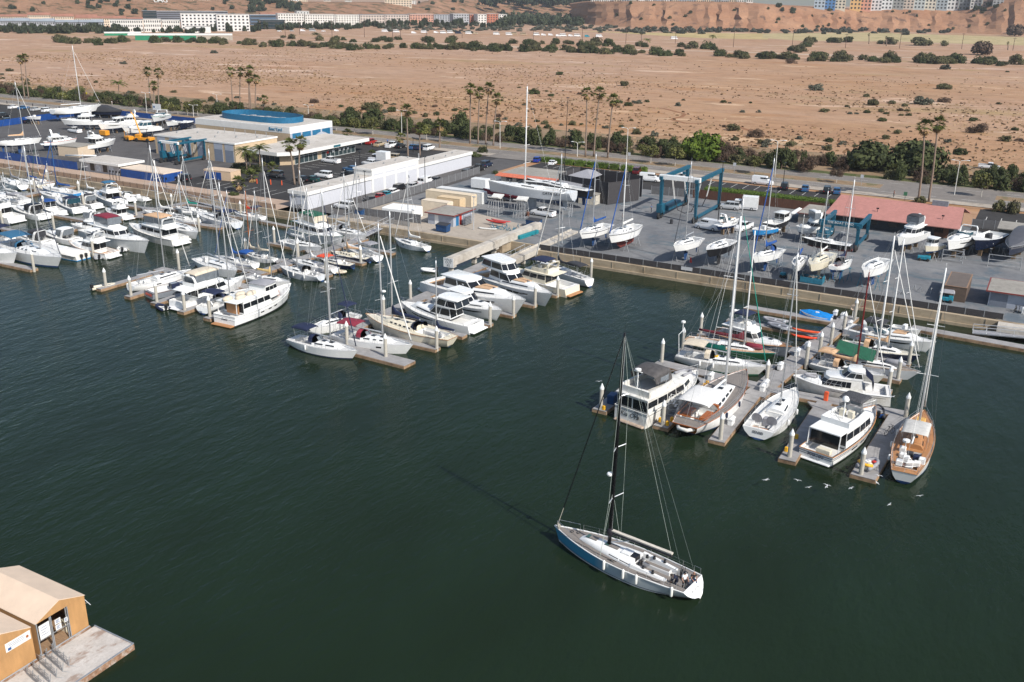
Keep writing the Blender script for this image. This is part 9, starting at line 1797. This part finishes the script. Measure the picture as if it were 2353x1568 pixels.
p=at('2',1210,1330,GZ);person((p.x,p.y,GZ+.01),R(-60),'person in a blue jacket beside the white pickup in the road side row',STAND,MATS['bright blue shirt'],NVY,hair=HAIR)
p=at('8',1152,495,GZ);person((p.x,p.y,GZ+.01),R(30),'person in red brown clothes walking on the pavement behind the red roof',STAND,M('rust jacket',(.22,.05,.03),.85,.1,6),NVY,hair=HAIR)
p=at('1',1032,970,GZ);person((p.x,p.y,GZ+.1),R(30),'person in pale clothes on the pavement behind the left yard',STAND,WSH,M('pale trousers',(.5,.45,.4),.85,.1,6),hair=HAIR)
gm=MB();gm.loft([[(-.24,0,.02),(-.24,.01,.03),(-.24,-.01,.03)],[(-.1,.06,0),(-.1,0,.09),(-.1,-.06,0)],[(.08,.075,-.01),(.08,0,.10),(.08,-.075,-.01)],[(.22,.03,.03),(.22,0,.10),(.22,-.03,.03)]])
gm.ball((.25,0,.09),.05,n=6);gb_=gm.mesh('body',WHITE,True);gw=[]
for sd in(1,-1):w_=MB();w_.loft([[(.10,sd*.04,.05),(-.06,sd*.04,.05),(-.06,sd*.04,.065),(.10,sd*.04,.065)],[(.14,sd*.34,.16),(.0,sd*.34,.15),(.0,sd*.34,.16),(.14,sd*.34,.17)],[(.02,sd*.68,.10),(-.03,sd*.68,.10),(-.03,sd*.68,.105),(.02,sd*.68,.105)]]);gw.append(w_.mesh('wing',M('gull grey wing',(.55,.56,.58),.7,.1,8)))
bk=MB();bk.tube([(.29,0,.09),(.35,0,.075)],.014,5,r1=.006);bkm=bk.mesh('beak',YELLOW)
for k,(t,x,y,z)in enumerate([('C',185,918,2.5),('D',45,1508,1.0),('D',295,1512,1.2),('D',525,1550,1.0),('D',380,1565,.8),('D',930,1475,1.5),('D',920,1532,.6),('0',1760,1103,.8),('0',1900,1120,1.0),('0',1956,1123,1.2),('0',2043,1160,.6),('0',2113,1140,1.0),('i',800,195,3.0)]):
 p=at(t,x,y,z);e=empty('seagull',p,rnd.uniform(0,6.28),'white gull flying low over the water off the right docks','gull','gulls over the water');e.scale=(.6,.6,.6);obj('body',gb_,e);obj('beak',bkm,e)
 for w_ in gw:obj('wing',w_,e)
TANR=M('tan canvas roof',(.68,.53,.40),.75,.06,.8,bump=.15);TANW=M('tan canvas wall',(.44,.24,.095),.8,.12,.6,bump=.2,stretch=(1,3,1));RUSTE=M('rusty steel edge',(.30,.17,.10),.85,.35,4,dirt=(.5,.46,.42))
def tanshed(y0,y1,x0,x1,label,open_=False):
 e=empty('floating_shed',(x1,(y0+y1)/2,0),0,label,'floating shed','tan floating sheds');b=(y1-y0)/2;a=x0-x1
 mb=MB();mb.box(a-.2,.15,-b-.05,b+.05,-.3,.55);mb.build('float',RUSTE,e);ze,zr=3.3,4.15
 mb=MB();mb.loft([[(a-.1,-b-.05,ze),(a-.1,0,zr),(a-.1,b+.05,ze)],[(.05,-b-.05,ze),(-.5 if False else .05,0,zr),(.05,b+.05,ze)]],False,False,closed=False);mb.loft([[(a-.1,-b-.05,ze-.04),(a-.1,0,zr-.04),(a-.1,b+.05,ze-.04)],[(.05,-b-.05,ze-.04),(.05,0,zr-.04),(.05,b+.05,ze-.04)]],False,False,closed=False);mb.add([(.05,-b-.05,ze),(.05,0,zr),(.05,b+.05,ze)],[(0,2,1)]);mb.build('roof',TANR,e)
 mb=MB();mb.add([(.055,-b,ze-.02),(.055,b,ze-.02),(.055,0,zr-.06)],[(0,1,2)]);mb.build('gable',TANW,e)
 mb=MB();mb.box(a,a+.04,-b,b,.56,ze-.05);mb.build('wall',TANW,e)
 for sd in(1,-1):mb=MB();mb.box(a+.05,-.05,sd*b-.02,sd*b+.02,.56,ze-.05);mb.build('wall',TANW,e)
 if open_:
  mb=MB();mb.box(-.02,.02,.55,b-.03,.62,ze-.05);mb.build('wall',TANW,e);mb=MB();mb.box(a+.05,-.06,-b+.05,b-.05,.56,.60);mb.build('deck_boards',TEAK if False else M('shed floor',(.30,.19,.11),.8,.25,2,stretch=(1,8,1)),e)
  for y in(-b+.05,-.95,-.85,.35,.5):mb=MB();mb.box(-.04,.04,y-.03,y+.03,.6,ze-.06);mb.build('door_post',STEELG,e)
  mb=MB();mb.box(-.03,.03,-b+.05,.5,1.75,1.79);mb.build('door_rail',STEELG,e)
  for y0_,y1_,z0,z1 in((-b+.15,-1.05,1.85,3.0),(-.62,-.15,2.35,2.75),(-.62,-.15,1.85,2.27),(.12,.40,2.1,2.45)):
   s_=MB();s_.box(.045,.07,y0_,y1_,z0,z1);s_=s_.build('notice_board',CANW,e)
   mb=MB()
   for k in range(4):mb.box(.071,.075,y0_+(y1_-y0_)*.15,y0_+(y1_-y0_)*(.85-.12*(k%3)),z1-(z1-z0)*(.2+.18*k)-.02,z1-(z1-z0)*(.2+.18*k)+.02)
   mb.build('printed_lines',M('print blue',(.12,.17,.30),.7,.2,4),s_)
  mb=MB();mb.bbox(-1.6,-.7,.6,1.3,.6,1.3,.05);mb.build('crate',CREAM,e)
  mb=MB();mb.tube([(.0,b,2.9),(.45,b+.1,2.55)],.03,4);mb.tube([(.0,b,2.6),(.25,b+.05,2.7)],.02,4);mb.build('bracket',ALU,e)
 else:
  mb=MB();mb.box(-.02,.02,-b,b,.58,ze-.05);mb.build('wall',TANW,e);s_=MB();s_.box(.025,.045,b-2.0,b-.1,2.45,3.15);s_=s_.build('banner',CANW,e);mb=MB();mb.box(.046,.05,b-1.85,b-1.6,2.52,2.72);mb.build('emblem',M('banner blue',(.02,.08,.25),.6,.1,3),s_);mb=MB()
  for k in range(3):mb.box(.046,.05,b-1.85+.1*k,b-.6,2.98-.12*k,3.01-.12*k)
  mb.build('printed_lines',MATS['print blue'],s_);mb=MB();mb.ball((.047,b-.35,2.78),.006,.11,.13,8);mb.build('seal',VARN,s_)
 mb=MB();mb.tube([(.08,-b,.6),(.08,-b,ze)],.05,5);mb.tube([(.08,-b,.6),(.08,b,.6)],.05,5);mb.build('corner_pipe',STEELG,e)
tanshed(-118.15,-114.1,29.4,37.0,'tan canvas shed on a float with an open glazed front in the lower left corner',True);tanshed(-122.8,-118.55,28.5,37.0,'tan canvas shed with a white printed banner, cut by the lower left picture edge')
e=empty('float_platform',(39.3,-119,0),0,'worn pale floating platform with a rusty edge in the lower left corner','dock');mb=MB();mb.box(-2.0,2.2,-6,5.15,.35,.52);mb.build('deck',groundmat('worn platform deck',(.46,.42,.38),(.58,.54,.50),(.30,.21,.16),.5),e);mb=MB();mb.box(-2.05,2.26,-6.05,5.2,-.2,.44);mb.build('edge',RUSTE,e)
mb=MB();mb.box(2.2,2.27,-6,5.2,.522,.60);mb.box(-2.0,2.2,5.1,5.18,.522,.60);mb.build('bull_rail',MATS['grey gelcoat'],e)
for k in range(5):
 y=-117.6-k*.62;e=empty('metal_rack',(38.3+k*.16,y,.525),R(-10),'flat galvanised frame in the stack leaning on the floating platform','rack','metal frames on the platform');mb=MB()
 for z in(.05,.25,.45,.65):mb.tube([(-1.1,0,z),(1.3,0,z+.05)],.03,4)
 for x in(-1.1,-.3,.5,1.3):mb.tube([(x,0,0),(x+.05,.12,.72)],.035,4)
 mb.tube([(-1.1,.02,.05),(.5,.05,.66)],.025,4);mb.tube([(1.3,0,.02),(1.75,.3,.0)],.025,4);mb.build('frame',STEELG,e)
